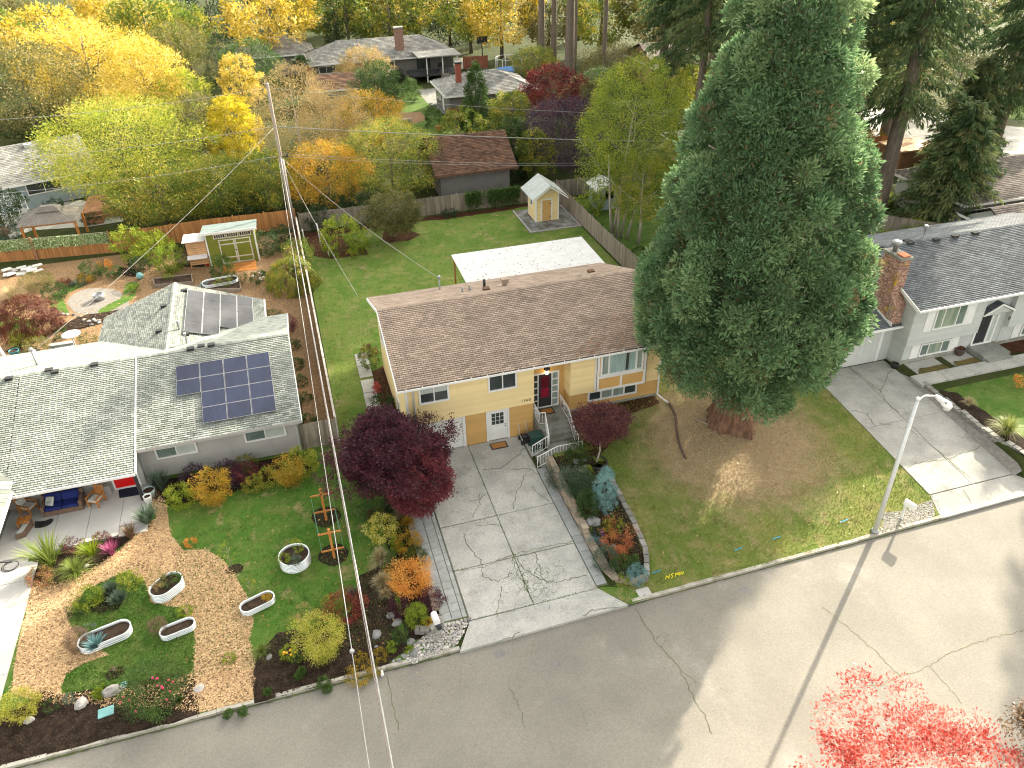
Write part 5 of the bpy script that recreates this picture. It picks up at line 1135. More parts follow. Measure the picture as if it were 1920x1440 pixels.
# ------------------------------------------------------------------ far houses
def ranch(label, x0, x1, y0, y1, ze, zr, wallm, roofm, hip=(0, 0), over=.6, name='ranch_house', wins=(), doors=(), course=.3, tab=.6, rot=0, fas=WHITE, piv=None):
    t = thing(name, label, 'house', (0, 0, 0)); ym = (y0+y1)/2
    mb = MB(); mb.bx(x0, x1, y0, y1, 0, ze-.05); w_ = mb.build('wall', wallm, t)
    if not hip[0]: mb = MB(); mb.prism([(x0, y0, ze-.06), (x0, y1, ze-.06), (x0, ym, zr-.2)], (.1, 0, 0)); mb.build('gable', wallm, t)
    if not hip[1]: mb = MB(); mb.prism([(x1-.1, y0, ze-.06), (x1-.1, y1, ze-.06), (x1-.1, ym, zr-.2)], (.1, 0, 0)); mb.build('gable', wallm, t)
    a0, a1, b0, b1 = x0-over, x1+over, y0-over, y1+over; r0, r1 = a0+hip[0], a1-hip[1]
    roof_slope(t, (a0, b0, ze), (a1, b0, ze), (r1, ym, zr), (r0, ym, zr), roofm, tab, course, th=.03); roof_slope(t, (a1, b1, ze), (a0, b1, ze), (r0, ym, zr), (r1, ym, zr), roofm, tab, course*2, th=.03)
    if hip[0]: roof_slope(t, (a0, b1, ze), (a0, b0, ze), (r0, ym, zr), (r0, ym, zr), roofm, tab, course, th=.03)
    if hip[1]: roof_slope(t, (a1, b0, ze), (a1, b1, ze), (r1, ym, zr), (r1, ym, zr), roofm, tab, course, th=.03)
    mb = MB(); mb.bx(a0, a1, b0-.08, b0-.01, ze-.2, ze); mb.bx(a1+.01, a1+.08, b0, b1, ze-.2, ze); mb.bx(a0-.08, a0-.01, b0, b1, ze-.2, ze); mb.build('gutter', fas, t)
    F = Fr((0, y0, 0), X, -Y)
    bt = MB()
    for x in np.arange(x0+.3, x1, .4): F.B(bt, x, x+.04, 0.05, ze-.06, .0, .02)
    bt.build('batten', wallm, w_)
    for u0, u1, w0, w1, c in wins: window(t, F, u0, u1, w0, w1, c, .1, .07, n0=.02)
    return t, F
def turn(t, piv, deg):
    c = Matrix.Translation(piv) @ Matrix.Rotation(R_(deg), 4, 'Z') @ Matrix.Translation(-Vector(piv)); t.matrix_basis = c @ t.matrix_basis
hA, FA = ranch('long grey-brown ranch house with hipped roof, brick chimney and covered deck', 7.2, 29, 130.5, 139, 3.2, 5.6, TAUPE, SH_FAR, hip=(5, 5), wins=((8.0, 11.6, 1.8, 2.7, (1, 1.3, 1)), (18.2, 19.6, 1.6, 2.7, (1,))))
mb = MB(); mb.bx(20.3, 21.6, 131.5, 132.4, 3.8, 7.2); c_ = mb.build('chimney', mat('dull_brick', (.24, .13, .1), (.3, .19, .15), .9, 4, 20, .2), hA); mb = MB(); mb.bx(20.2, 21.7, 131.4, 132.5, 7.2, 7.4); mb.build('chimney_cap', G_CONCD, c_)
dk = thing('timber_deck', 'dark timber deck with railing and grill under a flat porch roof', 'deck', (25, 127, 0)); DK = mat('dark_stain', (.06, .065, .07), (.05, .05, .055), .8, 3, 30, .1)
mb = MB(); mb.bx(21.5, 29, 126.2, 130.4, 1.0, 1.2); mb.build('floor', DK, dk)
for x in (21.6, 24, 26.5, 28.9): mb = MB(); mb.bx(x-.08, x+.08, 126.2, 126.36, 0, 4.0 if x > 22 else 2.2); mb.build('post', WHITE if x > 22 else DK, dk)
mb = MB(); mb.bx(21.5, 29, 126.22, 126.3, 1.95, 2.1); mb.build('rail', DK, dk)
for x in np.arange(21.8, 29, .3): mb = MB(); mb.bx(x-.03, x+.03, 126.24, 126.28, 1.2, 1.95); mb.build('baluster', DK, dk)
mb = MB(); mb.bx(22.6, 29.4, 125.6, 130.9, 3.75, 3.9); mb.build('porch_roof', SH_FAR, dk)
mb = MB(); FA.B(mb, 23.2, 25.4, 1.2, 3.0, .01, .06); mb.build('glass_door', GLASS, hA)
g_ = thing('barbecue_grill', 'black barbecue grill standing on the far deck', 'grill', (26.6, 128, 1.2)); mb = MB(); mb.bx(26.1, 27.1, 127.7, 128.3, 1.7, 2.1); mb.build('firebox', BLK, g_); mb = MB(); mb.lathe((26.6, 128, 2.1), [(.5, 0), (.4, .25), (.1, .35)], 10); mb.build('lid', BLK, g_)
for dx in (-.4, .4): mb = MB(); mb.bx(26.6+dx-.04, 26.6+dx+.04, 127.8, 128.2, 1.2, 1.7); mb.build('leg', BLK, g_)
hA2, _ = ranch('detached grey garage with a low hipped roof beyond the palm', -3.5, 7.6, 140, 148, 3.2, 5.3, TAUPE, SH_FAR, hip=(4, 4))
hB, FBb = ranch('low grey house with brick-red flue and white side door', 22.6, 34, 105, 113.5, 3.0, 4.9, TAUPE, SH_FAR, hip=(4.5, 4.5))
mb = MB(); mb.bx(24.2, 24.9, 107, 107.7, 3.6, 6.4); c_ = mb.build('chimney', mat('red_flue', (.3, .09, .06), (.25, .08, .05), .8, 3, 20, .1), hB); mb = MB(); mb.bx(24.1, 25, 106.9, 107.8, 6.4, 6.6); mb.build('chimney_cap', BLK, c_)
FBs = Fr((22.6, 0, 0), -Y, -X); mb = MB(); FBs.B(mb, -109.2, -108.2, .2, 2.3, .01, .06); mb.build('side_door', WHITE, hB); window(hB, FBs, -112.5, -110.5, 1.2, 2.4, (1, 1), .12, .06)
hC, FC = ranch('brown-roofed outbuilding with ribbed grey wall behind the back fence', 14.9, 22.1, 75.6, 83.2, 2.75, 5.3, TAUPE, SH_RED, over=.7, course=.2, tab=.4, name='outbuilding', fas=SH_RED)
rft = MB()
for x in np.arange(14.6, 22.8, .8): rft.bx(x-.03, x+.03, 74.85, 75.6, 2.5, 2.62)
rft.build('rafter_tail', PALE, hC)
hD, FD = ranch('blue-grey house with pale shingles behind the gazebo', -46, -18.6, 88.5, 101, 2.75, 4.9, BLUEG, SH_FAR, wins=((-25.0, -21.9, 1.4, 2.6, (1, 1)), (-19.9, -19.0, 1.4, 2.6, (1,))))
for x, y in ((-31.5, 93.9), (-28.7, 93.9), (-26, 93.9), (-23.2, 93.9), (-31.5, 92.0)): mb = MB(); z = 4.9-abs(94.75-y)*.29; mb.bx(x-.3, x+.3, y-.3, y+.3, z-.1, z+.28); mb.build('roof_vent', PALE, hD)
turn(hD, (-22, 88, 0), 20)
hE, FE_ = ranch('grey-roofed house behind the white house at the right edge', 56.5, 72, 51.5, 60, 3.0, 4.9, PALE, mat('brown_grey_shingle', (.2, .175, .155), (.15, .13, .115), .92, 1, 40, .22, tone=.3, bump=.005), hip=(4.2, 4.2), course=.22, tab=.5, wins=((58, 60, 1.2, 2.3, (1, 1)),))
hE2, _ = ranch('dark-roofed side wing next to the grey-roofed house', 56, 72, 45.5, 50.5, 2.4, 3.9, PALE, bpy.data.materials['brown_grey_shingle'], course=.22, tab=.5, name='house_wing')
hF, _ = ranch('tan-roofed house seen between the fir trunks', 55, 78, 110, 121, 3, 5.4, mat('tan_siding', (.4, .25, .16), (.34, .21, .14), .8, 1, 30, .08), mat('tan_shingle', (.36, .31, .26), (.28, .24, .2), .92, .8, 40, .2, tone=.2, bump=0), hip=(0, 4), wins=((57, 59, 1.2, 2.4, (1, 1)),))
hG, _ = ranch('pale flat-roofed shed with a sunlit roof beside the big conifer', 42.5, 48, 76, 81, 2.4, 3.0, mat('tan_board', (.4, .3, .2), None, .85, 2, 20, .1), G_CONCN, name='lean_to')
hH, _ = ranch('russet lean-to roof among the golden trees', 6, 12, 116, 122, 2.6, 4.0, TAUPE, SH_RED, name='lean_to')
# small white shed in the next yard
ws = thing('garden_shed', 'small grey and white shed in the sunlit next yard', 'shed', (29.6, 68, 0)); mb = MB(); mb.prism([(28.6, 67.5, 0), (30.8, 67.5, 0), (30.8, 67.5, 2.0), (29.7, 67.5, 2.6), (28.6, 67.5, 2.0)], (0, 2.4, 0)); mb.build('wall', BLUEG, ws)
for s_ in (-1, 1): mb = MB(); mb.obox((29.7, 67.2, 2.66), (s_*1.35, 0, -.72), (0, 3, 0), (0, 0, .06)); mb.build('roof', PALE, ws)
for x in (28.55, 30.7): mb = MB(); mb.bx(x, x+.15, 67.42, 67.49, 0, 2.1); mb.build('corner_trim', WHITE, ws); window(ws, Fr((0, 67.5, 0), X, -Y), 29.4, 30.1, 1.2, 1.8, (1,), .08, .04)
# timber enclosure by the side street
te = thing('bin_shelter', 'brown timber bin shelter with a flat lid behind the firs', 'shelter', (66, 69.5, 0)); TB = mat('brown_board', (.36, .19, .1), (.28, .14, .075), .85, 2, 20, .2, tone=.2)
mb = MB(); mb.bx(63.2, 68, 67.5, 71, 0, 2.0); mb.build('wall', TB, te); mb = MB(); mb.bx(63, 68.2, 67.3, 71.2, 2.0, 2.15); mb.build('lid', NEWW, te)
for x in np.arange(63.2, 68, .24): mb = MB(); mb.bx(x, x+.215, 67.45, 67.49, .05, 1.98); mb.build('board', TB, te)
# ================================================================== SMALLER THINGS
POLEW = mat('pole_wood', (.4, .34, .28), (.3, .24, .19), .9, 2, 20, .2, stretch=(4, 4, .4), tone=.1, bump=.01)
WIRE = mat('wire_sheath', (.36, .36, .35), (.3, .3, .29), .5, 3, 20, .05, bump=0); WIRED = mat('dark_wire', (.1, .1, .1), None, .5, 3, 20, .05, bump=0)
up = thing('utility_pole', 'tall weathered wooden utility pole at the fence corner', 'utility pole', (-.03, 71.2, 0))
mb = MB(); mb.tube([(-.03, 71.2, 0), (-.03, 71.2, 7), (-.03, 71.2, 13.4)], [.19, .16, .13], 12); mb.build('shaft', POLEW, up)
mb = MB(); mb.bx(-.15, .65, 71.1, 71.2, 7.3, 7.4); mb.lathe((.55, 71.15, 7.4), [(.06, 0), (.06, .18)], 8); mb.build('bracket', BLK, up)
mb = MB(); mb.lathe((-.03, 71.2, 13.4), [(.13, 0), (.15, .03), (.05, .16)], 8); mb.build('pole_cap', METAL, up)
mb = MB(); mb.tube([(.17, 71.05, .1), (.16, 71.05, 7.2)], .035, 6); mb.build('conduit', METAL, up)
def wire(label, a, b, sag, r=.02, m=WIRE, n=18, group=None, name='overhead_wire'):
    a, b = Vector(a), Vector(b); P = []
    for i in range(n+1):
        t = i/n; p = a.lerp(b, t); p.z -= 4*sag*t*(1-t); P.append(p)
    mb = MB(); mb.tube(P, r, 5); return tag(mb.build(name, m), label, 'wire', group)
PT = Vector((-.03, 71.1, 0)); 
def hz(h): return Vector((-.03, 71.1, h))
wire('thick pale cable running over the left lawn to the street, rightmost of its bundle', hz(7.35), (.0, -14, 8.3), 1.0, .03)
wire('reddish cable beside the thick pale cable over the left lawn', hz(7.2), (-.1, -14, 8.0), 1.0, .015, mat('rusty_wire', (.26, .2, .18), None, .6, 3, 20, .1, bump=0))
wire('thin pale wire with a small insulator over the trellis and kerb bed', hz(7.25)-Vector((.2, 0, 0)), (-.85, -14, 8.3), 1.0, .016)
ins = at(660, 1221, 7.4); mb = MB(); mb.lathe((ins.x, ins.y, 7.33), [(.06, 0), (.09, .07), (.06, .14)], 8); tag(mb.build('insulator', METAL), 'small round insulator on the thin wire above the kerb bed', 'insulator')
def side(label, pl, h, pr_, sag=.6, m=WIRE, r=.016):
    """a span from the pole to where it leaves the picture"""
    a = hz(h); ry = ray(*pl); t = (72.0)/ry.y; b = Vector((ry.x*t, 72, CAM_H+ry.z*t)); wire(label, a, a+(b-a)*pr_, sag, r, m)
side('topmost wire going left from the pole over the yellow trees', (0, 212), 13.2, 1.4)
side('middle wire going left from the pole across the trees', (0, 287), 10.0, 1.4)
side('lowest wire going left from the pole past the blue-grey house', (0, 352), 7.5, 1.4)
side('thin top wire going right from the pole past the red plum crown', (1115, 201), 13.2, 1.5)
side('middle cable going right in front of the purple plum tree', (1130, 258), 10.0, 1.5, .3, r=.035)
side('upper of two low wires crossing the russet outbuilding roof', (1050, 296), 7.7, 1.5)
side('lower of two low wires crossing the russet outbuilding roof', (1050, 300), 7.45, 1.5)
wire('service wire from the pole down to the yellow house roof mast', hz(7.4), MAST, .5, .016)
pm_ = at(672, 557, 4.9); wire('thin wire from the pole to the back corner of the yellow house', hz(7.3), pm_, .4, .014)
lm_ = at(62, 660, 4.8); wire('service wire from the pole to the white mast of the ranch house', hz(10.0), lm_, .4, .013)
mb = MB(); mb.tube([(lm_.x, lm_.y, 2.5), (lm_.x, lm_.y, 4.75)], .06, 7); mb.lathe((lm_.x, lm_.y, 4.75), [(.09, 0), (.16, .1), (.06, .25)], 8); mb.build('mast_pipe', WHITE, lh)
wa = at(1085, 258, 9.2); wb = at(1150, 345, 4.5); wire('slanting wire falling past the purple plum to the next yard', wa, wb, .2, .018); wire('second slanting wire from the middle cable into the birch', at(1103, 259, 9.2), at(1165, 320, 5), .2, .016)
# street lamp
LX, LY = 25.38, 22.42; sl_ = thing('street_lamp', 'tall white street lamp post on the verge between lawn and street', 'street lamp', (LX, LY, .02))
LAMPW = mat('lamp_post_paint', (.66, .68, .68), (.58, .6, .6), .45, 3, 30, .06, bump=0, metal=.15)
mb = MB(); mb.tube([(LX, LY, 0), (LX, LY, 8.1)], [.13, .075], 12); mb.build('post', LAMPW, sl_); mb = MB(); mb.lathe((LX, LY, .0), [(.22, 0), (.2, .12), (.14, .16)], 8); mb.build('base', METAL, sl_)
mb = MB(); mb.lathe((LX, LY, 8.08), [(.1, 0), (.11, .08), (.06, .14)], 10); mb.build('post_cap', LAMPW, sl_)
a0, a1, a2 = Vector((LX, LY, 7.95)), at(1735, 742, 8.15), at(1756, 743, 8.15); mb = MB(); mb.tube([a0, a0.lerp(a1, .5)+Vector((0, 0, .08)), a1, a2], .045, 8); mb.build('arm', LAMPW, sl_)
h0, h1 = a2, at(1783, 765, 8.05); hd = (h1-h0).normalized(); sd_ = hd.cross(Z).normalized(); mb = MB()
mb.tube([h0-hd*.05, h0+hd*.15, h0+hd*.35, h0+(h1-h0)*.55, h0+(h1-h0)*.8, h1], [.07, .12, .13, .17, .18, .1], 10); lh_ = mb.build('lamp_head', WHITE, sl_)
mb = MB(); c = h0+(h1-h0)*.78; mb.lathe((c.x, c.y, c.z-.26), [(.09, 0), (.16, .05), (.17, .18)], 12); mb.build('lens', mat('lens_glass', (.6, .6, .58), None, .15, 3, 20, .05, bump=0, spec=.6), lh_)
mb = MB(); mb.lathe((c.x-.15, c.y, c.z+.15), [(.05, 0), (.05, .1)], 8); mb.build('photo_cell', METAL, lh_)
# mailboxes
mx = thing('mailbox', 'white rounded mailbox on a single post in the gravel verge', 'mailbox', (27.2, 22.75, .03))
mb = MB(); mb.bx(27.15, 27.25, 22.7, 22.8, 0, 1.05); mb.build('post', LAMPW, mx)
def mailbox(par, c, ax, L, W_, Hh, m):
    ax = Vector(ax).normalized(); sd = ax.cross(Z); P = []
    for a in np.linspace(0, math.pi, 9): P.append(Vector(c)-ax*L/2+sd*math.cos(a)*W_/2+Z*(Hh*.5+math.sin(a)*Hh*.5))
    P = [Vector(c)-ax*L/2+sd*W_/2, *P, Vector(c)-ax*L/2-sd*W_/2]; mb = MB(); mb.prism(P, ax*L); b = mb.build('box', m, par)
    q = MB(); q.prism([p+ax*(L+.012)+(Vector(c)+ax*L/2-p-ax*L)*.06 for p in P], ax*.01); q.build('door', m, b)
mailbox(mx, (27.25, 22.55, 1.05), (.25, -1, 0), .56, .26, .3, WHITE)
fl = MB(); fl.bx(27.38, 27.4, 22.4, 22.44, 1.1, 1.3); fl.build('flag', WHITE, mx)
m2 = atg(822, 1198); mx2 = thing('mailbox', 'white mailbox with a black newspaper tube on a pale block post by the pebbles', 'mailbox', tuple(m2))
mb = MB(); mb.bx(m2.x-.11, m2.x+.11, m2.y-.11, m2.y+.11, 0, .95); mb.build('post', G_WALLG, mx2)
mailbox(mx2, (m2.x-.03, m2.y+.02, 1.25), (.1, -1, 0), .5, .27, .3, WHITE); mb = MB(); mb.tube([(m2.x, m2.y+.3, 1.08), (m2.x+.06, m2.y-.34, 1.08)], .12, 10); mb.build('paper_tube', DGREY, mx2)
# corrugated steel planters
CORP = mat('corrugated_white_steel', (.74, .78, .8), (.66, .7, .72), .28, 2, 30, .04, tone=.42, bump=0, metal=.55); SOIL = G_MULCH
def planter(label, c, a, r, h, rot, soilz=.12):
    t = thing('steel_planter', label, 'planter', tuple(c), 'corrugated steel planters'); rot = R_(rot); out = []
    for k in range(36):
        th = 2*math.pi*k/36; out.append((math.cos(th)*r+(a if math.cos(th) > 0 else -a), math.sin(th)*r))
    def ring(off, z): return [(c[0]+(x*(1+off/max(r+a, .1)))*math.cos(rot)-(y*(1+off/r))*math.sin(rot), c[1]+x*(1+off/max(r+a, .1))*math.sin(rot)+y*(1+off/r)*math.cos(rot), c[2]+z) for x, y in out]
    nr = max(3, round(h/.1)); R = []
    for i in range(nr*4+1): R.append(ring(.034*math.sin(i*math.pi/2), h*i/(nr*4)))
    R.append(ring(.03, h)); R.append(ring(.03, h+.025)); R.append(ring(-.02, h+.025)); R.append(ring(-.02, h-soilz))
    mb = MB(); n = 36; b = 0
    for q in R: mb.v.extend(q)
    for i in range(len(R)-1):
        for k in range(n): mb.f.append((i*n+k, i*n+(k+1) % n, (i+1)*n+(k+1) % n, (i+1)*n+k)); mb.t.append(.1 if i % 4 in (2, 3) and i < nr*4 else .75); mb.sm.append(True)  # groove rings painted darker, imitating reflection bands on the ribbed steel
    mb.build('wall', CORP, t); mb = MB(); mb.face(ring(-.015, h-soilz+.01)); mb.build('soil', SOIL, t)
    P = sample([(p[0], p[1]) for p in ring(-.05, 0)], 160); k = len(P); B = np.stack([P[:, 0], P[:, 1], np.full(k, c[2]+h-soilz+.015)], 1)
    place('mulch', np_mesh('mulch', leaves(B, unit(rvec(k)*np.array([[1, 1, .3]])), .06, .035, unit(rvec(k)*.4+np.array([[0, 0, 1.]]))), 4, RNG.uniform(0, 1, k), SOIL), t)
    return t
def pc_(px, py, h): p = at(px, py, h); p.z = .01; return p
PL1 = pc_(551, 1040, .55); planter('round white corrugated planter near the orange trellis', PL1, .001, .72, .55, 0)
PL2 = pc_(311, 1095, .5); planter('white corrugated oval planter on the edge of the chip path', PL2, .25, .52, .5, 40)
PL3 = pc_(482, 1128, .28); planter('low ribbed planter half on the lawn right of the chips', PL3, .42, .36, .28, 18)
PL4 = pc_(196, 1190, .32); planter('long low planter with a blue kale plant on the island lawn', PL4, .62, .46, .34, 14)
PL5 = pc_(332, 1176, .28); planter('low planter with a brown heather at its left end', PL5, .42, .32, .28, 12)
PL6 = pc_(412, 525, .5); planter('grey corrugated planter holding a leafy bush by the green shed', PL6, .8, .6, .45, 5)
# orange trellis crosses with strings
def trellis(label, p, z):
    t = thing('trellis_post', label, 'trellis', tuple(p)); mb = MB(); mb.bx(p.x-.06, p.x+.06, p.y-.06, p.y+.06, 0, z); mb.build('post', TEAK, t)
    for zz in (z-.22, z-1.35): mb = MB(); mb.bx(p.x-.55, p.x+.55, p.y-.1, p.y-.06, zz, zz+.09); mb.build('crossbar', TEAK, t)
    return t
T1 = atg(612, 975); T1 = Vector((T1.x, T1.y, 0)); T2 = atg(627, 1046)
trellis('orange wooden double-cross trellis post, the one farther from the street', T1, 2.0); trellis('orange wooden double-cross trellis post, the one nearer the street', T2, 1.95)
GRL = mat('green_line', (.12, .3, .2), None, .6, 3, 20, .05, bump=0)
mb = MB()
for zz in (1.83, .7):
    for dx in (-.52, .52): mb.tube([(T1.x+dx, T1.y-.08, zz), (T2.x+dx, T2.y-.08, zz)], .012, 4)
tag(mb.build('garden_twine', GRL), 'green lines strung between the two orange trellis posts', 'twine')
mb = MB(); mb.lathe((T1.x, T1.y, 2.0), [(.03, 0), (.09, .05), (.07, .14), (.02, .2)], 8); mb.tube([(T1.x, T1.y, 2.12), (T1.x+.12, T1.y-.02, 2.2)], [.05, .02], 6); tag(mb.build('bird_figure', MATD), 'small brown bird figure on top of the far trellis post', 'bird figure')
for p in (T1, T2): drape('trellis_bed', [(p.x+math.cos(a)*.75, p.y+.25+math.sin(a)*.8) for a in np.linspace(0, 6.28, 16)[:-1]], .016, G_MULCH, 2, .06)
# porch furniture
NAVY = mat('navy_cushion', (.012, .022, .13), (.018, .03, .17), .85, 3, 30, .1, tone=.1, bump=.002); WICK = mat('brown_wicker', (.19, .125, .09), (.14, .09, .065), .85, 6, 60, .3, bump=.006); CREAM = mat('cream_cushion', (.58, .58, .54), (.5, .5, .46), .85, 3, 30, .05, bump=.002)
ZP = .155
sf = thing('wicker_sofa', 'brown wicker sofa with navy cushions against the porch wall', 'sofa', (-14.35, 36.95, ZP)); so_x, so_y = -14.35, 36.95
def lb(mb, x0, x1, y0, y1, z0, z1): return mb.bx(so_x+x0, so_x+x1, so_y+y0, so_y+y1, ZP+z0, ZP+z1)
mb = MB(); lb(mb, -1.0, 1.0, -.45, .45, .02, .3); mb.build('seat_frame', WICK, sf)
for s_ in (-1, 1): mb = MB(); lb(mb, s_*1.0-(.16 if s_ > 0 else 0), s_*1.0+(.16 if s_ < 0 else 0), -.45, .45, .3, .62); mb.build('armrest', WICK, sf, .03)
mb = MB(); lb(mb, -1.0, 1.0, .33, .45, .3, .85); mb.build('backrest', WICK, sf)
for s_ in (-1, 1):
    mb = MB(); lb(mb, (-.83 if s_ < 0 else .01), (-.01 if s_ < 0 else .83), -.44, .2, .3, .45); mb.build('seat_cushion', NAVY, sf, .05)
    mb = MB(); mb.obox((so_x+(-.83 if s_ < 0 else .01), so_y+.1, ZP+.45), (.82, 0, 0), (0, .16, .0), (0, .12, .48)); mb.build('back_cushion', NAVY, sf, .05)
pil = thing('throw_pillow', 'white pillow printed with a bicycle on the navy sofa', 'pillow', (so_x-.62, so_y-.12, ZP+.45)); pc0 = Vector((so_x-.62, so_y-.12, ZP+.46)); pa, pb = Vector((.42, -.22, .05)), Vector((.12, .28, .38)); pn = pa.cross(pb).normalized()
mb = MB(); mb.obox(pc0-pa*.5-pn*.05, pa, pb, pn*.1); mb.build('cover', CREAM, pil, .03)
mb = MB()
for q in (-.22, .22):
    cc = pc0+pa*q+pb*.36+pn*.055; mb.tube([cc+(pa.normalized()*math.cos(t_)+pb.normalized()*math.sin(t_))*.07 for t_ in np.linspace(0, 6.283, 13)], .006, 4)
c1_, c2_, c3_ = pc0+pa*-.22+pb*.36+pn*.056, pc0+pa*.0+pb*.62+pn*.056, pc0+pa*.22+pb*.36+pn*.056; mb.tube([c1_, c2_, c3_, pc0+pb*.36+pn*.056, c1_], .006, 4); mb.build('bicycle_print', mat('teal_print', (.05, .3, .26), None, .8, 3, 20, .05, bump=0), pil)
def armchair(label, x, y, rot):
    t = thing('wooden_armchair', label, 'armchair', (0, 0, 0), 'slatted wooden porch chairs'); 
    for sx in (-.3, .3):
        for sy in (-.32, .3): mb = MB(); mb.bx(sx-.03, sx+.03, sy-.03, sy+.03, 0, .6); mb.build('leg', TEAK, t)
        mb = MB(); mb.bx(sx-.045, sx+.045, -.38, .36, .6, .635); mb.build('armrest', TEAK, t)
    mb = MB(); mb.bx(-.3, .3, -.32, .3, .3, .36); mb.build('seat', TEAK, t)
    for i in range(6): mb = MB(); mb.obox((-.27+i*.095, .27, .36), (.06, 0, 0), (0, .025, 0), (0, .16, .56)); mb.build('slat', TEAK, t)
    mb = MB(); mb.obox((-.3, .4, .88), (.6, 0, 0), (0, .03, 0), (0, .02, .08)); mb.build('top_rail', TEAK, t)
    mb = MB(); mb.bx(-.27, .27, -.34, .24, .36, .46); mb.build('seat_cushion', CREAM, t, .03)
    if x < -15: mb = MB(); mb.obox((-.26, .2, .46), (.52, 0, 0), (0, .08, 0), (0, .13, .42)); mb.build('back_cushion', CREAM, t, .03)
    t.location = (x, y, ZP); t.rotation_euler = (0, 0, R_(rot)); return t
c_ = at(180, 935, .5); armchair('slatted wooden armchair between the navy sofa and the red door', c_.x, c_.y, -28)
c_ = at(52, 950, .5); armchair('wooden armchair with cream back cushion in the porch corner', c_.x, c_.y, 62)
c_ = at(45, 978, .5); tb = thing('side_table', 'small slatted wooden side table in front of the corner armchair', 'table', (c_.x, c_.y, ZP))
for i in range(5): mb = MB(); mb.bx(c_.x-.3+i*.122, c_.x-.19+i*.122, c_.y-.28, c_.y+.28, ZP+.45, ZP+.48); mb.build('slat', TEAK, tb)
for sx in (-.27, .23):
    for sy in (-.25, .21): mb = MB(); mb.bx(c_.x+sx, c_.x+sx+.05, c_.y+sy, c_.y+sy+.05, ZP, ZP+.45); mb.build('leg', TEAK, tb)
c_ = at(38, 990, .3); lb2 = thing('fire_trough', 'long wooden box with a glass top next to the side table', 'box', (c_.x, c_.y, ZP)); mb = MB(); mb.obox((c_.x-.05, c_.y-.75, ZP), (.38, .12, 0), (.25, .85, 0), (0, 0, .32)); mb.build('body', WICK, lb2); mb = MB(); mb.obox((c_.x, c_.y-.68, ZP+.321), (.27, .09, 0), (.21, .72, 0), (0, 0, .04)); mb.build('glass_top', BLIND, lb2)
q = [(65, 990), (66, 978), (72, 978), (85, 977), (95, 973), (100, 973), (100, 977), (94, 983), (85, 988), (75, 990)]; P = [at(x, y, ZP) for x, y in q]; mb = MB(); mb.prism([(p.x, p.y, ZP+.002) for p in P], (0, 0, .02)); tag(mb.build('fin_mat', BLK), 'black fin-shaped mat lying on the porch floor', 'mat')
P = [at(x, y, ZP) for x, y in ((224, 934), (222, 918), (259, 912), (261, 928))]; mb = MB(); mb.prism([(p.x, p.y, ZP+.002) for p in P], (0, 0, .015)); tag(mb.build('door_mat', mat('navy_mat', (.012, .018, .04), None, .95, 5, 60, .2)), 'plain navy door mat in front of the red door', 'mat')
def pot(label, px, py, r, h, m, name='plant_pot', soil=True, wall=.86, z=None):
    p = atg(px, py, 0) if z is None else at(px, py, z); t = thing(name, label, 'pot', tuple(p)); mb = MB(); mb.lathe(tuple(p), [(r*.6, 0), (r*.9, h*.5), (r, h*.85), (r, h), (r*wall, h), (r*wall, h*.85)], 14); mb.build('body', m, t)
    if soil: mb = MB(); mb.lathe((p.x, p.y, p.z+h*.8), [(r*wall*.98, 0), (r*wall*.98, h*.06)], 14); mb.build('soil', SOIL, t)
    return p
CEL = mat('celadon_glaze', (.42, .5, .5), (.36, .44, .45), .25, 2, 20, .05, bump=0, spec=.5); 
pot('large pale blue glazed pot at the porch corner', 283, 932, .34, .55, CEL); pot('small white pot on a black stand at the porch corner', 281, 945, .22, .6, WHITE)
pot('brown pot with a red-leaved plant beside the white house steps', 1797, 665, .34, .5, mat('brown_glaze', (.1, .07, .06), None, .4, 2, 20, .1)); pot('round black pot at the edge of the right driveway', 1676, 690, .26, .35, BLK); pot('blue-green pot on the terrace beyond the ranch house', 30, 668, .35, .5, mat('teal_glaze', (.05, .2, .22), None, .3, 2, 20, .1))
pot('small orange pot on the far lawn', 822, 244, .4, .5, mat('orange_glaze', (.6, .2, .05), None, .6, 2, 20, .1))
# mower and green bin by the entry steps
mw = thing('push_mower', 'black push mower with pale handle on the driveway next to the steps', 'mower', (11.2, 34.0, .05)); w0 = at(985, 825, .1); wx, wy = w0.x, w0.y
mb = MB(); mb.bx(wx-.28, wx+.28, wy-.35, wy+.35, .12, .34); mb.build('deck', BLK, mw); mb = MB(); mb.lathe((wx, wy, .34), [(.18, 0), (.2, .1), (.12, .18)], 10); mb.build('motor', DGREY, mw)
for sx in (-.31, .31):
    for sy in (-.28, .28): mb = MB(); mb.tube([(wx+sx-.03, wy+sy, .12), (wx+sx+.03, wy+sy, .12)], .12, 10); mb.build('wheel', BLK, mw)
mb = MB(); mb.tube([(wx-.24, wy+.3, .3), (wx-.2, wy+.75, 1.0), (wx+.2, wy+.75, 1.0), (wx+.24, wy+.3, .3)], .02, 6); mb.tube([(wx-.26, wy-.3, .36), (wx-.26, wy+.3, .36)], .025, 6); mb.tube([(wx+.26, wy-.3, .36), (wx+.26, wy+.3, .36)], .025, 6); mb.build('handle', LAMPW, mw)
mb = MB(); mb.tube([(wx-.2, wy+.74, 1.0), (wx-.12, wy+.95, 1.5)], .02, 6); mb.build('lever', BLK, mw)
BIN = mat('green_plastic', (.02, .06, .05), (.025, .07, .06), .5, 2, 20, .05, bump=0)
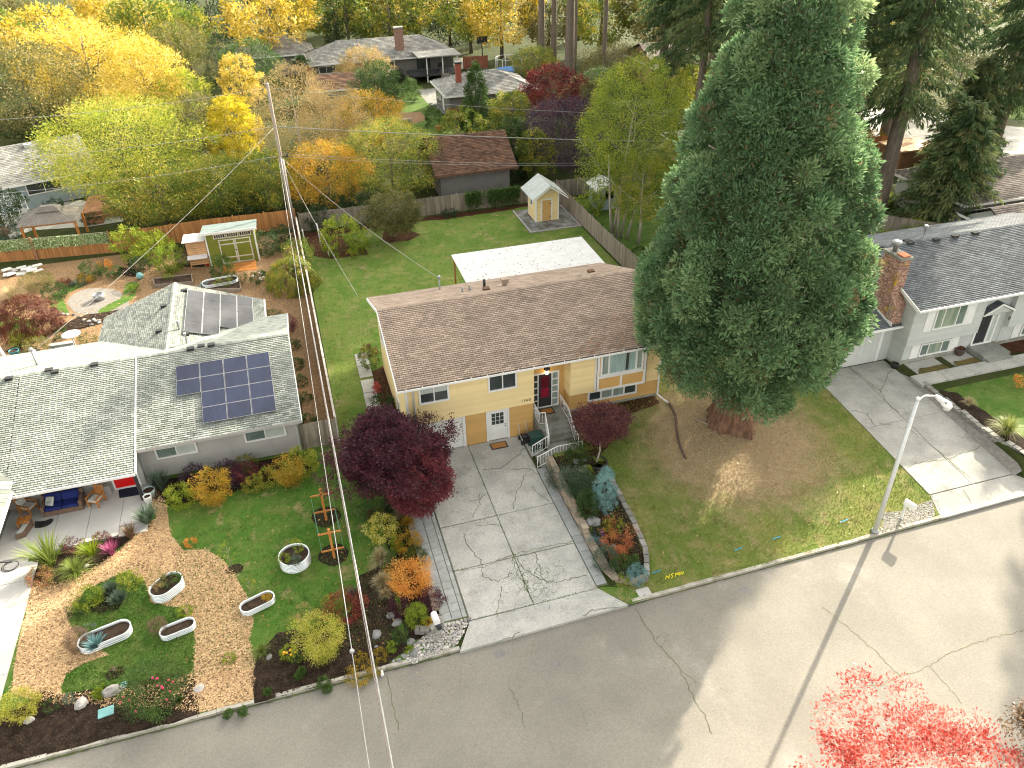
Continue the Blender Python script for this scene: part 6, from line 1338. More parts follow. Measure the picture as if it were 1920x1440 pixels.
def cart(label, x, y, m, rot=0, z=0):
    t = thing('wheeled_bin', label, 'bin', (x, y, z), rotz=rot)
    def Q(mb, nm): o = mb.build(nm, m, t); o.matrix_parent_inverse = Matrix(); return o
    mb = MB(); 
    b0, b1 = [(-.22, -.25), (.22, -.25), (.22, .25), (-.22, .25)], [(-.29, -.32), (.29, -.32), (.29, .32), (-.29, .32)]
    mb.face([(a, b, .03) for a, b in b0[::-1]]); 
    for i in range(4): j = (i+1) % 4; mb.face([(*b0[i], .03), (*b0[j], .03), (*b1[j], .95), (*b1[i], .95)])
    Q(mb, 'body'); mb = MB(); mb.obox((-.32, -.36, .95), (.64, 0, 0), (0, .74, .03), (0, 0, .06)); Q(mb, 'lid'); mb = MB(); mb.tube([(-.25, .42, .98), (.25, .42, .98)], .025, 6); Q(mb, 'handle')
    for s_ in (-1, 1): mb = MB(); mb.tube([(s_*.27, .28, .12), (s_*.33, .28, .12)], .12, 10); Q(mb, 'wheel')
w0 = at(1002, 822, .5); cart('dark green wheeled bin tucked beside the entry steps', 11.25, 34.15, BIN, R_(90), .04)
w0 = at(1863, 238, .5); cart('dark bin standing at the kerb of the sunlit side street', w0.x, w0.y, BIN, .3)
# lids, hose, pipe, paint marks, drain hose
TEALP = mat('teal_plastic', (.2, .42, .42), (.17, .37, .37), .6, 2, 20, .06, bump=0)
w0 = at(200, 1337, .03); mb = MB(); mb.obox((w0.x-.3, w0.y-.22, .02), (.6, .08, 0), (-.05, .45, 0), (0, 0, .07)); tag(mb.build('utility_cover', TEALP, None, .02), 'teal rectangular utility lid in the front bed', 'utility lid')
w0 = at(232, 1284, .03); mb = MB(); mb.lathe((w0.x, w0.y, .0), [(.16, 0), (.16, .06), (.1, .07)], 14); tag(mb.build('utility_cover', TEALP), 'small round teal lid beside the pointed rock', 'utility lid')
w0 = atg(1207, 1111); mb = MB(); mb.bx(w0.x-.32, w0.x+.32, w0.y-.24, w0.y+.24, w0.z-.05, w0.z+.05); tag(mb.build('meter_cover', G_CONCN, None, .01), 'pale square meter lid at the point of the stone-edged bed', 'utility lid')
w0 = at(716, 1261, 0); mb = MB(); mb.tube([(w0.x, w0.y+.15, -.03), (w0.x, w0.y-.12, -.06)], .07, 10); tag(mb.build('drain_pipe', WHITE), 'short white drain pipe poking out at the kerb', 'pipe')
w0 = at(20, 1062, .03); mb = MB(); P = [Vector((w0.x-1.2, w0.y+.6, .06))]+[Vector((w0.x+math.cos(t_)*(.28+t_*.012), w0.y+math.sin(t_)*(.24+t_*.012), .06)) for t_ in np.linspace(1.5, 12, 40)]; mb.tube(P, .018, 5); tag(mb.build('garden_hose', WIRED), 'dark hose lying in a loop on the left driveway', 'hose')
a_, b_ = Vector((19.85, 34.55, 1.0)), atg(1285, 862); mb = MB(); K = 26; PP = []; RR = []
for i in range(K+1):
    p = a_.lerp(b_, i/K); p.z = H(p.x, p.y)+.07; PP.append(p+Vector((.12*math.sin(i*.25), 0, 0))); RR.append(.075 if i % 2 else .062)
mb.tube(PP, RR, 7); tag(mb.build('drain_hose', mat('brown_drain_hose', (.12, .075, .06), None, .7, 3, 30, .2, bump=0)), 'brown ribbed drain hose lying on the lawn from the downspout', 'hose')
def marks(label, strokes, m, wd=.05, dz=.07):
    mb = MB()
    for st in strokes:
        P = [atg(*p) for p in st]
        for a, b in zip(P[:-1], P[1:]):
            s_ = (b-a).cross(Z).normalized()*wd; z = Vector((0, 0, dz)); mb.face([a-s_+z, b-s_+z, b+s_+z, a+s_+z])
    tag(mb.build('paint_mark', m), label, 'paint mark')
BLU = mat('blue_marking_paint', (.02, .36, .62), None, .8, 9, 30, .3, bump=0); YLW = mat('yellow_marking_paint', (.8, .68, .02), None, .8, 9, 30, .3, bump=0)
for lab, x, y in (('blue paint dash on the lawn nearest the lamp post', 1582, 978), ('blue paint dash on the lawn, left of the one by the lamp post', 1455, 1010), ('blue paint dash in the middle of the lower lawn', 1384, 1031), ('blue paint dash next to the yellow letters', 1230, 1074)): marks(lab, [[(x-8, y+3), (x+8, y-3)], [(x-6, y+1), (x-2, y+2)], [(x+2, y-1), (x+6, y-1)]], BLU, .02)
x, y = 1263, 1083; marks('yellow painted letters on the lawn beside the kerb', [[(1248, 1088), (1249, 1081), (1254, 1086), (1255, 1079)], [(1263, 1077), (1258, 1079), (1262, 1083), (1258, 1086)], [(1266, 1083), (1267, 1076), (1269, 1080), (1271, 1075), (1273, 1081)], [(1273, 1081), (1274, 1074)], [(1276, 1080), (1277, 1074), (1280, 1079), (1281, 1073)]], YLW, .017)
# rocks
def rock(label, px, py, wpx, name='boulder', ratio=(.75, .55), group=None, m=None, rot=None):
    p = atg(px, py); r = wpx*mpp(p)/2; mb = MB(); mb.rock((0, 0, 0), r, r*ratio[0], r*ratio[1], .5, rot); o = mb.build(name, m or G_ROCK); o.location = (p.x, p.y, p.z+r*.12); return tag(o, label, 'rock', group)
LRK = mat('pale_rock', (.44, .42, .39), (.34, .32, .3), .9, 4, 14, .2, rnd=.1, bump=.02)
rock('pale boulder in the front bed between the bin lid and the green tufts', 153, 1320, 32, m=LRK); rock('large pointed grey rock leaning beside the rose bush', 212, 1298, 40, ratio=(.6, .7), m=LRK); rock('pale rock at the very bottom edge of the left bed', 55, 1351, 22, m=LRK); rock('flat grey stone on the chips right of the rose bush', 372, 1292, 22, ratio=(.9, .2), m=LRK)
rock('dark grey rock in the mulch near the overhead cables', 706, 1190, 24, ratio=(.8, .4)); rock('small grey rock at the left end of the kerb mulch', 505, 1233, 14); rock('small rock below the dark grey rock in the mulch', 706, 1213, 9); rock('brown stone under the grass clump by the porch', 163, 1062, 12, m=LRK)
RG = 'stones edging the river pebbles'; k_ = 0
for px_, py_, w_ in ((733, 1155, 18), (745, 1168, 20), (738, 1172, 10), (770, 1205, 20), (748, 1238, 11), (757, 1230, 12), (738, 1240, 9), (776, 1226, 22), (785, 1205, 10)): rock('grey cobble edging the river pebbles by the mailbox', px_, py_, w_, 'cobble', (.8, .6), RG)
for px_, py_, w_ in ((1080, 866, 16), (1095, 863, 12), (1098, 875, 10), (1112, 980, 32), (1087, 925, 18), (1062, 920, 10), (1070, 930, 9), (1138, 1063, 14), (1148, 1068, 14), (1165, 1078, 16), (1128, 1048, 12), (1150, 1028, 18), (1080, 950, 12)): rock('dark grey stone in the bed right of the driveway', px_, py_, w_, 'stone', (.85, .6), 'stones in the right planting bed')
mb = MB(); p_ = atg(1118, 867); n_ = 18; mb.lathe((p_.x, p_.y, p_.z), [(.62, 0), (.62, .06), (.5, .07), (.5, .0)], 18); tag(mb.build('edging_ring', BLK), 'black ring of edging round the red maple trunk', 'edging')
# ------------------------------------------------------------------ back garden of the ranch house
gs = thing('garden_shed', 'olive green shed with white double doors and a wooden ramp', 'shed', (-5.6, 67.6, 0)); OLV = mat('olive_paint', (.19, .21, .03), (.17, .19, .025), .6, 1, 30, .05, bump=0)
gx0, gx1, gy0, gy1 = -7.35, -3.3, 66.6, 69.4
mb = MB(); mb.prism([(gx0, gy0, 0), (gx0, gy1, 0), (gx0, gy1, 2.5), (gx0, gy0, 3.05)], (gx1-gx0, 0, 0)); mb.build('wall', OLV, gs); FG = Fr((0, gy0, 0), X, -Y)
mb = MB(); mb.obox((gx0-.25, gy0-.4, 3.12), (gx1-gx0+.5, 0, 0), (0, gy1-gy0+.7, -.62), (0, 0, .08)); mb.build('roof', mat('sage_roof', (.16, .21, .2), (.13, .17, .165), .8, 1, 20, .1), gs); mb = MB(); mb.bx(gx0-.27, gx1+.27, gy0-.45, gy0-.41, 3.0, 3.2); FG.B(mb, gx0-.02, gx0+.1, 0, 3.0, 0, .04); FG.B(mb, gx1-.1, gx1+.02, 0, 3.0, 0, .04); mb.build('fascia', WHITE, gs)
TRIM = mat('cream_trim', (.68, .63, .52), None, .6, 2, 20, .05, bump=0)
for i in range(2):
    a = -6.35+i*1.32; mb = MB(); FG.B(mb, a, a+.1, .12, 2.3, 0, .06); FG.B(mb, a+1.2, a+1.3, .12, 2.3, 0, .06)
    for z in (.12, .62, 1.82, 2.2): FG.B(mb, a+.1, a+1.2, z, z+.1, 0, .06)
    d_ = mb.build('door', TRIM, gs); mb = MB(); FG.B(mb, a+.1, a+1.2, .2, 2.2, .0, .03); mb.build('door_panel', OLV, d_)
mb = MB(); FG.B(mb, -5.12, -4.98, 1.25, 1.32, .061, .09); mb.build('handle', BLK, gs)
for i in range(3):
    a = -6.6+i*1.05; w_ = window(gs, FG, a, a+.85, 2.5, 2.78, (1, 1, 1, 1, 1), .07, .05, mull=.05, fm=TRIM)
rp = MB()
for i in range(8): q = MB(); q.obox((-6.4, gy0-.2-i*.2, .14-.018*i), (2.75, 0, 0), (0, -.19, -.016), (0, 0, .03)); q.build('ramp_board', TEAK, gs)
lt = thing('wood_store', 'slatted pine lean-to store with a white roof beside the green shed', 'shed', (-8.1, 67.2, 0))
for i in range(11): mb = MB(); mb.bx(-9.0, -7.45, 66.7, 66.74, .3+i*.19, .46+i*.19); mb.build('slat', NEWW, lt)
for x in (-9.0, -7.5): mb = MB(); mb.bx(x, x+.08, 66.74, 66.82, 0, 2.5); mb.build('post', NEWW, lt)
mb = MB(); mb.bx(-9.0, -8.95, 66.8, 68.6, .3, 2.4); mb.build('side_wall', NEWW, lt); mb = MB(); mb.obox((-9.2, 66.3, 2.5), (1.8, 0, 0), (0, 2.4, -.2), (0, 0, .05)); mb.build('roof', CORR, lt); mb = MB(); mb.obox((-9.05, 66.1, 1.05), (1.6, 0, 0), (0, .6, .12), (0, 0, .04)); mb.build('shelf', CORR, lt)
pb_ = pot('bright red bucket in front of the slatted store', 391, 497, .24, .5, mat('red_plastic', (.75, .04, .02), None, .4, 2, 20, .05, bump=0), 'bucket', False)
pot('pale blue bucket next to the red one', 402, 493, .2, .42, TEALP, 'bucket', False)
def raised(label, q, h=.3):
    P = [at(x, y, h) for x, y in q]; c = sum(P, Vector())/4; t = thing('raised_bed', label, 'raised bed', (c.x, c.y, 0))
    for i in range(4):
        a, b = P[i], P[(i+1) % 4]; u = (b-a).normalized(); n_ = Vector((-u.y, u.x, 0)); mb = MB(); mb.obox((a.x-u.x*.04, a.y-u.y*.04, 0), u*((b-a).length+.08), n_*.06, (0, 0, h)); mb.build('side_board', WEATH, t)
    mb = MB(); mb.face([(p.x, p.y, h-.06) for p in P]); mb.build('soil', SOIL, t)
raised('long wooden raised bed with dark soil above the ranch house roof', [(290, 533), (288, 522), (358, 514), (360, 527)]); raised('wooden raised bed with seedlings beside the corrugated planter', [(378, 542), (376, 528), (448, 524), (450, 540)])
w0 = at(184, 553, .4); mb = MB(); fr_ = thing('fire_ring', 'galvanised steel fire ring on the gravel circle', 'fire ring', (w0.x, w0.y, 0)); mb.lathe((w0.x, w0.y, 0), [(.42, 0), (.42, .5), (.38, .5), (.38, .1)], 18); mb.build('body', METAL, fr_); mb = MB(); mb.lathe((w0.x, w0.y, .1), [(.37, 0), (.37, .02)], 14); mb.build('ash', BLK, fr_)
w0 = at(262, 517, .3); mb = MB(); mb.lathe((w0.x, w0.y, 0), [(.05, 0), (.22, .1), (.3, .3), (.22, .5), (.05, .6)], 14); tag(mb.build('gazing_ball', TEALP), 'turquoise gazing ball among the dark shrubs', 'garden ball')
w0 = at(36, 505, .2); sb = thing('bag_pile', 'heap of white sacks lying by the cedar fence', 'sacks', (w0.x, w0.y, 0))
for k in range(13): mb = MB(); a = random.uniform(-.6, .6); u = Vector((math.cos(a), math.sin(a), 0)); v = Vector((-math.sin(a), math.cos(a), random.uniform(-.1, .2))); c = Vector((w0.x+random.uniform(-1.8, 1.8), w0.y+random.uniform(-.8, .8), .02+.1*(k//4))); mb.obox(c-u*.4-v*.25, u*.8, v*.5, (0, 0, .12)); mb.build('sack', CREAM, sb, .05)
w0 = at(150, 672, 0); ht = thing('patio_heater', 'white patio heater with a round disc top near the garden steps', 'heater', (w0.x, w0.y, 0)); mb = MB(); mb.lathe((w0.x, w0.y, 0), [(.28, 0), (.28, .1), (.05, .14), (.04, 1.9), (.1, 1.95)], 12); mb.build('stand', LAMPW, ht); mb = MB(); mb.lathe((w0.x, w0.y, 1.95), [(.62, 0), (.6, .03), (.05, .12)], 18); mb.build('reflector', WHITE, ht)
w0 = at(140, 672, .5); mb = MB(); mb.bx(w0.x-.5, w0.x+.3, w0.y, w0.y+.06, 0, 1.1); tag(mb.build('fire_screen', BLK), 'black mesh screen beside the patio heater', 'screen')
w0 = at(12, 690, 0); ub = thing('patio_umbrella', 'closed cream patio umbrella at the left edge', 'umbrella', (w0.x, w0.y, 0)); mb = MB(); mb.lathe((w0.x, w0.y, 0), [(.3, 0), (.3, .08), (.03, .1), (.03, 2.5)], 10); mb.build('pole', LAMPW, ub); mb = MB(); mb.lathe((w0.x, w0.y, .9), [(.3, 0), (.24, .3), (.1, 1.5), (.02, 1.65)], 10); mb.build('canopy', CREAM, ub)
gst = thing('garden_steps', 'pale stone garden steps behind the ranch house', 'steps', (-18, 49, 0))
for i in range(5):
    w0 = at(115, 672-i*7, .12+.14*i); mb = MB(); mb.bx(w0.x-.8, w0.x+.8, w0.y-.2, w0.y+.2, 0, .14+.14*i); mb.build('step', G_PAVER, gst)
for px_, py_, n_ in ((110, 590, 5), (160, 603, 5), (170, 606, 3)):
    for k in range(n_): rock('flat edging stone of the terraced garden beds', px_+k*9+random.uniform(-3, 3), py_+random.uniform(-4, 4), 9, 'edging_stone', (.8, .5), 'edging stones of the terraced garden', random.choice((LRK, G_ROCK)))
# leafy screen on the low cedar fence
scn = thing('leafy_screen', 'artificial leaf screen fixed above the low cedar fence', 'screen', (-24, 73.6, 0)); SCL = leafmat('screen_leaf', ((.14, .24, .06), (.28, .38, .13), (.48, .56, .32), (.65, .7, .52)), .1)
for a, b in (((-33, 74.55), (-28.4, 74.05)), ((-28.3, 74.05), (-22.2, 73.35)), ((-22.1, 73.3), (-15.8, 72.6))):
    A, B = Vector((*a, 0)), Vector((*b, 0)); n_ = 2600; t_ = RNG.uniform(0, 1, (n_, 1)); P = np.array(A)*(1-t_)+np.array(B)*t_; P[:, 2] = 1.02+RNG.uniform(0, 1, n_)*.95; P[:, 1] -= .08+RNG.uniform(0, .05, n_)
    place('leaf_panel', np_mesh('leaf_panel', leaves(P, unit(rvec(n_)+np.array([[0, -.6, .2]])), .14, .1), 4, RNG.uniform(0, 1, n_), SCL), scn); mb = MB(); mb.obox(A+Vector((0, 0, 1.95)), B-A, (0, .05, 0), (0, 0, .05)); mb.build('top_bar', WEATH, scn)
    for q in (A, B): mb = MB(); mb.bx(q.x-.06, q.x+.06, q.y-.12, q.y, 0, 2.1); mb.build('post', TB, scn)
# gazebo, deck and chairs beyond the fence
gz = thing('gazebo', 'brown metal-roofed gazebo with two-tier hipped roof', 'gazebo', (-21, 77, 0)); GZM = mat('bronze_roof', (.2, .175, .15), (.17, .15, .13), .5, 2, 20, .08, tone=.15, bump=0)
gx, gy = -21.0, 77.2; A_ = 2.55; B_ = 1.9
def pyr(nm, a, b, z0, a1, b1, z1):
    mb = MB(); lo = [(gx-a, gy-b, z0), (gx+a, gy-b, z0), (gx+a, gy+b, z0), (gx-a, gy+b, z0)]; hi = [(gx-a1, gy-b1, z1), (gx+a1, gy-b1, z1), (gx+a1, gy+b1, z1), (gx-a1, gy+b1, z1)]
    for i in range(4):
        j = (i+1) % 4; n_ = 12
        for k in range(n_): 
            f0, f1 = k/n_, (k+.88)/n_; mb.face([Vector(lo[i]).lerp(Vector(lo[j]), f0), Vector(lo[i]).lerp(Vector(lo[j]), f1), Vector(hi[i]).lerp(Vector(hi[j]), f1), Vector(hi[i]).lerp(Vector(hi[j]), f0)], .6)
            g0 = (k+.88)/n_; g1 = (k+1)/n_; up_ = Vector((0, 0, .03)); mb.face([Vector(lo[i]).lerp(Vector(lo[j]), g0)+up_, Vector(lo[i]).lerp(Vector(lo[j]), g1)+up_, Vector(hi[i]).lerp(Vector(hi[j]), g1)+up_, Vector(hi[i]).lerp(Vector(hi[j]), g0)+up_], .2)
    mb.face(hi, .4); return mb.build(nm, GZM, gz)
pyr('roof', A_, B_, 2.35, .9, .6, 3.05); pyr('top_tier', 1.05, .75, 3.1, .55, .25, 3.45)
for sx in (-1, 1):
    for sy in (-1, 1): mb = MB(); x, y = gx+sx*(A_-.35), gy+sy*(B_-.3); mb.bx(x-.1, x+.1, y-.1, y+.1, 0, 2.35); mb.build('post', TEAK, gz)
mb = MB(); mb.bx(gx-2.3, gx+2.3, gy-B_+.25, gy-B_+.35, 2.15, 2.33); mb.build('beam', TEAK, gz)
drape('terrace', pxs((20, 448), (60, 432), (170, 425), (232, 415), (225, 390), (150, 375), (60, 388), (0, 420)), .012, G_CONC, 3)
tkr = thing('raised_deck', 'reddish deck with black balustrade next to the blue-grey house', 'deck', (-18, 84, 0)); mb = MB(); mb.bx(-19.6, -14.5, 82.0, 87.0, .0, .75); mb.build('floor', TB, tkr)
mb = MB(); mb.bx(-17.5, -14.4, 81.95, 82.02, 1.65, 1.72); mb.bx(-17.5, -14.4, 81.95, 82.02, .85, .9); mb.build('rail', BLK, tkr)
for x in np.arange(-17.4, -14.4, .22): mb = MB(); mb.bx(x-.02, x+.02, 81.97, 82.01, .8, 1.66); mb.build('baluster', BLK, tkr)
for i in range(3): mb = MB(); mb.bx(-19.2, -17.6, 81.2-.35*i+.0, 81.55-.35*i, 0, .55-.18*i); mb.build('step', TB, tkr)
def patiochair(label, px, py, rot):
    t = thing('patio_chair', label, 'chair', (0, 0, 0), 'reclining patio chairs'); mb = MB(); mb.obox((-.3, -.3, .42), (.6, 0, 0), (0, .6, -.05), (0, 0, .03)); mb.build('seat', CREAM, t); mb = MB(); mb.obox((-.3, .3, .38), (.6, 0, 0), (0, .03, 0), (0, .35, .7)); mb.build('backrest', CREAM, t)
    for s_ in (-.32, .32): mb = MB(); mb.tube([(s_, -.35, 0), (s_, -.3, .62), (s_, .35, .62), (s_, .3, 0)], .02, 5); mb.build('side_frame', BLK, t)
    p = at(px, py, .4); t.location = (p.x, p.y, 0); t.rotation_euler = (0, 0, R_(rot))
patiochair('pale sling patio chair nearest the left edge by the vine arch', 14, 418, 20); patiochair('taupe sling patio chair between the vine arch and the gazebo', 42, 408, -25)
la = thing('lattice_arch', 'white lattice arch covered by a dark vine on the blue-grey house', 'trellis', (-27, 84, 0)); l0 = at(10, 415, 0)
mb = MB()
for k in range(7): mb.bx(l0.x-.2+k*.42, l0.x-.14+k*.42, l0.y-.03, l0.y+.03, 0, 2.3+.5*math.sin(k/6*math.pi))
for z in (.5, 1.0, 1.5, 2.0, 2.4): mb.bx(l0.x-.2, l0.x+2.4, l0.y-.05, l0.y-.03, z, z+.05)
mb.build('lattice', WHITE, la)
# far odds and ends
bh = thing('basketball_hoop', 'black basketball hoop on a pole by the plum red panel', 'basketball hoop', tuple(at(905, 115, 0))); b0 = at(905, 115, 0); mb = MB(); mb.tube([(b0.x, b0.y, 0), (b0.x, b0.y, 3.4)], .08, 6); mb.build('pole', BLK, bh); mb = MB(); mb.bx(b0.x-.9, b0.x+.9, b0.y-.2, b0.y-.12, 2.9, 4.0); mb.build('backboard', DGREY, bh); mb = MB(); mb.tube([(b0.x+math.cos(t_)*.28, b0.y-.5+math.sin(t_)*.28, 3.05) for t_ in np.linspace(0, 6.28, 12)], .03, 5); mb.build('rim', TEAK, bh)
tr_ = thing('trampoline', 'round trampoline with a pale pole frame beyond the low grey house', 'trampoline', tuple(at(955, 140, 0))); b0 = at(955, 140, 0); mb = MB()
for k in range(8): a = k*math.pi/4; mb.tube([(b0.x+math.cos(a)*2.2, b0.y+math.sin(a)*2.2, 0), (b0.x+math.cos(a)*2.2, b0.y+math.sin(a)*2.2, 2.6)], .05, 5)
mb.tube([(b0.x+math.cos(a)*2.2, b0.y+math.sin(a)*2.2, 2.6) for a in np.linspace(0, 6.283, 17)], .04, 5); mb.build('frame', LAMPW, tr_); mb = MB(); mb.lathe((b0.x, b0.y, .8), [(2.1, 0), (2.1, .05)], 20); mb.build('mat', mat('blue_pad', (.05, .2, .5), None, .7, 2, 20, .1), tr_)
lg = thing('log_pile', 'short pale cut logs at the edge of the far soil patch', 'logs', tuple(at(748, 232, 0))); b0 = at(748, 232, 0)
for k in range(3): mb = MB(); mb.tube([(b0.x-.9+.4*k, b0.y+.2*k, .3), (b0.x+.7+.5*k, b0.y-.3+.2*k, .3)], .3, 9); mb.build('log', POLEW, lg)
def car(label, px, py, rot, m):
    p = at(px, py, 0); t = thing('parked_car', label, 'car', (p.x, p.y, 0), rotz=R_(rot))
    def Q(mb, nm, mm): o = mb.build(nm, mm, t); o.matrix_parent_inverse = Matrix(); return o
    prof = [(-2.2, .3), (-2.25, .75), (-2.1, .95), (-1.5, 1.02), (-.9, 1.45), (.6, 1.48), (1.3, 1.0), (2.1, .85), (2.25, .6), (2.2, .3)]
    mb = MB(); mb.prism([(x, -.88, z) for x, z in prof], (0, 1.76, 0)); Q(mb, 'body', m)
    for s_ in (-.89, .87): mb = MB(); mb.prism([(x, s_, z) for x, z in [(-1.35, 1.05), (-.85, 1.38), (.52, 1.4), (1.1, 1.05)]], (0, .02, 0)); Q(mb, 'side_window', GLASS)
    mb = MB(); mb.obox((.66, -.8, 1.46), (.6, 0, -.42), (0, 1.6, 0), (.015, 0, .02)); Q(mb, 'windscreen', GLASS); mb = MB(); mb.obox((-1.46, -.8, 1.05), (.54, 0, .39), (0, 1.6, 0), (-.015, 0, .02)); Q(mb, 'rear_window', GLASS)
    for x in (-1.4, 1.4):
        for s_ in (-.9, .72): mb = MB(); mb.tube([(x, s_, .33), (x, s_+.18, .33)], .33, 14); Q(mb, 'wheel', BLK)
    for s_ in (-.6, .6): mb = MB(); mb.bx(2.2, 2.27, s_-.18, s_+.18, .6, .75); Q(mb, 'headlight', GLASSL)
CARW = mat('silver_car_paint', (.55, .57, .58), None, .25, 2, 20, .02, bump=0, metal=.4); CARB = mat('pale_blue_car_paint', (.4, .47, .52), None, .25, 2, 20, .02, bump=0, metal=.4)
car('silver car parked on the street beyond the right fir trees', 1680, 128, 20, CARW); car('pale blue car parked behind the tan-roofed house', 1345, 103, 5, CARB)
# wooden poles of the fruit cage and stakes
for lab, (a, b) in (('white garden stake in the corner bed, left of the bushy one', ((573, 460), (565, 430))), ('white garden stake beside the rounded yellow-green bush', ((602, 462), (594, 420))), ('short white stake at the lawn edge below the bush', ((617, 480), (614, 472)))):
    p = at(*a, 0); d0 = (p-Vector((0, 0, CAM_H))).length; hh = abs(a[1]-b[1])*mpp(p)/math.cos(R_(22)); mb = MB(); mb.tube([(p.x, p.y, 0), (p.x-.05, p.y, hh)], .05, 6); tag(mb.build('garden_stake', WHITE), lab, 'stake')
# ================================================================== PLANTS
L_ = leafmat
m_seq = L_('sequoia_spray', ((.2, .14, .07), (.08, .155, .07), (.145, .255, .115), (.22, .335, .155), (.34, .41, .2)), .38, .6)
m_fir = L_('fir_spray', ((.14, .11, .055), (.055, .1, .042), (.09, .15, .058), (.15, .205, .08), (.27, .27, .11)), .42, .6)
m_yel = L_('yellow_leaf', ((.22, .2, .03), (.46, .35, .03), (.62, .46, .05), (.72, .56, .14), (.78, .66, .3)), .45)
m_byl = L_('bright_yellow_leaf', ((.3, .3, .02), (.6, .5, .03), (.72, .58, .04), (.7, .6, .12)), .45)
m_yg = L_('yellow_green_leaf', ((.1, .16, .02), (.2, .28, .03), (.36, .4, .04), (.52, .48, .07), (.6, .52, .16)), .42)
m_gy = L_('green_yellow_leaf', ((.06, .11, .018), (.11, .18, .026), (.19, .24, .034), (.38, .34, .05), (.55, .4, .06)), .38)
m_olv = L_('olive_leaf', ((.05, .065, .02), (.1, .12, .035), (.16, .16, .05), (.26, .22, .08), (.36, .28, .12)), .38)
m_tan = L_('tan_leaf', ((.14, .13, .04), (.28, .23, .08), (.4, .3, .12), (.46, .34, .17), (.5, .3, .1)), .4)
m_gold = L_('gold_leaf', ((.12, .12, .02), (.3, .24, .03), (.5, .34, .04), (.55, .3, .03), (.5, .2, .03)), .4)
m_grn = L_('mid_green_leaf', ((.025, .05, .012), (.045, .09, .02), (.07, .13, .028), (.1, .17, .035)), .35)
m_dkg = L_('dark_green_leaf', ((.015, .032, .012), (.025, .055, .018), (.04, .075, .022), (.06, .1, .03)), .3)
m_lim = L_('lime_leaf', ((.1, .16, .015), (.19, .28, .02), (.3, .36, .03), (.42, .42, .06)), .4)
m_lmy = L_('lemon_conifer', ((.2, .22, .02), (.4, .38, .04), (.58, .54, .1), (.68, .64, .22)), .3)
m_pur = L_('plum_purple_leaf', ((.035, .022, .04), (.055, .032, .058), (.08, .042, .07), (.12, .06, .085)), .25)
m_red = L_('plum_red_leaf', ((.035, .008, .018), (.07, .012, .02), (.13, .018, .025), (.26, .04, .03), (.36, .09, .05)), .4)
m_mar = L_('maroon_leaf', ((.045, .02, .032), (.075, .028, .04), (.11, .03, .045), (.17, .035, .05), (.24, .06, .06)), .35)
m_jm = L_('red_maple_leaf', ((.07, .03, .04), (.12, .045, .055), (.17, .065, .075), (.24, .1, .09), (.34, .17, .08)), .35)
m_rus = L_('rust_leaf', ((.07, .022, .014), (.11, .034, .02), (.16, .05, .028), (.2, .075, .04)), .3)
m_org = L_('orange_leaf', ((.4, .15, .03), (.6, .25, .045), (.7, .34, .07), (.74, .46, .12)), .4)
m_orr = L_('orange_red_leaf', ((.3, .08, .04), (.52, .13, .05), (.6, .2, .08), (.5, .28, .1)), .4)
m_blu = L_('blue_conifer', ((.1, .2, .2), (.17, .32, .32), (.25, .43, .43), (.36, .54, .53)), .25)
m_ggn = L_('grey_green_leaf', ((.06, .09, .06), (.1, .15, .1), (.16, .22, .15), (.24, .3, .22)), .3)
m_straw = L_('straw_blade', ((.24, .2, .1), (.38, .31, .16), (.5, .42, .25), (.58, .5, .33)), .3)
m_gras = L_('green_blade', ((.08, .12, .02), (.14, .2, .035), (.22, .27, .06), (.38, .38, .14)), .3)
m_pink = L_('pink_blade', ((.25, .05, .12), (.42, .1, .22), (.55, .2, .33)), .3)
m_brn = L_('brown_stem', ((.08, .06, .03), (.16, .11, .06), (.24, .16, .09), (.2, .12, .12)), .2)
m_sal = L_('salmon_leaf', ((.26, .025, .02), (.48, .06, .045), (.6, .16, .12), (.7, .4, .34)), .35)
BARK = mat('grey_bark', (.2, .165, .13), (.13, .105, .085), .95, 2, 14, .3, stretch=(5, 5, .7), tone=.1, bump=.02, spec=.1)
BARKP = mat('pale_bark', (.42, .37, .32), (.3, .26, .22), .9, 2, 14, .25, stretch=(5, 5, .7), tone=.1, bump=.01, spec=.1)
BARKS = mat('sequoia_bark', (.22, .125, .08), (.12, .07, .048), .97, 1.2, 9, .5, stretch=(5, 5, .35), tone=.2, bump=.06, spec=.08, stain=(.16, .145, .125), st=(.5, .68), ssc=.8)
PK = mat('pink_petal', (.7, .04, .14), (.75, .12, .2), .7, 8, 20, .1, bump=0); RDP = mat('red_petal', (.6, .015, .02), None, .7, 8, 20, .1, bump=0); YLP = mat('golden_petal', (.75, .45, .02), None, .7, 8, 20, .1, bump=0); WHP = mat('white_petal', (.75, .75, .7), None, .7, 8, 20, .1, bump=0); PUP = mat('purple_petal', (.12, .05, .3), None, .7, 8, 20, .1, bump=0)
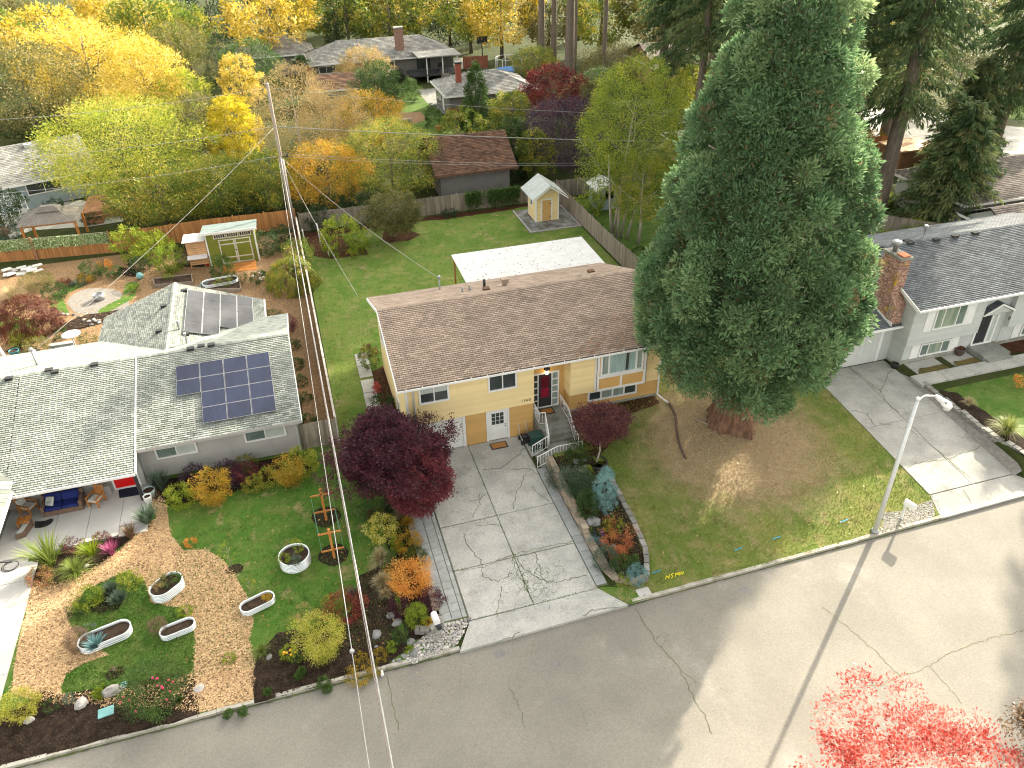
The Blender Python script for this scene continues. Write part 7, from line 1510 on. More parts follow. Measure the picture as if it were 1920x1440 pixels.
def bush(name, label, cx, cy, wpx, ratio, kind, m, leaf=.07, asp=.55, dens=1.0, cat='shrub', group=None, ori='out', tone=(.2, .8), flowers=None, lump=.3, inner=.45, topt=0.0, dz=0.0):
    h = .6
    for _ in range(4):
        p = atg(cx, cy, dz+h/2); W = wpx*mpp(p); h = max(.08, ratio*W)
    p = atg(cx, cy, dz+h/2); z0 = p.z-h/2
    if kind in ('spiky', 'grass'):
        n = int((150 if kind == 'spiky' else 420)*dens); me = blades(name, m, W*.62, h*1.05, n, wid=leaf*.6, arch=.25 if kind == 'spiky' else .85, tone=tone, up=.3 if kind == 'spiky' else .7)
    elif kind == 'weep':
        me = crown(name, m, 'dome', W/2, h, int(240*dens), 34, W*.07, leaf*1.6, .22, .75, .16, 0, 'down', tone)
    else:
        area = W*h*1.6+W*W*.8; nleaf = int(min(9000, max(700, area/(leaf*leaf*asp)*2.0*dens))); per = 26; rc = max(leaf*1.6, min(.3, W*.13))
        me = crown(name, m, kind, W/2*1.06, h*1.02, max(14, nleaf//per), per, rc, leaf, asp, inner, lump, 0, ori, tone, topt=topt)
    root = place(name, me); root.location = (p.x, p.y, z0); tag(root, label, cat, group)
    if flowers:
        fm, nf, r = flowers; fme = MB().rock((0, 0, 0), r, r, r*.7).mesh('blossom', fm); ang = 0
        for k in range(nf):
            ang += 2.4; t = random.uniform(.45, .98); rr = W/2*float(profile('round' if kind == 'round' else 'dome', np.array(t)))*random.uniform(.85, 1.05)
            a = random.uniform(-2.9, -.2); place('blossom', fme, root, Matrix.Translation((math.cos(a)*rr, math.sin(a)*rr, t*h)))
    return root
def limbs(mb, p, h, r, n, spread, start=.35, up=.55, rise=.45):
    for k in range(n):
        z = h*(start+(1-start)*k/n*.9); a = k*2.4+random.uniform(-.4, .4); L = spread*(1-.5*k/n)*random.uniform(.6, 1); b = Vector((p[0], p[1], p[2]+z)); q = b+Vector((math.cos(a)*L*.5, math.sin(a)*L*.5, L*rise*.6)); e = q+Vector((math.cos(a)*L*.5, math.sin(a)*L*.5, L*rise)); rr = r*(1-.6*z/h)*.45
        mb.tube([b, q, e], [rr, rr*.65, rr*.25], 6)
def tree(name, label, px, py, y, wpx, hpx, kind, m, leaf=.16, asp=.6, n=7000, base=None, bark=None, group=None, tone=(.15, .85), lump=.35, ori='out', rc=None, inner=.35, tr=.16, nl=8, z0min=.4, topt=0, tvar=.14, extra=()):
    r = ray(px, py); t = y/r.y; c = Vector((r.x*t, y, CAM_H+r.z*t)); s = mpp(c); R = wpx*s/2; dep = math.atan2(CAM_H-c.z, c.xy.length); Hh = max(R*.9, (hpx*s-2*R*math.sin(dep)*.8)/math.cos(dep)); z0 = max(z0min, c.z-Hh/2); z1 = c.z+Hh/2
    bx_, by_ = base or (c.x, c.y); gz_ = H(bx_, by_)
    T = thing(name, label, 'tree', (bx_, by_, gz_), group)
    mb = MB(); k0 = Vector((bx_, by_, gz_-.1)); k1 = Vector((c.x, c.y, z0+(z1-z0)*.75)); mb.tube([k0, k0.lerp(k1, .3)+Vector((random.uniform(-.1, .1), random.uniform(-.1, .1), 0)), k0.lerp(k1, .65), k1], [tr, tr*.8, tr*.5, tr*.15], 8)
    limbs(mb, (c.x, c.y, z0*.6), (z1-z0)*.9, tr, nl, R*.95); mb.build('trunk', bark or BARK, T)
    per = 30; me = crown('crown', m, kind, R*1.04, z1-z0, n//per, per, rc or max(.35, R*.17), leaf, asp, inner, lump, 0, ori, tone, tvar, topt)
    o = place('crown', me, T, Matrix.Translation((c.x, c.y, z0)))
    for (dx, dy, dz_, f, m2, tn) in extra: place('crown', crown('crown', m2, 'round', R*f, R*f*1.5, int(n*f*f)//per, per, R*f*.2, leaf, asp, inner, .5, 0, ori, tn, .16), T, Matrix.Translation((c.x+dx*R, c.y+dy*R, z0+dz_*(z1-z0))))
    return T
# ------------------------------------------------------------------ the giant sequoia on the front lawn
sq = Vector((22.6, 32.0, H(22.6, 32.0))); SQ = thing('giant_sequoia', 'huge dense green conifer with a flared red-brown trunk on the front lawn', 'tree', tuple(sq))
mb = MB(); n_ = 40; zs = [-.2, .1, .35, .7, 1.2, 2, 3, 5, 9, 15, 22, 28.5]; rs = [1.5, 1.42, 1.3, 1.15, 1.04, .96, .9, .82, .66, .48, .28, .06]
for z, r in zip(zs, rs):
    for k in range(n_):
        a = 2*math.pi*k/n_; fl_ = 1+(.11 if z < 2.5 else .05)*math.sin(a*9+math.sin(a*3)*2)+.05*math.sin(a*17+1)+(.13*math.sin(a*4+.7) if z < .8 else 0); mb.v.append((sq.x+math.cos(a)*r*fl_, sq.y+math.sin(a)*r*fl_, sq.z+z))
for i in range(len(zs)-1):
    for k in range(n_): mb.f.append((i*n_+k, i*n_+(k+1) % n_, (i+1)*n_+(k+1) % n_, (i+1)*n_+k)); mb.t.append(.5+.3*math.sin(k*9/n_*6.28)); mb.sm.append(True)
trunk_ = mb.build('trunk', BARKS, SQ)
SPZ, SPR = np.array([3.2, 4.4, 6.6, 9.5, 12.5, 15, 17.5, 22, 27, 30.5]), np.array([3.2, 4.5, 5.4, 5.4, 4.85, 4.15, 3.3, 2.4, 1.5, .2])
BC, BR, BG = [], [], []
zz = 4.0; gi = 0
while zz < 30:
    R = float(np.interp(zz, SPZ, SPR)); k = max(3, int(2*math.pi*R/1.6)); ph = random.uniform(0, 6.28)
    for j in range(k):
        a = ph+2*math.pi*j/k+random.uniform(-.25, .25); big = random.uniform(.75, 1.25)*min(1, .4+R/5); rr = max(.1, R-big*.85+random.uniform(-.65, .5)); c = Vector((math.cos(a)*rr, math.sin(a)*rr, zz+random.uniform(-.5, .5))); gi += 1
        for q in range(int(9+8*big)):
            n_v = Vector((random.gauss(0, 1)+math.cos(a)*.9, random.gauss(0, 1)+math.sin(a)*.9, random.gauss(0, 1)+.3)).normalized(); p = c+n_v*big*random.uniform(.6, 1.05); BC.append(tuple(p)); BR.append(random.uniform(.3, .52)*min(1, .6+R/8)); BG.append(gi)
    if R > 2:
        for j in range(int(k*1.5)):
            a = random.uniform(0, 6.28); rr = R*random.uniform(.35, .72); BC.append((math.cos(a)*rr, math.sin(a)*rr, zz+random.uniform(-.6, .6))); BR.append(1.0); BG.append(gi)
    zz += 1.3
BC, BR, BG = np.array(BC), np.array(BR), np.array(BG); cnt = (BR**2*np.where(BR > .8, 150, 400)).astype(int); idx = np.repeat(np.arange(len(BC)), cnt); k = len(idx); print('sequoia sprays', k)
outv = unit(BC*np.array([[1, 1, 0]])+1e-6); nrm = unit(rvec(k)+outv[idx]*.5+np.array([[0, 0, .4]]))
P = BC[idx]+nrm*(BR[idx]*RNG.uniform(.55, 1.0, k))[:, None]; D = unit(nrm*.95+rvec(k)*.5+np.array([[0, 0, .2]]))
gt = RNG.normal(0, .16, gi+2)
bt = np.clip(.55+RNG.normal(0, .07, len(BC))+gt[BG], .28, .95); T_ = bt[idx]+RNG.normal(0, .1, k); brn = RNG.uniform(0, 1, len(BC)) < .015; T_[brn[idx]] *= .15; T_[RNG.uniform(0, 1, k) < .008] = 0
V = leaves(P, D, .23*RNG.uniform(.4, 1.6, k), .085*RNG.uniform(.7, 1.3, k), unit(nrm+rvec(k)*.7+np.array([[0, 0, .5]]))); place('crown', np_mesh('crown', V, 4, T_, m_seq), SQ, Matrix.Translation(sq))
mb = MB()
for k in range(130):
    z = 8+k*.155; R = float(np.interp(z, SPZ, SPR))*.9; a = k*2.4; mb.tube([sq+Vector((0, 0, z)), sq+Vector((math.cos(a)*R*.6, math.sin(a)*R*.6, z-.25*R*.3)), sq+Vector((math.cos(a)*R, math.sin(a)*R, z+.15*R))], [.1, .07, .03], 5)
mb.build('branches', BARKP, SQ)['kind'] = 'stuff'
mb = MB(); fs_ = []
for q in ([(1300, 785), (1345, 805)], [(1330, 782), (1320, 795)]): mb.tube([atg(*q[0])+Vector((0, 0, .06)), atg(*q[1])+Vector((0, 0, .05))], .035, 5)
tag(mb.build('fallen_branch', BARKP), 'thin fallen branch on the needles left of the big trunk', 'branch')
# ------------------------------------------------------------------ firs
def fir_mesh(name, h, z0, R, m, nb=150, L=.5, tone=(.25, .85), droop=.35, per=10, pts=11):
    t = np.sort(RNG.uniform(0, 1, nb)); z = z0+(h-z0)*t; ln = R*(1-t)**.62*RNG.uniform(.6, 1.1, nb)*np.clip(t*8+.55, 0, 1)+.3; a = np.arange(nb)*2.39996+RNG.uniform(-.3, .3, nb)
    s = np.linspace(.18, 1, pts); B = np.repeat(np.arange(nb), pts*per); S_ = np.tile(np.repeat(s, per), nb)+RNG.uniform(-.04, .04, nb*pts*per)
    x = ln[B]*S_; wd = (1-S_*.6)*.42*RNG.normal(0, 1, len(B))*np.minimum(1, ln[B]/3); dx, dy = np.cos(a[B]), np.sin(a[B])
    P = np.stack([dx*x-dy*wd, dy*x+dx*wd, z[B]-droop*ln[B]*S_**1.6+RNG.normal(0, .1, len(B))], 1)
    D = unit(np.stack([dx*.5-dy*wd*.8, dy*.5+dx*wd*.8, -RNG.uniform(.15, 1.1, len(B))], 1)+rvec(len(B))*.35); bt = RNG.uniform(tone[0], tone[1], nb)
    return np_mesh(name, leaves(P, D, L*RNG.uniform(.5, 1.3, len(B)), L*.26*RNG.uniform(.7, 1.3, len(B))), 4, bt[B]+RNG.normal(0, .12, len(B)), m)
FIRM = [fir_mesh('crown', 38, 9.5, 5.2, m_fir, 210, .62), fir_mesh('crown', 34, 7, 4.8, m_fir, 200, .6), fir_mesh('crown', 30, 4, 4.6, m_fir, 190, .58), fir_mesh('crown', 36, 15, 3.0, m_fir, 110, .55)]
def fir(label, x, y, v=0, s=1.0, tr=.5, lean=(0, 0), group=None, sub=True):
    T = thing('fir_tree', label, 'tree', (x, y, H(x, y)), group, rotz=0); hh = (38, 34, 30, 36)[v]*s; mb = MB(); b = Vector((x, y, H(x, y)-.2)); e = b+Vector((lean[0], lean[1], hh*.95)); mb.tube([b, b.lerp(e, .02), b.lerp(e, .3), b.lerp(e, .7), e], [tr*1.25, tr, tr*.8, tr*.4, .05], 12); mb.build('trunk', BARK, T)
    o = place('crown', FIRM[v], T, Matrix.Translation((x+lean[0]*.5, y+lean[1]*.5, 0)) @ Matrix.Rotation(random.uniform(0, 6), 4, 'Z') @ Matrix.Scale(s, 4)); return T
fir('tall fir with a thick bare grey trunk rising behind the white house garage', 53.2, 58.0, 0, 1.0, .72)
fir('tall fir with a bare trunk at the right edge by the side street', 72.3, 64.7, 1, 1.0, .55)
for lab, x, y, v, s, tr in (('left of the three bare fir trunks beyond the red plum', 43.4, 128.6, 3, 1.1, .6), ('middle of the three bare fir trunks beyond the red plum', 45.4, 128.2, 3, 1.0, .5), ('right of the three bare fir trunks, nearest the olive tree', 44.4, 118.3, 3, 1.05, .75),
                            ('left trunk of the pair of dark firs near the tan-roofed house', 55.2, 108.6, 0, 1.05, .7), ('right trunk of the pair of dark firs near the tan-roofed house', 55.6, 104.9, 2, 1.1, .7), ('slim fir standing alone left of the pair of dark firs', 49.5, 117, 3, 1.0, .4), ('thin fir between the bare trunks and the slim one', 47.5, 124, 3, .9, .3)): fir(lab, x, y, v, s, tr)
for x, y, v, s in ((40.5, 54.5, 1, .95), (44.5, 63, 0, .95), (51.5, 78, 0, 1.08), (57.5, 84.5, 1, 1.12), (47.5, 70.5, 1, 1.15), (63, 92, 0, 1.08), (50, 88, 0, 1.02), (56, 96, 0, 1.02), (60, 103, 0, 1.1), (66, 84, 0, 1.2), (58.5, 72, 1, 1.25), (68, 76, 0, 1.15)): fir('tall dark fir in the grove behind the giant sequoia', x, y, v, s, .5, group='grove of firs behind the giant sequoia')
for x, y, v, s in ((78, 84, 1, .95), (88, 80, 0, 1), (66, 38, 2, .9), (74, 50, 1, .9), (60, 34.5, 2, .7)): fir('tall fir in the stand beyond the right-hand house', x, y, v, s, .5, group='stand of firs at the right')
lowf = fir_mesh('crown', 15, .6, 4.6, m_fir, 240, .55, (.35, .95), .3)
def lowfir(label, px, py, s, wide=1.25):
    p = atg(px, py); T = thing('fir_tree', label, 'tree', tuple(p)); mb = MB(); mb.tube([p, p+Vector((0, 0, 14*s))], [.22*s, .03], 8); mb.build('trunk', BARK, T); place('crown', lowf, T, Matrix.Translation(p) @ Matrix.Rotation(random.uniform(0, 6), 4, 'Z') @ Matrix.Diagonal((s*wide, s*wide, s, 1)))
lowfir('drooping young fir behind the white house garage roof', 1765, 420, .72, 1.5); lowfir('small drooping fir right of the leaning fir trunk', 1815, 402, .42, 1.5); lowfir('young fir in the side yard behind the drooping one', 1790, 340, .8)
# ------------------------------------------------------------------ trees of the background, left to right
for a in (
 ('maple_tree', 'olive and yellow broad tree at the far left edge', 45, 165, 110, 180, 170, 'round', m_olv, .3, .6, 6500),
 ('maple_tree', 'large bright yellow maple with visible brown limbs', 165, 125, 120, 200, 160, 'round', m_yel, .3, .6, 7500),
 ('maple_tree', 'yellow maple crown between the big maple and the dark willow', 268, 145, 106, 125, 140, 'round', m_yel, .26, .6, 5500),
 ('willow_tree', 'dark green willow-like tree behind the yellow maples', 335, 112, 128, 115, 130, 'round', m_olv, .26, .4, 5000),
 ('maple_tree', 'yellow-orange tree in front of the dark willow', 345, 190, 104, 90, 120, 'egg', m_yg, .24, .6, 3800),
 ('conifer_tree', 'small blue-green conifer at the top behind the yellow maples', 405, 112, 122, 48, 100, 'cone', m_dkg, .22, .3, 2600),
 ('ash_tree', 'big yellow-green ash spreading over the blue-grey house roof', 225, 275, 86, 235, 190, 'round', m_yg, .24, .5, 11500),
 ('maple_tree', 'bright lemon yellow maple just left of the utility pole', 437, 245, 90, 80, 130, 'egg', m_byl, .24, .7, 4200),
 ('maple_tree', 'yellow slender tree above the lemon maple', 450, 150, 108, 62, 100, 'egg', m_yel, .24, .6, 2800),
 ('hazel_tree', 'dull gold tree between the ash and the lemon maple', 375, 250, 92, 95, 150, 'round', m_olv, .22, .5, 4600),
 ('hedge_tree', 'green and yellow tree overhanging the cedar fence, left one', 300, 362, 78.5, 150, 105, 'round', m_gy, .2, .6, 6200),
 ('hedge_tree', 'green and gold tree overhanging the cedar fence, right one', 410, 350, 79, 130, 125, 'round', m_gy, .2, .6, 5800),
 ('hedge_tree', 'deep green tree directly behind the utility pole', 500, 345, 78.5, 95, 130, 'round', m_gy, .2, .6, 4500),
 ('birch_tree', 'tan and olive birch with pale bare stems right of the pole top', 553, 215, 86, 130, 190, 'egg', m_tan, .18, .5, 6800),
 ('birch_tree', 'tan birch with sparse leaves in the middle of the golden thicket', 628, 240, 90, 115, 170, 'egg', m_tan, .18, .5, 5600),
 ('hazel_tree', 'golden orange tree leaning over the grey back fence', 612, 325, 78, 125, 130, 'round', m_gold, .2, .6, 6200),
 ('hazel_tree', 'dark green and yellow dense tree left of the russet outbuilding', 733, 300, 79, 150, 160, 'round', m_gy, .19, .6, 8200),
 ('hazel_tree', 'gold-tipped tree behind the dense one, below the far houses', 690, 225, 96, 115, 110, 'round', m_gold, .22, .6, 5200),
 ('maple_tree', 'green tree with orange tips in front of the long ranch house', 705, 160, 110, 75, 90, 'egg', m_grn, .24, .6, 3200),
 ('dome_tree', 'tan flat-topped tree against the long ranch house roof', 682, 112, 124, 82, 50, 'dome', m_tan, .24, .6, 2600),
 ('cedar_tree', 'soft green pointed cedar in front of the low grey house', 893, 185, 95, 78, 145, 'cone', m_grn, .24, .5, 6000),
 ('maple_tree', 'orange-green tree between the pointed cedar and the red plum', 957, 215, 90, 78, 100, 'round', m_gy, .22, .6, 3600),
 ('holly_tree', 'dark green tree beside the outbuilding roof', 962, 275, 82, 66, 120, 'egg', m_grn, .2, .6, 3600),
 ('hazel_tree', 'yellow-leaved small tree behind the yellow shed', 1005, 300, 78.5, 66, 120, 'egg', m_gy, .18, .6, 3600),
 ('plum_tree', 'dark purple plum tree behind the yellow shed', 1062, 272, 81, 168, 190, 'round', m_pur, .2, .6, 8500),
 ('plum_tree', 'crimson-topped plum tree above the dark purple one', 1036, 170, 94, 104, 105, 'round', m_red, .22, .6, 5000),
 ('olive_tree', 'grey-olive tree right of the crimson plum', 1092, 188, 100, 78, 90, 'round', m_olv, .22, .6, 3800),
 ('birch_tree', 'tall yellow-green birch with several pale stems beyond the grey fence', 1190, 240, 63, 185, 275, 'egg', m_yg, .17, .55, 15000),
 ('birch_tree', 'lower green birch crown in front of the tall birch', 1205, 345, 59, 105, 150, 'egg', m_gy, .15, .5, 5600),
 ('oak_tree', 'loose olive tree between the bare fir trunks and the tan-roofed house', 1150, 125, 118, 120, 90, 'round', m_olv, .24, .5, 4500),
 ('oak_tree', 'dark green tree right of the slim firs', 1130, 165, 105, 90, 80, 'round', m_grn, .22, .5, 4000),
 ('oak_tree', 'grey-green tree in front of the tan roof', 1330, 120, 108, 90, 70, 'round', m_olv, .24, .5, 3000),
 ('hazel_tree', 'olive tree among the trunks above the crimson plum', 1000, 120, 124, 80, 70, 'round', m_gy, .24, .5, 3000),
 ('hazel_tree', 'green tree at the top beside the blue-green conifer', 470, 118, 118, 90, 90, 'round', m_grn, .24, .5, 3600),
 ('maple_tree', 'sunlit yellow tree left of the sequoia top', 1305, 175, 96, 85, 110, 'round', m_yg, .22, .6, 3800),
 ('oak_tree', 'grey-olive oak with bare limbs at the top right', 1680, 130, 80, 150, 150, 'round', m_olv, .2, .55, 6000),
 ('oak_tree', 'mossy olive tree filling the top right corner', 1800, 150, 82, 150, 170, 'round', m_olv, .2, .55, 6000),
 ('maple_tree', 'yellow tree behind the sunlit side street', 1890, 190, 90, 90, 80, 'round', m_gy, .22, .6, 3000),
 ):
    extra = {}
    if 'several pale stems' in a[1]: extra = dict(base=(27.6, 61.5), bark=BARKP, tr=.14, tone=(0, .6))
    elif 'birch' in a[0]: extra = dict(bark=BARKP)
    elif 'visible brown limbs' in a[1]: extra = dict(tr=.4, nl=12)
    a = list(a)
    if a[2] < 800 and a[3] > 100: a[5] *= 1.15; a[6] *= 1.06
    t_ = tree(*a[:9], leaf=a[9]*.86, asp=a[10], n=int(a[11]*2.7), **extra)
    if 'several pale stems' in a[1]: BIRCH = t_
mb = MB()
for dx, dy, lx in ((0, 0, .6), (.5, .3, 1.6), (-.4, .2, -.5), (.9, -.1, 2.4)): mb.tube([(27.6+dx, 60.5+dy, 0), (27.6+dx+lx*.4, 60.5+dy+.3, 3), (27.6+dx+lx, 61+dy, 7.5)], [.13, .1, .05], 7)
mb.build('stems', BARKP, BIRCH)
# rows of farther trees that close the view at the top
far = [(2, 146, 0), (-12, 150, 2), (14, 160, 2), (24, 156, 1), (34, 154, 3), (22, 148, 2), (48, 138, 1), (56, 134, 2), (64, 128, 1), (40, 140, 0), (76, 118, 2), (-28, 132, 0), (-16, 138, 2), (-70, 115, 0), (-55, 110, 2), (8, 190, 0), (-15, 185, 3), (45, 185, 2), (20, 195, 1), (70, 170, 2), (-45, 175, 1), (-75, 150, 0), (-55, 158, 1), (-38, 150, 2), (-22, 160, 0), (-8, 168, 3), (6, 172, 1), (18, 176, 2), (30, 165, 0), (42, 158, 3), (58, 150, 4), (70, 142, 4), (82, 140, 3), (96, 135, 4), (110, 138, 0), (125, 140, 4), (-90, 175, 3), (-60, 190, 4), (-30, 195, 0), (0, 205, 4), (30, 205, 3), (60, 200, 1), (90, 190, 4), (120, 180, 3), (150, 175, 4), (100, 110, 3), (112, 96, 4), (118, 120, 1), (15, 150, 3), (36, 146, 2), (-45, 135, 2), (-62, 128, 0), (140, 150, 3), (92, 118, 2), (84, 104, 0), (165, 200, 4), (10, 235, 3), (50, 240, 4), (90, 240, 3), (130, 230, 4), (-40, 235, 4), (-80, 225, 3), (-120, 210, 4), (170, 240, 4), (-110, 180, 0)]
FARM = [('yellow', crown('crown', m_yel, 'round', 6, 10, 230, 26, 1.0, .45, .6, .4, .35, 0)), ('olive green', crown('crown', m_olv, 'round', 5.5, 10, 230, 26, 1.0, .45, .6, .4, .35, 0)), ('green and gold', crown('crown', m_gy, 'round', 5.5, 9, 230, 26, 1.0, .45, .6, .4, .35, 0)), ('dark evergreen', crown('crown', m_dkg, 'cone', 5, 17, 160, 26, 1.0, .5, .4, .4, .3, 0)), ('tall fir', None)]
for x, y, k in far:
    nm, me = FARM[k]; lab = f'{nm} tree in the far belt'
    if k == 4: fir('tall fir in the far belt', x, y, 2, random.uniform(.8, 1), .5, group='far belt: tall firs'); continue
    s = random.uniform(.85, 1.25); T = thing('far_tree', lab, 'tree', (x, y, 0), f'far belt: {nm} trees'); mb = MB(); mb.tube([(x, y, 0), (x, y, 9*s)], [.35*s, .1], 7); mb.build('trunk', BARK, T); place('crown', me, T, Matrix.Translation((x, y, 2.2*s if k != 3 else .8)) @ Matrix.Rotation(random.uniform(0, 6), 4, 'Z') @ Matrix.Scale(s, 4))
tree('locust_tree', 'open-branched tree on the white house lawn beyond the right edge', 2150, 720, 29.5, 260, 300, 'round', m_olv, .13, .6, 7000, base=(50, 28.5), tr=.2, lump=.7)
tree('locust_tree', 'second open-branched tree on the white house lawn, farther right', 2330, 620, 33.5, 300, 330, 'round', m_olv, .13, .6, 8000, base=(57, 33), tr=.2, lump=.7)
# palm
p = at(563, 135, 0); y_ = 128; r = ray(563, 118); t = y_/r.y; c = Vector((r.x*t, y_, CAM_H+r.z*t)); T = thing('palm_tree', 'small fan palm in front of the detached grey garage', 'tree', (c.x, c.y, 0)); mb = MB(); mb.tube([(c.x, c.y, 0), (c.x, c.y, c.z)], [.22, .18], 8); mb.build('trunk', BARK, T); place('crown', blades('crown', m_dkg, 2.4, 1.8, 170, .35, 1.1, up=.2), T, Matrix.Translation((c.x, c.y, c.z-.3)))
# ------------------------------------------------------------------ plum and maples near the yellow house
tree('plum_tree', 'purple-red plum tree beside the driveway in front of the garage', 735, 850, 32.4, 165, 165, 'round', m_mar, .105, .7, 38000, extra=((.45, -.75, -.2, .72, m_mar, (.55, 1)), (-.55, .1, .1, .6, m_mar, (.1, .6)), (.75, .1, -.05, .55, m_mar, (.1, .7)), (-.1, .5, .45, .55, m_mar, (0, .5))), base=(3.3, 31.6), tr=.12, nl=12, lump=.75, z0min=.9, inner=.3, tone=(.05, .6))
tree('maple_tree', 'red Japanese maple by the entry steps with a pale trunk', 1127, 800, 32.3, 104, 100, 'vase', m_jm, .09, .65, 20000, base=tuple(atg(1118, 866)[:2]), bark=BARKP, tr=.06, nl=8, z0min=1.5, tone=(.1, .8))
fr_t = tree('apple_tree', 'grey-green apple tree in a mulch ring on the back lawn', 738, 398, 67.2, 98, 90, 'round', m_olv, .15, .55, 16000, base=tuple(at(740, 443)[:2]), bark=BARKP, tr=.12, nl=8, z0min=.9, tone=(.1, .7))
tree('red_maple', 'bright red maple crown at the bottom edge of the picture', 1680, 1605, 9.6, 305, 230, 'round', m_sal, .1, .75, 21000, tr=.1, lump=.7, tone=(.2, .95), z0min=3.2, nl=14)
tree('plum_tree', 'dark bronze tree tip at the bottom right corner', 1965, 1420, 9.6, 130, 190, 'round', m_brn, .09, .75, 14000, tr=.08, lump=.5, z0min=3.4)
# ------------------------------------------------------------------ shrubs and plants: left front garden
B_ = bush
B_('strap_plant', 'tall spiky strap-leaved plant at the left porch step', 85, 1036, 78, .85, 'spiky', m_gras, .09, dens=1.1, cat='plant')
B_('sedum', 'red and green sedum mound below the spiky plant', 75, 1082, 44, .7, 'round', L_('sedum_leaf', ((.14, .19, .05), (.24, .24, .07), (.38, .13, .07), (.42, .18, .11)), .3), .06, cat='plant')
B_('grass_clump', 'arching green grass clump next to the brown stone', 138, 1062, 66, .7, 'grass', m_gras, .035, cat='grass clump')
B_('strap_plant', 'lime green spiky plant in the porch bed', 168, 1030, 46, .7, 'spiky', m_lim, .07, cat='plant')
B_('strap_plant', 'pink spiky plant at the front of the porch bed', 207, 1030, 32, .9, 'spiky', m_pink, .06, cat='plant')
B_('heath', 'russet low shrub behind the pink spiky plant', 190, 1012, 30, .7, 'round', m_rus, .05); B_('heath', 'dark reddish sprigs left of the lime spiky plant', 135, 1022, 36, .5, 'round', m_mar, .05); B_('heath', 'dark red sprigs right of the russet shrub', 215, 1012, 16, .9, 'round', m_mar, .05)
B_('lavender', 'grey-green lavender at the porch corner below the pots', 272, 968, 46, .8, 'spiky', m_ggn, .05, dens=2, cat='plant'); B_('lavender', 'faded lavender on the porch step', 242, 998, 34, .9, 'spiky', m_brn, .04, dens=1.6, cat='plant'); B_('rosemary', 'grey-green bushy rosemary against the ranch house wall', 298, 903, 42, .95, 'spiky', m_ggn, .05, dens=2.4)
B_('spirea', 'lime-yellow round shrub at the corner of the wall bed', 338, 930, 50, .8, 'round', m_lim, .08, tone=(.3, .95)); B_('forsythia', 'golden shrub with fanned branches in the wall bed', 397, 917, 74, .85, 'vase', m_gold, .08, tone=(.35, .7), lump=.6)
B_('barberry', 'dark purple barberry behind the golden fan shrub', 362, 892, 46, .7, 'round', m_pur, .07); B_('barberry', 'purple-black barberry in the middle of the wall bed', 425, 890, 58, .7, 'round', m_pur, .07); B_('weigela', 'wine-red and green shrub in the wall bed', 457, 888, 46, .8, 'round', m_mar, .07, tone=(.3, 1)); B_('spirea', 'straw-green small shrub before the wine-red one', 474, 908, 36, .7, 'round', m_gy, .07, tone=(.4, .9)); B_('spirea', 'olive sprig shrub against the ranch wall', 462, 870, 40, .7, 'round', m_gy, .07)
B_('forsythia', 'large golden-yellow shrub by the weathered gate', 540, 885, 62, .85, 'vase', m_gold, .08, tone=(.3, .6), lump=.5); B_('forsythia', 'yellow-green shrub between the gold shrub and the gate', 562, 868, 58, .8, 'round', m_yg, .08, tone=(.2, .8)); B_('spirea', 'small yellow-green shrub left of the large gold shrub', 500, 895, 40, .8, 'round', m_gy, .07, tone=(.4, .9)); B_('heath', 'maroon low plant between the straw shrub and gold shrub', 490, 880, 26, .8, 'round', m_mar, .06)
def sapling(label, px, py, hpx, m, n=260, stake=True):
    p = atg(px, py); h = hpx*mpp(p)/.8; T = thing('sapling', label, 'sapling', tuple(p)); mb = MB(); mb.tube([p, p+Vector((.05, 0, h))], [.022, .008], 5)
    for k in range(6): a = k*2.4; mb.tube([p+Vector((0, 0, h*(.3+.1*k))), p+Vector((math.cos(a)*h*.18, math.sin(a)*h*.18, h*(.42+.1*k)))], [.01, .004], 4)
    mb.build('stem', BARKP, T); place('foliage', crown('foliage', m, 'egg', h*.24, h*.75, max(8, n//12), 12, h*.07, .07, .5, .2, .3, 0), T, Matrix.Translation(p+Vector((0, 0, h*.3))))
sapling('pale thin sapling in a mulch spot right of the chip path', 434, 1064, 46, m_lim); sapling('young sapling between the chip path and the ribbed planter', 471, 1115, 36, m_gy); sapling('bare stake-like sapling in the island lawn by the rose', 217, 1262, 16, m_brn, 30)
for q in ((440, 1068), (217, 1262)): c = at(*q); drape('tree_spot', [(c.x+math.cos(a)*.42, c.y+math.sin(a)*.32) for a in np.linspace(0, 6.28, 13)[:-1]], .026, G_MULCH, 2, .04)
B_('marigold', 'small orange plant on the edge of the chip path', 357, 1017, 22, .6, 'round', m_org, .05, cat='plant')
B_('lavender', 'blue-grey lavender at the back of the island bed', 207, 1104, 28, .8, 'spiky', m_ggn, .05, dens=2, cat='plant'); B_('lavender', 'silver-green lavender at the front of the island bed', 221, 1123, 32, .75, 'spiky', m_ggn, .05, dens=2.4, cat='plant')
B_('goldenrod', 'bright chartreuse plant at the top of the island lawn', 243, 1088, 42, .7, 'round', m_lim, .07, cat='plant', tone=(.5, 1), lump=.6, dens=.7); B_('ground_cover', 'lime foliage along the left of the island bed', 163, 1120, 52, .5, 'round', m_lim, .07, cat='plant', tone=(.2, .8), dens=.8); B_('ground_cover', 'green foliage below the island bed, left side', 148, 1140, 40, .4, 'round', m_grn, .07, cat='plant'); B_('herb', 'chartreuse sprigs behind the small oval planter', 346, 1146, 26, .8, 'round', m_lim, .06, cat='plant', dens=.6)
B_('heather', 'brown-pink heather at the left end of the small oval planter', 294, 1172, 28, 1.1, 'egg', m_brn, .04, asp=.3, cat='plant', dz=.1); B_('heather', 'wine and brown heather at the end of the long planter', 143, 1198, 42, .95, 'egg', m_brn, .045, asp=.3, cat='plant', tone=(.3, 1))
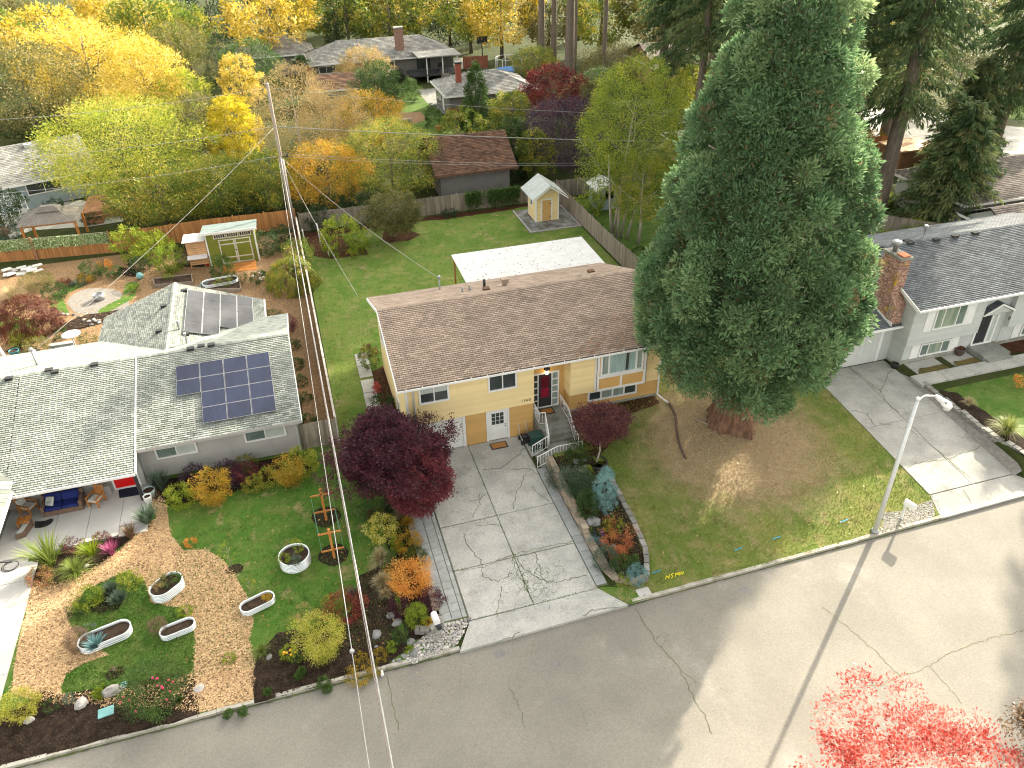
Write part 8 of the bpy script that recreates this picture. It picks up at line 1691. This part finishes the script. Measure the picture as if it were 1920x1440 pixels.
B_('kale', 'blue-green kale in the long planter', 178, 1206, 36, .6, 'spiky', m_blu, .16, dens=.6, cat='plant', tone=(0, .5), dz=.2); B_('herb', 'green herb at the back of the long planter', 165, 1182, 26, .6, 'round', m_ggn, .06, cat='plant', dens=.6, dz=.2)
B_('strawberry', 'leafy green plants in the white oval planter', 320, 1085, 36, .55, 'dome', m_grn, .08, cat='plant', dz=.38, tone=(.4, 1)); B_('herb', 'straw stems at the left of the white oval planter', 295, 1085, 30, 1.5, 'round', m_tan, .06, asp=.25, cat='plant', dens=.5, dz=.38); B_('herb', 'yellow herb in the round planter, left side', 533, 1046, 20, .9, 'round', m_lim, .05, cat='plant', dens=.8, dz=.42); B_('herb', 'pale green herb in the round planter, front', 550, 1050, 26, .6, 'round', m_ggn, .05, cat='plant', dens=.8, dz=.42); B_('herb', 'upright yellow-green herb at the back of the round planter', 556, 1022, 18, 1.7, 'egg', m_lim, .05, cat='plant', dens=.7, dz=.42); B_('marigold', 'orange-yellow flowers at the right of the ribbed lawn planter', 500, 1120, 15, 1.0, 'round', m_gold, .05, cat='plant', dens=.8, dz=.15)
B_('rose_bush', 'big rose bush with pink blooms in the front bed', 283, 1293, 106, .75, 'round', m_grn, .065, tone=(.3, 1), flowers=(PK, 14, .055), dens=1.2); B_('juniper', 'chartreuse golden juniper at the lower left corner', 36, 1322, 62, .75, 'round', m_lmy, .06, asp=.4, tone=(.1, .7)); B_('phlox', 'small green mound left of the pale boulder', 130, 1310, 20, .6, 'round', m_ggn, .04, cat='plant'); B_('lettuce', 'bright green leafy tuft above the pale boulder', 185, 1299, 22, .5, 'dome', m_lim, .08, cat='plant', tone=(.2, .6)); B_('herb', 'green sprig plant left of the green mound', 97, 1322, 28, .4, 'round', m_grn, .05, cat='plant', dens=.6); B_('hosta', 'broad-leaved plant right of the rose bush', 335, 1312, 22, .5, 'spiky', m_grn, .12, dens=.25, cat='plant'); B_('weed', 'small weed tuft on the chip path', 429, 1234, 22, .6, 'round', m_lim, .05, cat='plant', dens=.6)
B_('willow_shrub', 'large loose yellow and orange shrub in the kerb bed', 600, 1198, 92, 1.0, 'vase', m_yg, .075, asp=.35, tone=(.35, .95), lump=.5, dens=1.1); B_('grass_clump', 'pale green clump at the left of the kerb bed', 488, 1217, 40, .7, 'grass', m_gras, .03, dens=.5, cat='grass clump'); B_('coneflower', 'yellow flowers on green in the kerb bed', 540, 1224, 28, .9, 'round', m_lim, .06, cat='plant', flowers=(YLP, 7, .06)); B_('herb', 'green clump right of the yellow flowers', 555, 1236, 18, .8, 'round', m_grn, .05, cat='plant'); B_('blueberry', 'crimson and green shrub at the back of the kerb bed', 645, 1138, 70, .65, 'round', m_red, .07, tone=(.4, .95), dens=.7, lump=.5); B_('blueberry', 'green shrub mixed with the crimson one', 615, 1140, 50, .7, 'round', m_gy, .06, dens=.6); B_('lavender', 'pale feathery plant beside the crimson shrub', 660, 1112, 24, 1.1, 'spiky', m_ggn, .05, cat='plant'); B_('yarrow', 'straw-coloured sprigs left of the yellow shrub', 570, 1150, 36, .8, 'round', m_tan, .06, asp=.3, dens=.45, cat='plant')
for lab, x, y, w_ in (('green tuft on the kerb under the overhead wires', 605, 1279, 24), ('green weed beside the kerb tuft, nearer the street', 614, 1290, 14), ('green weed in the mulch left of the kerb tuft', 565, 1258, 14), ('pair of weeds low in the kerb bed', 559, 1268, 12), ('weed at the left end of the kerb bed', 502, 1296, 13), ('weed growing in the gutter at the left', 455, 1332, 16), ('weed at the gutter next to the left one', 428, 1338, 14)): B_('weed', lab, x, y, w_, .6, 'dome', m_grn, .06, cat='plant', tone=(.4, 1))
for lab, x, y, w_ in (('rust-yellow ground cover strip along the kerb', 672, 1262, 50), ('ochre ground cover in front of the dark rock', 713, 1228, 34), ('ochre ground cover near the cables', 676, 1232, 26), ('ochre ground cover above the kerb strip', 700, 1258, 26)): B_('ground_cover', lab, x, y, w_, .18, 'dome', m_gold, .05, cat='plant', tone=(.1, .5))
# beds on both sides of the driveway
B_('golden_cypress', 'lemon-yellow conical cypress left of the driveway', 718, 989, 50, 1.05, 'egg', m_lmy, .085, asp=.4, tone=(.3, .95), lump=.45); B_('feather_grass', 'tall tan feather grass below the lemon cypress', 712, 1040, 40, 1.3, 'grass', m_straw, .022, dens=1.3, cat='grass clump'); B_('feather_grass', 'tan feather grass in the drive bed, the one nearer the street', 716, 1085, 40, 1.0, 'grass', m_straw, .022, dens=1.1, cat='grass clump'); B_('feather_grass', 'small tan grass tuft right of the lemon cypress top', 745, 962, 24, 1.3, 'grass', m_straw, .025, dens=.5, cat='grass clump'); B_('feather_grass', 'tan grass tuft at the bottom of the drive bed', 722, 1110, 28, .9, 'grass', m_straw, .022, dens=.7, cat='grass clump')
B_('sedge', 'amber sedge under the plum tree', 763, 976, 30, .7, 'grass', m_gold, .03, dens=.6, cat='grass clump'); B_('spirea', 'orange and yellow spirea beside the paver strip', 765, 1018, 46, .8, 'round', m_gold, .06, tone=(.1, .9)); B_('boxwood', 'narrow dark green shrub next to the feather grass', 735, 1050, 24, 1.7, 'col', m_grn, .05); B_('boxwood', 'green sprawling shrub between cypress and narrow shrub', 742, 1024, 28, .9, 'round', m_lim, .055, tone=(0, .5)); B_('cypress', 'dark green dwarf cypress mound by the pavers', 779, 1041, 44, .6, 'dome', m_grn, .055, asp=.35)
B_('maple_shrub', 'orange Japanese maple spreading low by the pavers', 768, 1086, 88, .62, 'vase', m_org, .075, lump=.55, tone=(.2, .9), dens=1.1); B_('barberry', 'dark burgundy barberry mound near the mailbox', 808, 1122, 44, .8, 'round', m_mar, .05, tone=(.1, .6)); B_('barberry', 'dark burgundy barberry left of the lime cone', 750, 1136, 38, .9, 'round', m_mar, .05, tone=(.05, .5)); B_('dwarf_cypress', 'lime-green dwarf cypress cone in front of the barberries', 781, 1153, 38, 1.25, 'egg', m_lim, .05, asp=.4, tone=(.15, .6)); B_('heath', 'copper low plant behind the stone end wall', 803, 1168, 28, .6, 'dome', m_gold, .05); B_('heath', 'dark green and red mound near the cobbles', 750, 1192, 30, .8, 'round', m_grn, .05); B_('fern', 'bright green tuft at the cobbles', 733, 1213, 20, .9, 'round', m_lim, .05, tone=(0, .6)); B_('fern', 'small lime tuft between the cobbles and pebbles', 768, 1218, 14, .7, 'round', m_lim, .05, tone=(.2, .7))
B_('cotoneaster', 'dark open shrub with russet tips under the plum tree', 712, 945, 82, .75, 'round', m_dkg, .06, asp=.35, dens=.8, lump=.5); B_('cotoneaster', 'russet sprigs at the front of the dark open shrub', 705, 965, 34, .5, 'round', m_rus, .05, dens=.6)
B_('rhododendron', 'dark green long-leaved shrub at the yellow house corner', 717, 756, 38, 1.0, 'egg', m_dkg, .2, asp=.3, tone=(.3, 1)); B_('nandina', 'red sprigs above the dark shrub at the house corner', 706, 727, 12, 1.6, 'egg', m_sal, .08, dens=.6, cat='plant'); B_('photinia', 'red-topped green shrub beside the house path', 692, 672, 34, 1.1, 'round', m_gy, .1, topt=0, tone=(.2, .7)); B_('photinia', 'dark red crown on the shrub beside the house path', 690, 658, 30, .5, 'dome', m_red, .1)
B_('boxwood', 'dark green rounded boxwood at the foot of the steps', 1080, 848, 37, 1.25, 'egg', m_grn, .055, tone=(.1, .7)); B_('heath', 'grey-green mound along the wall top, nearest the steps', 1048, 890, 46, .8, 'round', m_ggn, .05, tone=(0, .5)); B_('lavender', 'grey-green spreading shrub in the middle of the right bed', 1080, 900, 59, .7, 'round', m_ggn, .055, tone=(0, .6)); B_('rosemary', 'dark green bushy shrub left of the blue juniper', 1098, 915, 54, .9, 'round', m_dkg, .055, tone=(.3, 1)); B_('sedum', 'lime sprigs at the boulders by the boxwood', 1100, 882, 20, .8, 'round', m_lim, .05, cat='plant')
bj = B_('blue_juniper', 'powder blue columnar juniper with several tips', 1135, 918, 40, 2.5, 'col', m_blu, .075, asp=.3, ori='up', lump=.7, tone=(.1, .9), dens=1.5)
B_('yew', 'green upright shrub left of the blue juniper foot', 1103, 945, 39, 1.5, 'egg', m_grn, .055, tone=(.1, .6)); B_('aster', 'purple-flowered plant below the blue juniper', 1120, 998, 24, .8, 'round', m_dkg, .05, cat='plant', flowers=(PUP, 14, .035)); B_('fescue', 'blue-grey tuft left of the orange shrub', 1117, 1013, 29, .7, 'spiky', m_blu, .03, tone=(0, .4), cat='plant'); B_('azalea', 'sparse orange-red shrub beside the stone edging', 1157, 1008, 71, .75, 'vase', m_orr, .055, lump=.8, dens=.3, tone=(.2, .9)); B_('spirea', 'yellow-green leaves behind the orange-red shrub', 1150, 985, 37, .7, 'round', m_lim, .06, dens=.6, tone=(0, .6)); B_('orange_flowers', 'orange fallen blossoms at the foot of the orange-red shrub', 1158, 1038, 37, .3, 'dome', m_orr, .05, cat='plant', tone=(.4, .9))
B_('heather', 'dark green mound at the wall bend', 1137, 1042, 49, .7, 'dome', m_ggn, .045, tone=(0, .4)); B_('heather', 'green fuzzy mound right of the wall bend', 1167, 1058, 46, .7, 'dome', m_grn, .045); B_('spruce', 'blue-green dwarf spruce at the point of the right bed', 1195, 1076, 34, 1.1, 'egg', m_blu, .05, asp=.3, tone=(0, .35)); B_('sedum', 'lime yellow rosette at the tip of the right bed', 1171, 1087, 26, .6, 'dome', m_lim, .06, cat='plant', tone=(.4, 1)); B_('cypress', 'small dark upright conifer above the dwarf spruce', 1191, 1052, 17, 1.8, 'col', m_grn, .05)
# right-hand lots
B_('ornamental_grass', 'pale yellow-green ornamental grass on the right retaining wall', 1893, 795, 60, .8, 'grass', m_gras, .03, dens=1.3, cat='grass clump', tone=(.5, 1)); B_('ornamental_grass', 'small tan grass in the bed left of the big one', 1818, 750, 28, .8, 'grass', m_straw, .025, dens=.6, cat='grass clump'); B_('maple_shrub', 'orange-yellow leaves at the right edge of the upper lawn', 1917, 715, 22, 1.2, 'round', m_org, .08, tone=(.5, 1)); B_('geranium', 'red-leaved plant in the brown pot by the steps', 1797, 655, 16, .9, 'round', m_orr, .05, cat='plant')
B_('maple_shrub', 'yellow and orange shrub at the foot of the right fir', 1820, 305, 56, .6, 'round', m_org, .14); B_('laurel', 'green shrub right of the orange one by the side street', 1860, 300, 36, .7, 'round', m_grn, .14); B_('laurel', 'yellow sunlit shrub by the brown fence', 1720, 430, 44, .8, 'round', m_lim, .12); B_('laurel', 'bushy green shrub at the trunk of the thick fir', 1660, 445, 40, .6, 'round', m_lim, .12, tone=(.1, .6)); B_('laurel', 'yellow shrub at the tan fence corner', 1640, 258, 32, .9, 'round', m_gold, .14); B_('laurel', 'small yellow shrub right of the thick fir trunk', 1665, 370, 30, .7, 'round', m_lim, .12)
# back garden of the yellow house
B_('rose_of_sharon', 'rounded green bush with yellow patches on the back lawn', 643, 442, 78, .9, 'egg', m_lim, .14, asp=.8, tone=(0, .8), lump=.2); B_('laurel', 'dark green shrub in the fence corner', 596, 408, 50, .8, 'round', m_dkg, .13); B_('laurel', 'bright green laurel beyond the grey fence by the shed', 1108, 381, 52, .85, 'round', m_lim, .16, tone=(.1, .8)); B_('laurel', 'dark green shrub at the foot of the grey fence', 843, 400, 26, .5, 'round', m_dkg, .1); B_('laurel', 'low green shrub beyond the fence near the sequoia', 1200, 478, 34, .7, 'round', m_grn, .12)
iv = thing('ivy', 'green ivy spilling over the grey back fence', 'ivy', (19, 71.7, 0)); n_ = 5200; xx = RNG.uniform(16.4, 21.9, n_); hz_ = np.abs(RNG.normal(0, .8, n_)); gap = (np.abs(xx-18.35) < .35) & (RNG.uniform(0, 1, n_) < .85); P = np.stack([xx, 71.75-RNG.uniform(0, .35, n_), np.clip(2.0-hz_, .05, 2.1)+RNG.normal(0, .06, n_)], 1)[~gap]; n_ = len(P); place('foliage', np_mesh('foliage', leaves(P, unit(rvec(n_)*.7+np.array([[0, -.5, -.7]])), .17*RNG.uniform(.6, 1.3, n_), .1), 4, RNG.uniform(.2, .95, n_), m_grn), iv)
# back garden of the ranch house
B_('weeping_maple', 'russet weeping maple mound at the left edge', 48, 588, 116, .58, 'weep', m_rus, .12, dens=1.6, cat='tree'); B_('laurel', 'large glossy green shrub at the cedar fence, left lobe', 243, 458, 64, .95, 'round', m_lim, .15, tone=(.15, .85)); B_('laurel', 'large glossy green shrub at the cedar fence, right lobe', 286, 460, 64, .8, 'round', m_lim, .15, tone=(.15, .85)); B_('photinia', 'rounded green shrub below the large glossy one', 318, 485, 58, .8, 'round', m_lim, .12, tone=(0, .45)); B_('rhododendron', 'dark green shrub left of the rounded green one', 262, 498, 36, .8, 'round', m_dkg, .11); B_('hydrangea', 'green shrub near the gravel circle, taller one', 172, 506, 40, .8, 'round', m_grn, .11); B_('hydrangea', 'green shrub next to the orange flowers', 212, 510, 30, .7, 'round', m_grn, .11); B_('marigold', 'orange flowers behind the green shrubs', 197, 497, 24, .7, 'round', m_org, .09, cat='plant'); B_('coneflower', 'yellow flowers in front of the taller green shrub', 160, 522, 26, .5, 'round', m_gold, .09, cat='plant', tone=(.4, .7)); B_('heath', 'mauve-grey low plant by the gravel circle', 145, 528, 28, .4, 'dome', m_ggn, .07, cat='plant'); B_('boxwood', 'dark green mound above the weeping maple', 103, 547, 42, .6, 'round', m_grn, .09, tone=(0, .6))
B_('aster', 'sprawling yellow-flecked plant heap near the sacks', 68, 528, 58, .45, 'round', m_olv, .08, cat='plant', tone=(.3, 1)); B_('grass_clump', 'pale straw grass heap at the left edge above the maple', 20, 545, 52, .6, 'grass', m_straw, .04, cat='grass clump'); B_('ground_cover', 'green creeping patch beside the gravel circle', 250, 540, 24, .4, 'dome', m_lim, .07, cat='plant', tone=(0, .4)); B_('heath', 'rusty green shrub by the garden steps', 165, 645, 40, .8, 'round', m_olv, .08, tone=(.2, .9)); B_('heath', 'olive shrub between the umbrella and garden steps', 72, 655, 48, .7, 'round', m_olv, .08); B_('ground_cover', 'yellow-green low shrub below the weeping maple', 45, 630, 48, .4, 'dome', m_yg, .07, cat='plant'); B_('lavender', 'grey lavender beside the garden steps', 58, 690, 34, .6, 'spiky', m_ggn, .05, dens=1.5, cat='plant'); B_('ground_cover', 'green mat on the terrace edge', 108, 618, 26, .3, 'dome', m_grn, .06, cat='plant'); B_('ground_cover', 'small green cushion nearer the terrace steps', 112, 632, 20, .3, 'dome', m_grn, .06, cat='plant'); B_('heath', 'reddish brown ground cover at the gravel circle', 120, 530, 30, .35, 'dome', m_rus, .07, cat='plant')
B_('bay_shrub', 'green leafy bush growing in the grey planter', 414, 498, 38, 1.1, 'egg', m_grn, .12, tone=(.3, 1)); B_('bay_shrub', 'bushy bay shrub at the right side of the olive shed', 500, 455, 48, .95, 'egg', m_dkg, .12, tone=(.4, 1)); B_('photinia', 'dark shrub between the bay and the pole', 528, 440, 36, .9, 'round', m_dkg, .12); B_('willow', 'weeping yellow-green shrub hanging over the boundary fence', 545, 512, 96, .62, 'weep', m_gy, .12, dens=1.5, cat='tree', tone=(.3, .8)); B_('willow', 'upright green sprays behind the weeping shrub', 560, 480, 60, 1.0, 'vase', m_gy, .12, dens=.7, tone=(.2, .7)); B_('rose_bush', 'pale green shrub with white blooms left of the weeping shrub', 485, 520, 30, .7, 'round', m_grn, .09, flowers=(WHP, 7, .1)); B_('herb', 'seedlings and herbs in the near raised bed', 418, 530, 30, .6, 'round', m_lim, .07, cat='plant', dens=.5); B_('herb', 'olive herb bush at the end of the near raised bed', 447, 520, 30, .8, 'round', m_olv, .07, cat='plant', dens=.7); B_('kale', 'blue-green kale by the near raised bed', 385, 536, 26, .5, 'spiky', m_blu, .1, dens=.4, cat='plant', tone=(0, .3)); B_('herb', 'green sprout in the far raised bed', 316, 520, 18, .6, 'round', m_lim, .07, cat='plant')
B_('heath', 'dark brown-green shrub behind the ranch roof corner', 512, 600, 42, .8, 'round', m_olv, .09, tone=(0, .5)); B_('barberry', 'wine-red shrub by the ranch house corner', 538, 608, 34, .9, 'round', m_mar, .08, tone=(.3, .9))
for lab, x, y in (('green ground cover along the ranch house side wall, farthest patch', 548, 645), ('green ground cover along the ranch house side wall, second patch', 556, 680), ('green ground cover along the ranch house side wall, third patch', 562, 712), ('green ground cover along the ranch house side wall, fourth patch', 570, 745), ('green shrub at the gate end of the ranch house side wall', 578, 785)): B_('ground_cover', lab, x, y, 28, .55, 'dome', m_grn, .08, cat='plant')
# beyond the fences
B_('vine', 'dark vine covering the white lattice arch', 18, 392, 62, 1.3, 'round', m_dkg, .16, dens=.9, cat='vine', tone=(.3, 1)); B_('laurel', 'rounded dark shrub against the blue-grey house wall', 100, 388, 36, .7, 'round', m_dkg, .14, tone=(.3, 1)); B_('laurel', 'grey-green shrub at the left fence end', 15, 438, 40, .5, 'round', m_ggn, .12, tone=(0, .5)); B_('laurel', 'dark shrub by the raised deck steps', 172, 410, 26, .8, 'round', m_dkg, .12); B_('umbrella_plant', 'red patio parasol top at the left edge by the fence', 4, 434, 22, .4, 'dome', m_sal, .15, cat='plant')
def hedge_(label, px, py, w_, ratio): B_('hedge', label, px, py, w_, ratio, 'col', m_grn, .16, cat='hedge', lump=.12, tone=(.3, .9), dens=1.1)
hedge_('clipped round hedge shrub on the far lawn, near the deck', 769, 168, 34, 1.2); hedge_('clipped column hedge shrub by the low grey house', 812, 215, 28, 1.5); hedge_('tall clipped hedge behind the gold trees', 728, 175, 34, 1.9)
B_('hedge', 'squared green hedge with orange top before the low grey house', 868, 240, 96, .75, 'col', m_gy, .18, cat='hedge', lump=.15, tone=(.2, .75)); B_('photinia', 'orange sprig bush at the hedge end', 862, 205, 40, .7, 'dome', m_gold, .18, tone=(.5, 1)); B_('laurel', 'grey-green shrub at the long ranch house wall', 655, 150, 22, 1.2, 'egg', m_ggn, .2); B_('laurel', 'green shrub beside the far deck', 748, 142, 20, 1.0, 'egg', m_grn, .2); B_('laurel', 'orange shrub at the palm', 588, 130, 24, .9, 'round', m_org, .2, tone=(0, .5))
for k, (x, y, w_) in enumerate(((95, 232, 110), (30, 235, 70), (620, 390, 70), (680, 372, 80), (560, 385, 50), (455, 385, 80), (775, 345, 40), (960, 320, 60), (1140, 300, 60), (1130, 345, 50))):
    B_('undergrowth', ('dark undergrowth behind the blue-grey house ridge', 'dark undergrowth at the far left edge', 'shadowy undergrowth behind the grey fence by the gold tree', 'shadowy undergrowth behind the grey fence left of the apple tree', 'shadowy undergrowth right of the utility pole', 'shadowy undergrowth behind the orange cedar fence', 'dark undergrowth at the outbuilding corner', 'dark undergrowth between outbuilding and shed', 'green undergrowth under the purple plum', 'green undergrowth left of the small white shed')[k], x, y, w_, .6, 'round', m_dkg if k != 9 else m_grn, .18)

# ------------------------------------------------------------------ tell look-alikes apart by their order in the row
ORD = 'leftmost second third fourth fifth sixth seventh eighth ninth tenth eleventh twelfth thirteenth fourteenth fifteenth'.split()
def pxof(o):
    v = o.location-Vector((0, 0, CAM_H)); f = v.dot(AF); return 960+F_PX*v.dot(AR)/f if f > 0 else 9999
fam = {}
for o in COL.objects:
    if o.parent is None and o.get('label') and o.get('group'): fam.setdefault(o['label'], []).append(o)
for lab, os_ in fam.items():
    if len(os_) < 2: continue
    os_.sort(key=pxof)
    for i, o in enumerate(os_): o['label'] = (f'{lab}, leftmost' if i == 0 else f'{lab}, {ORD[i]} from left')
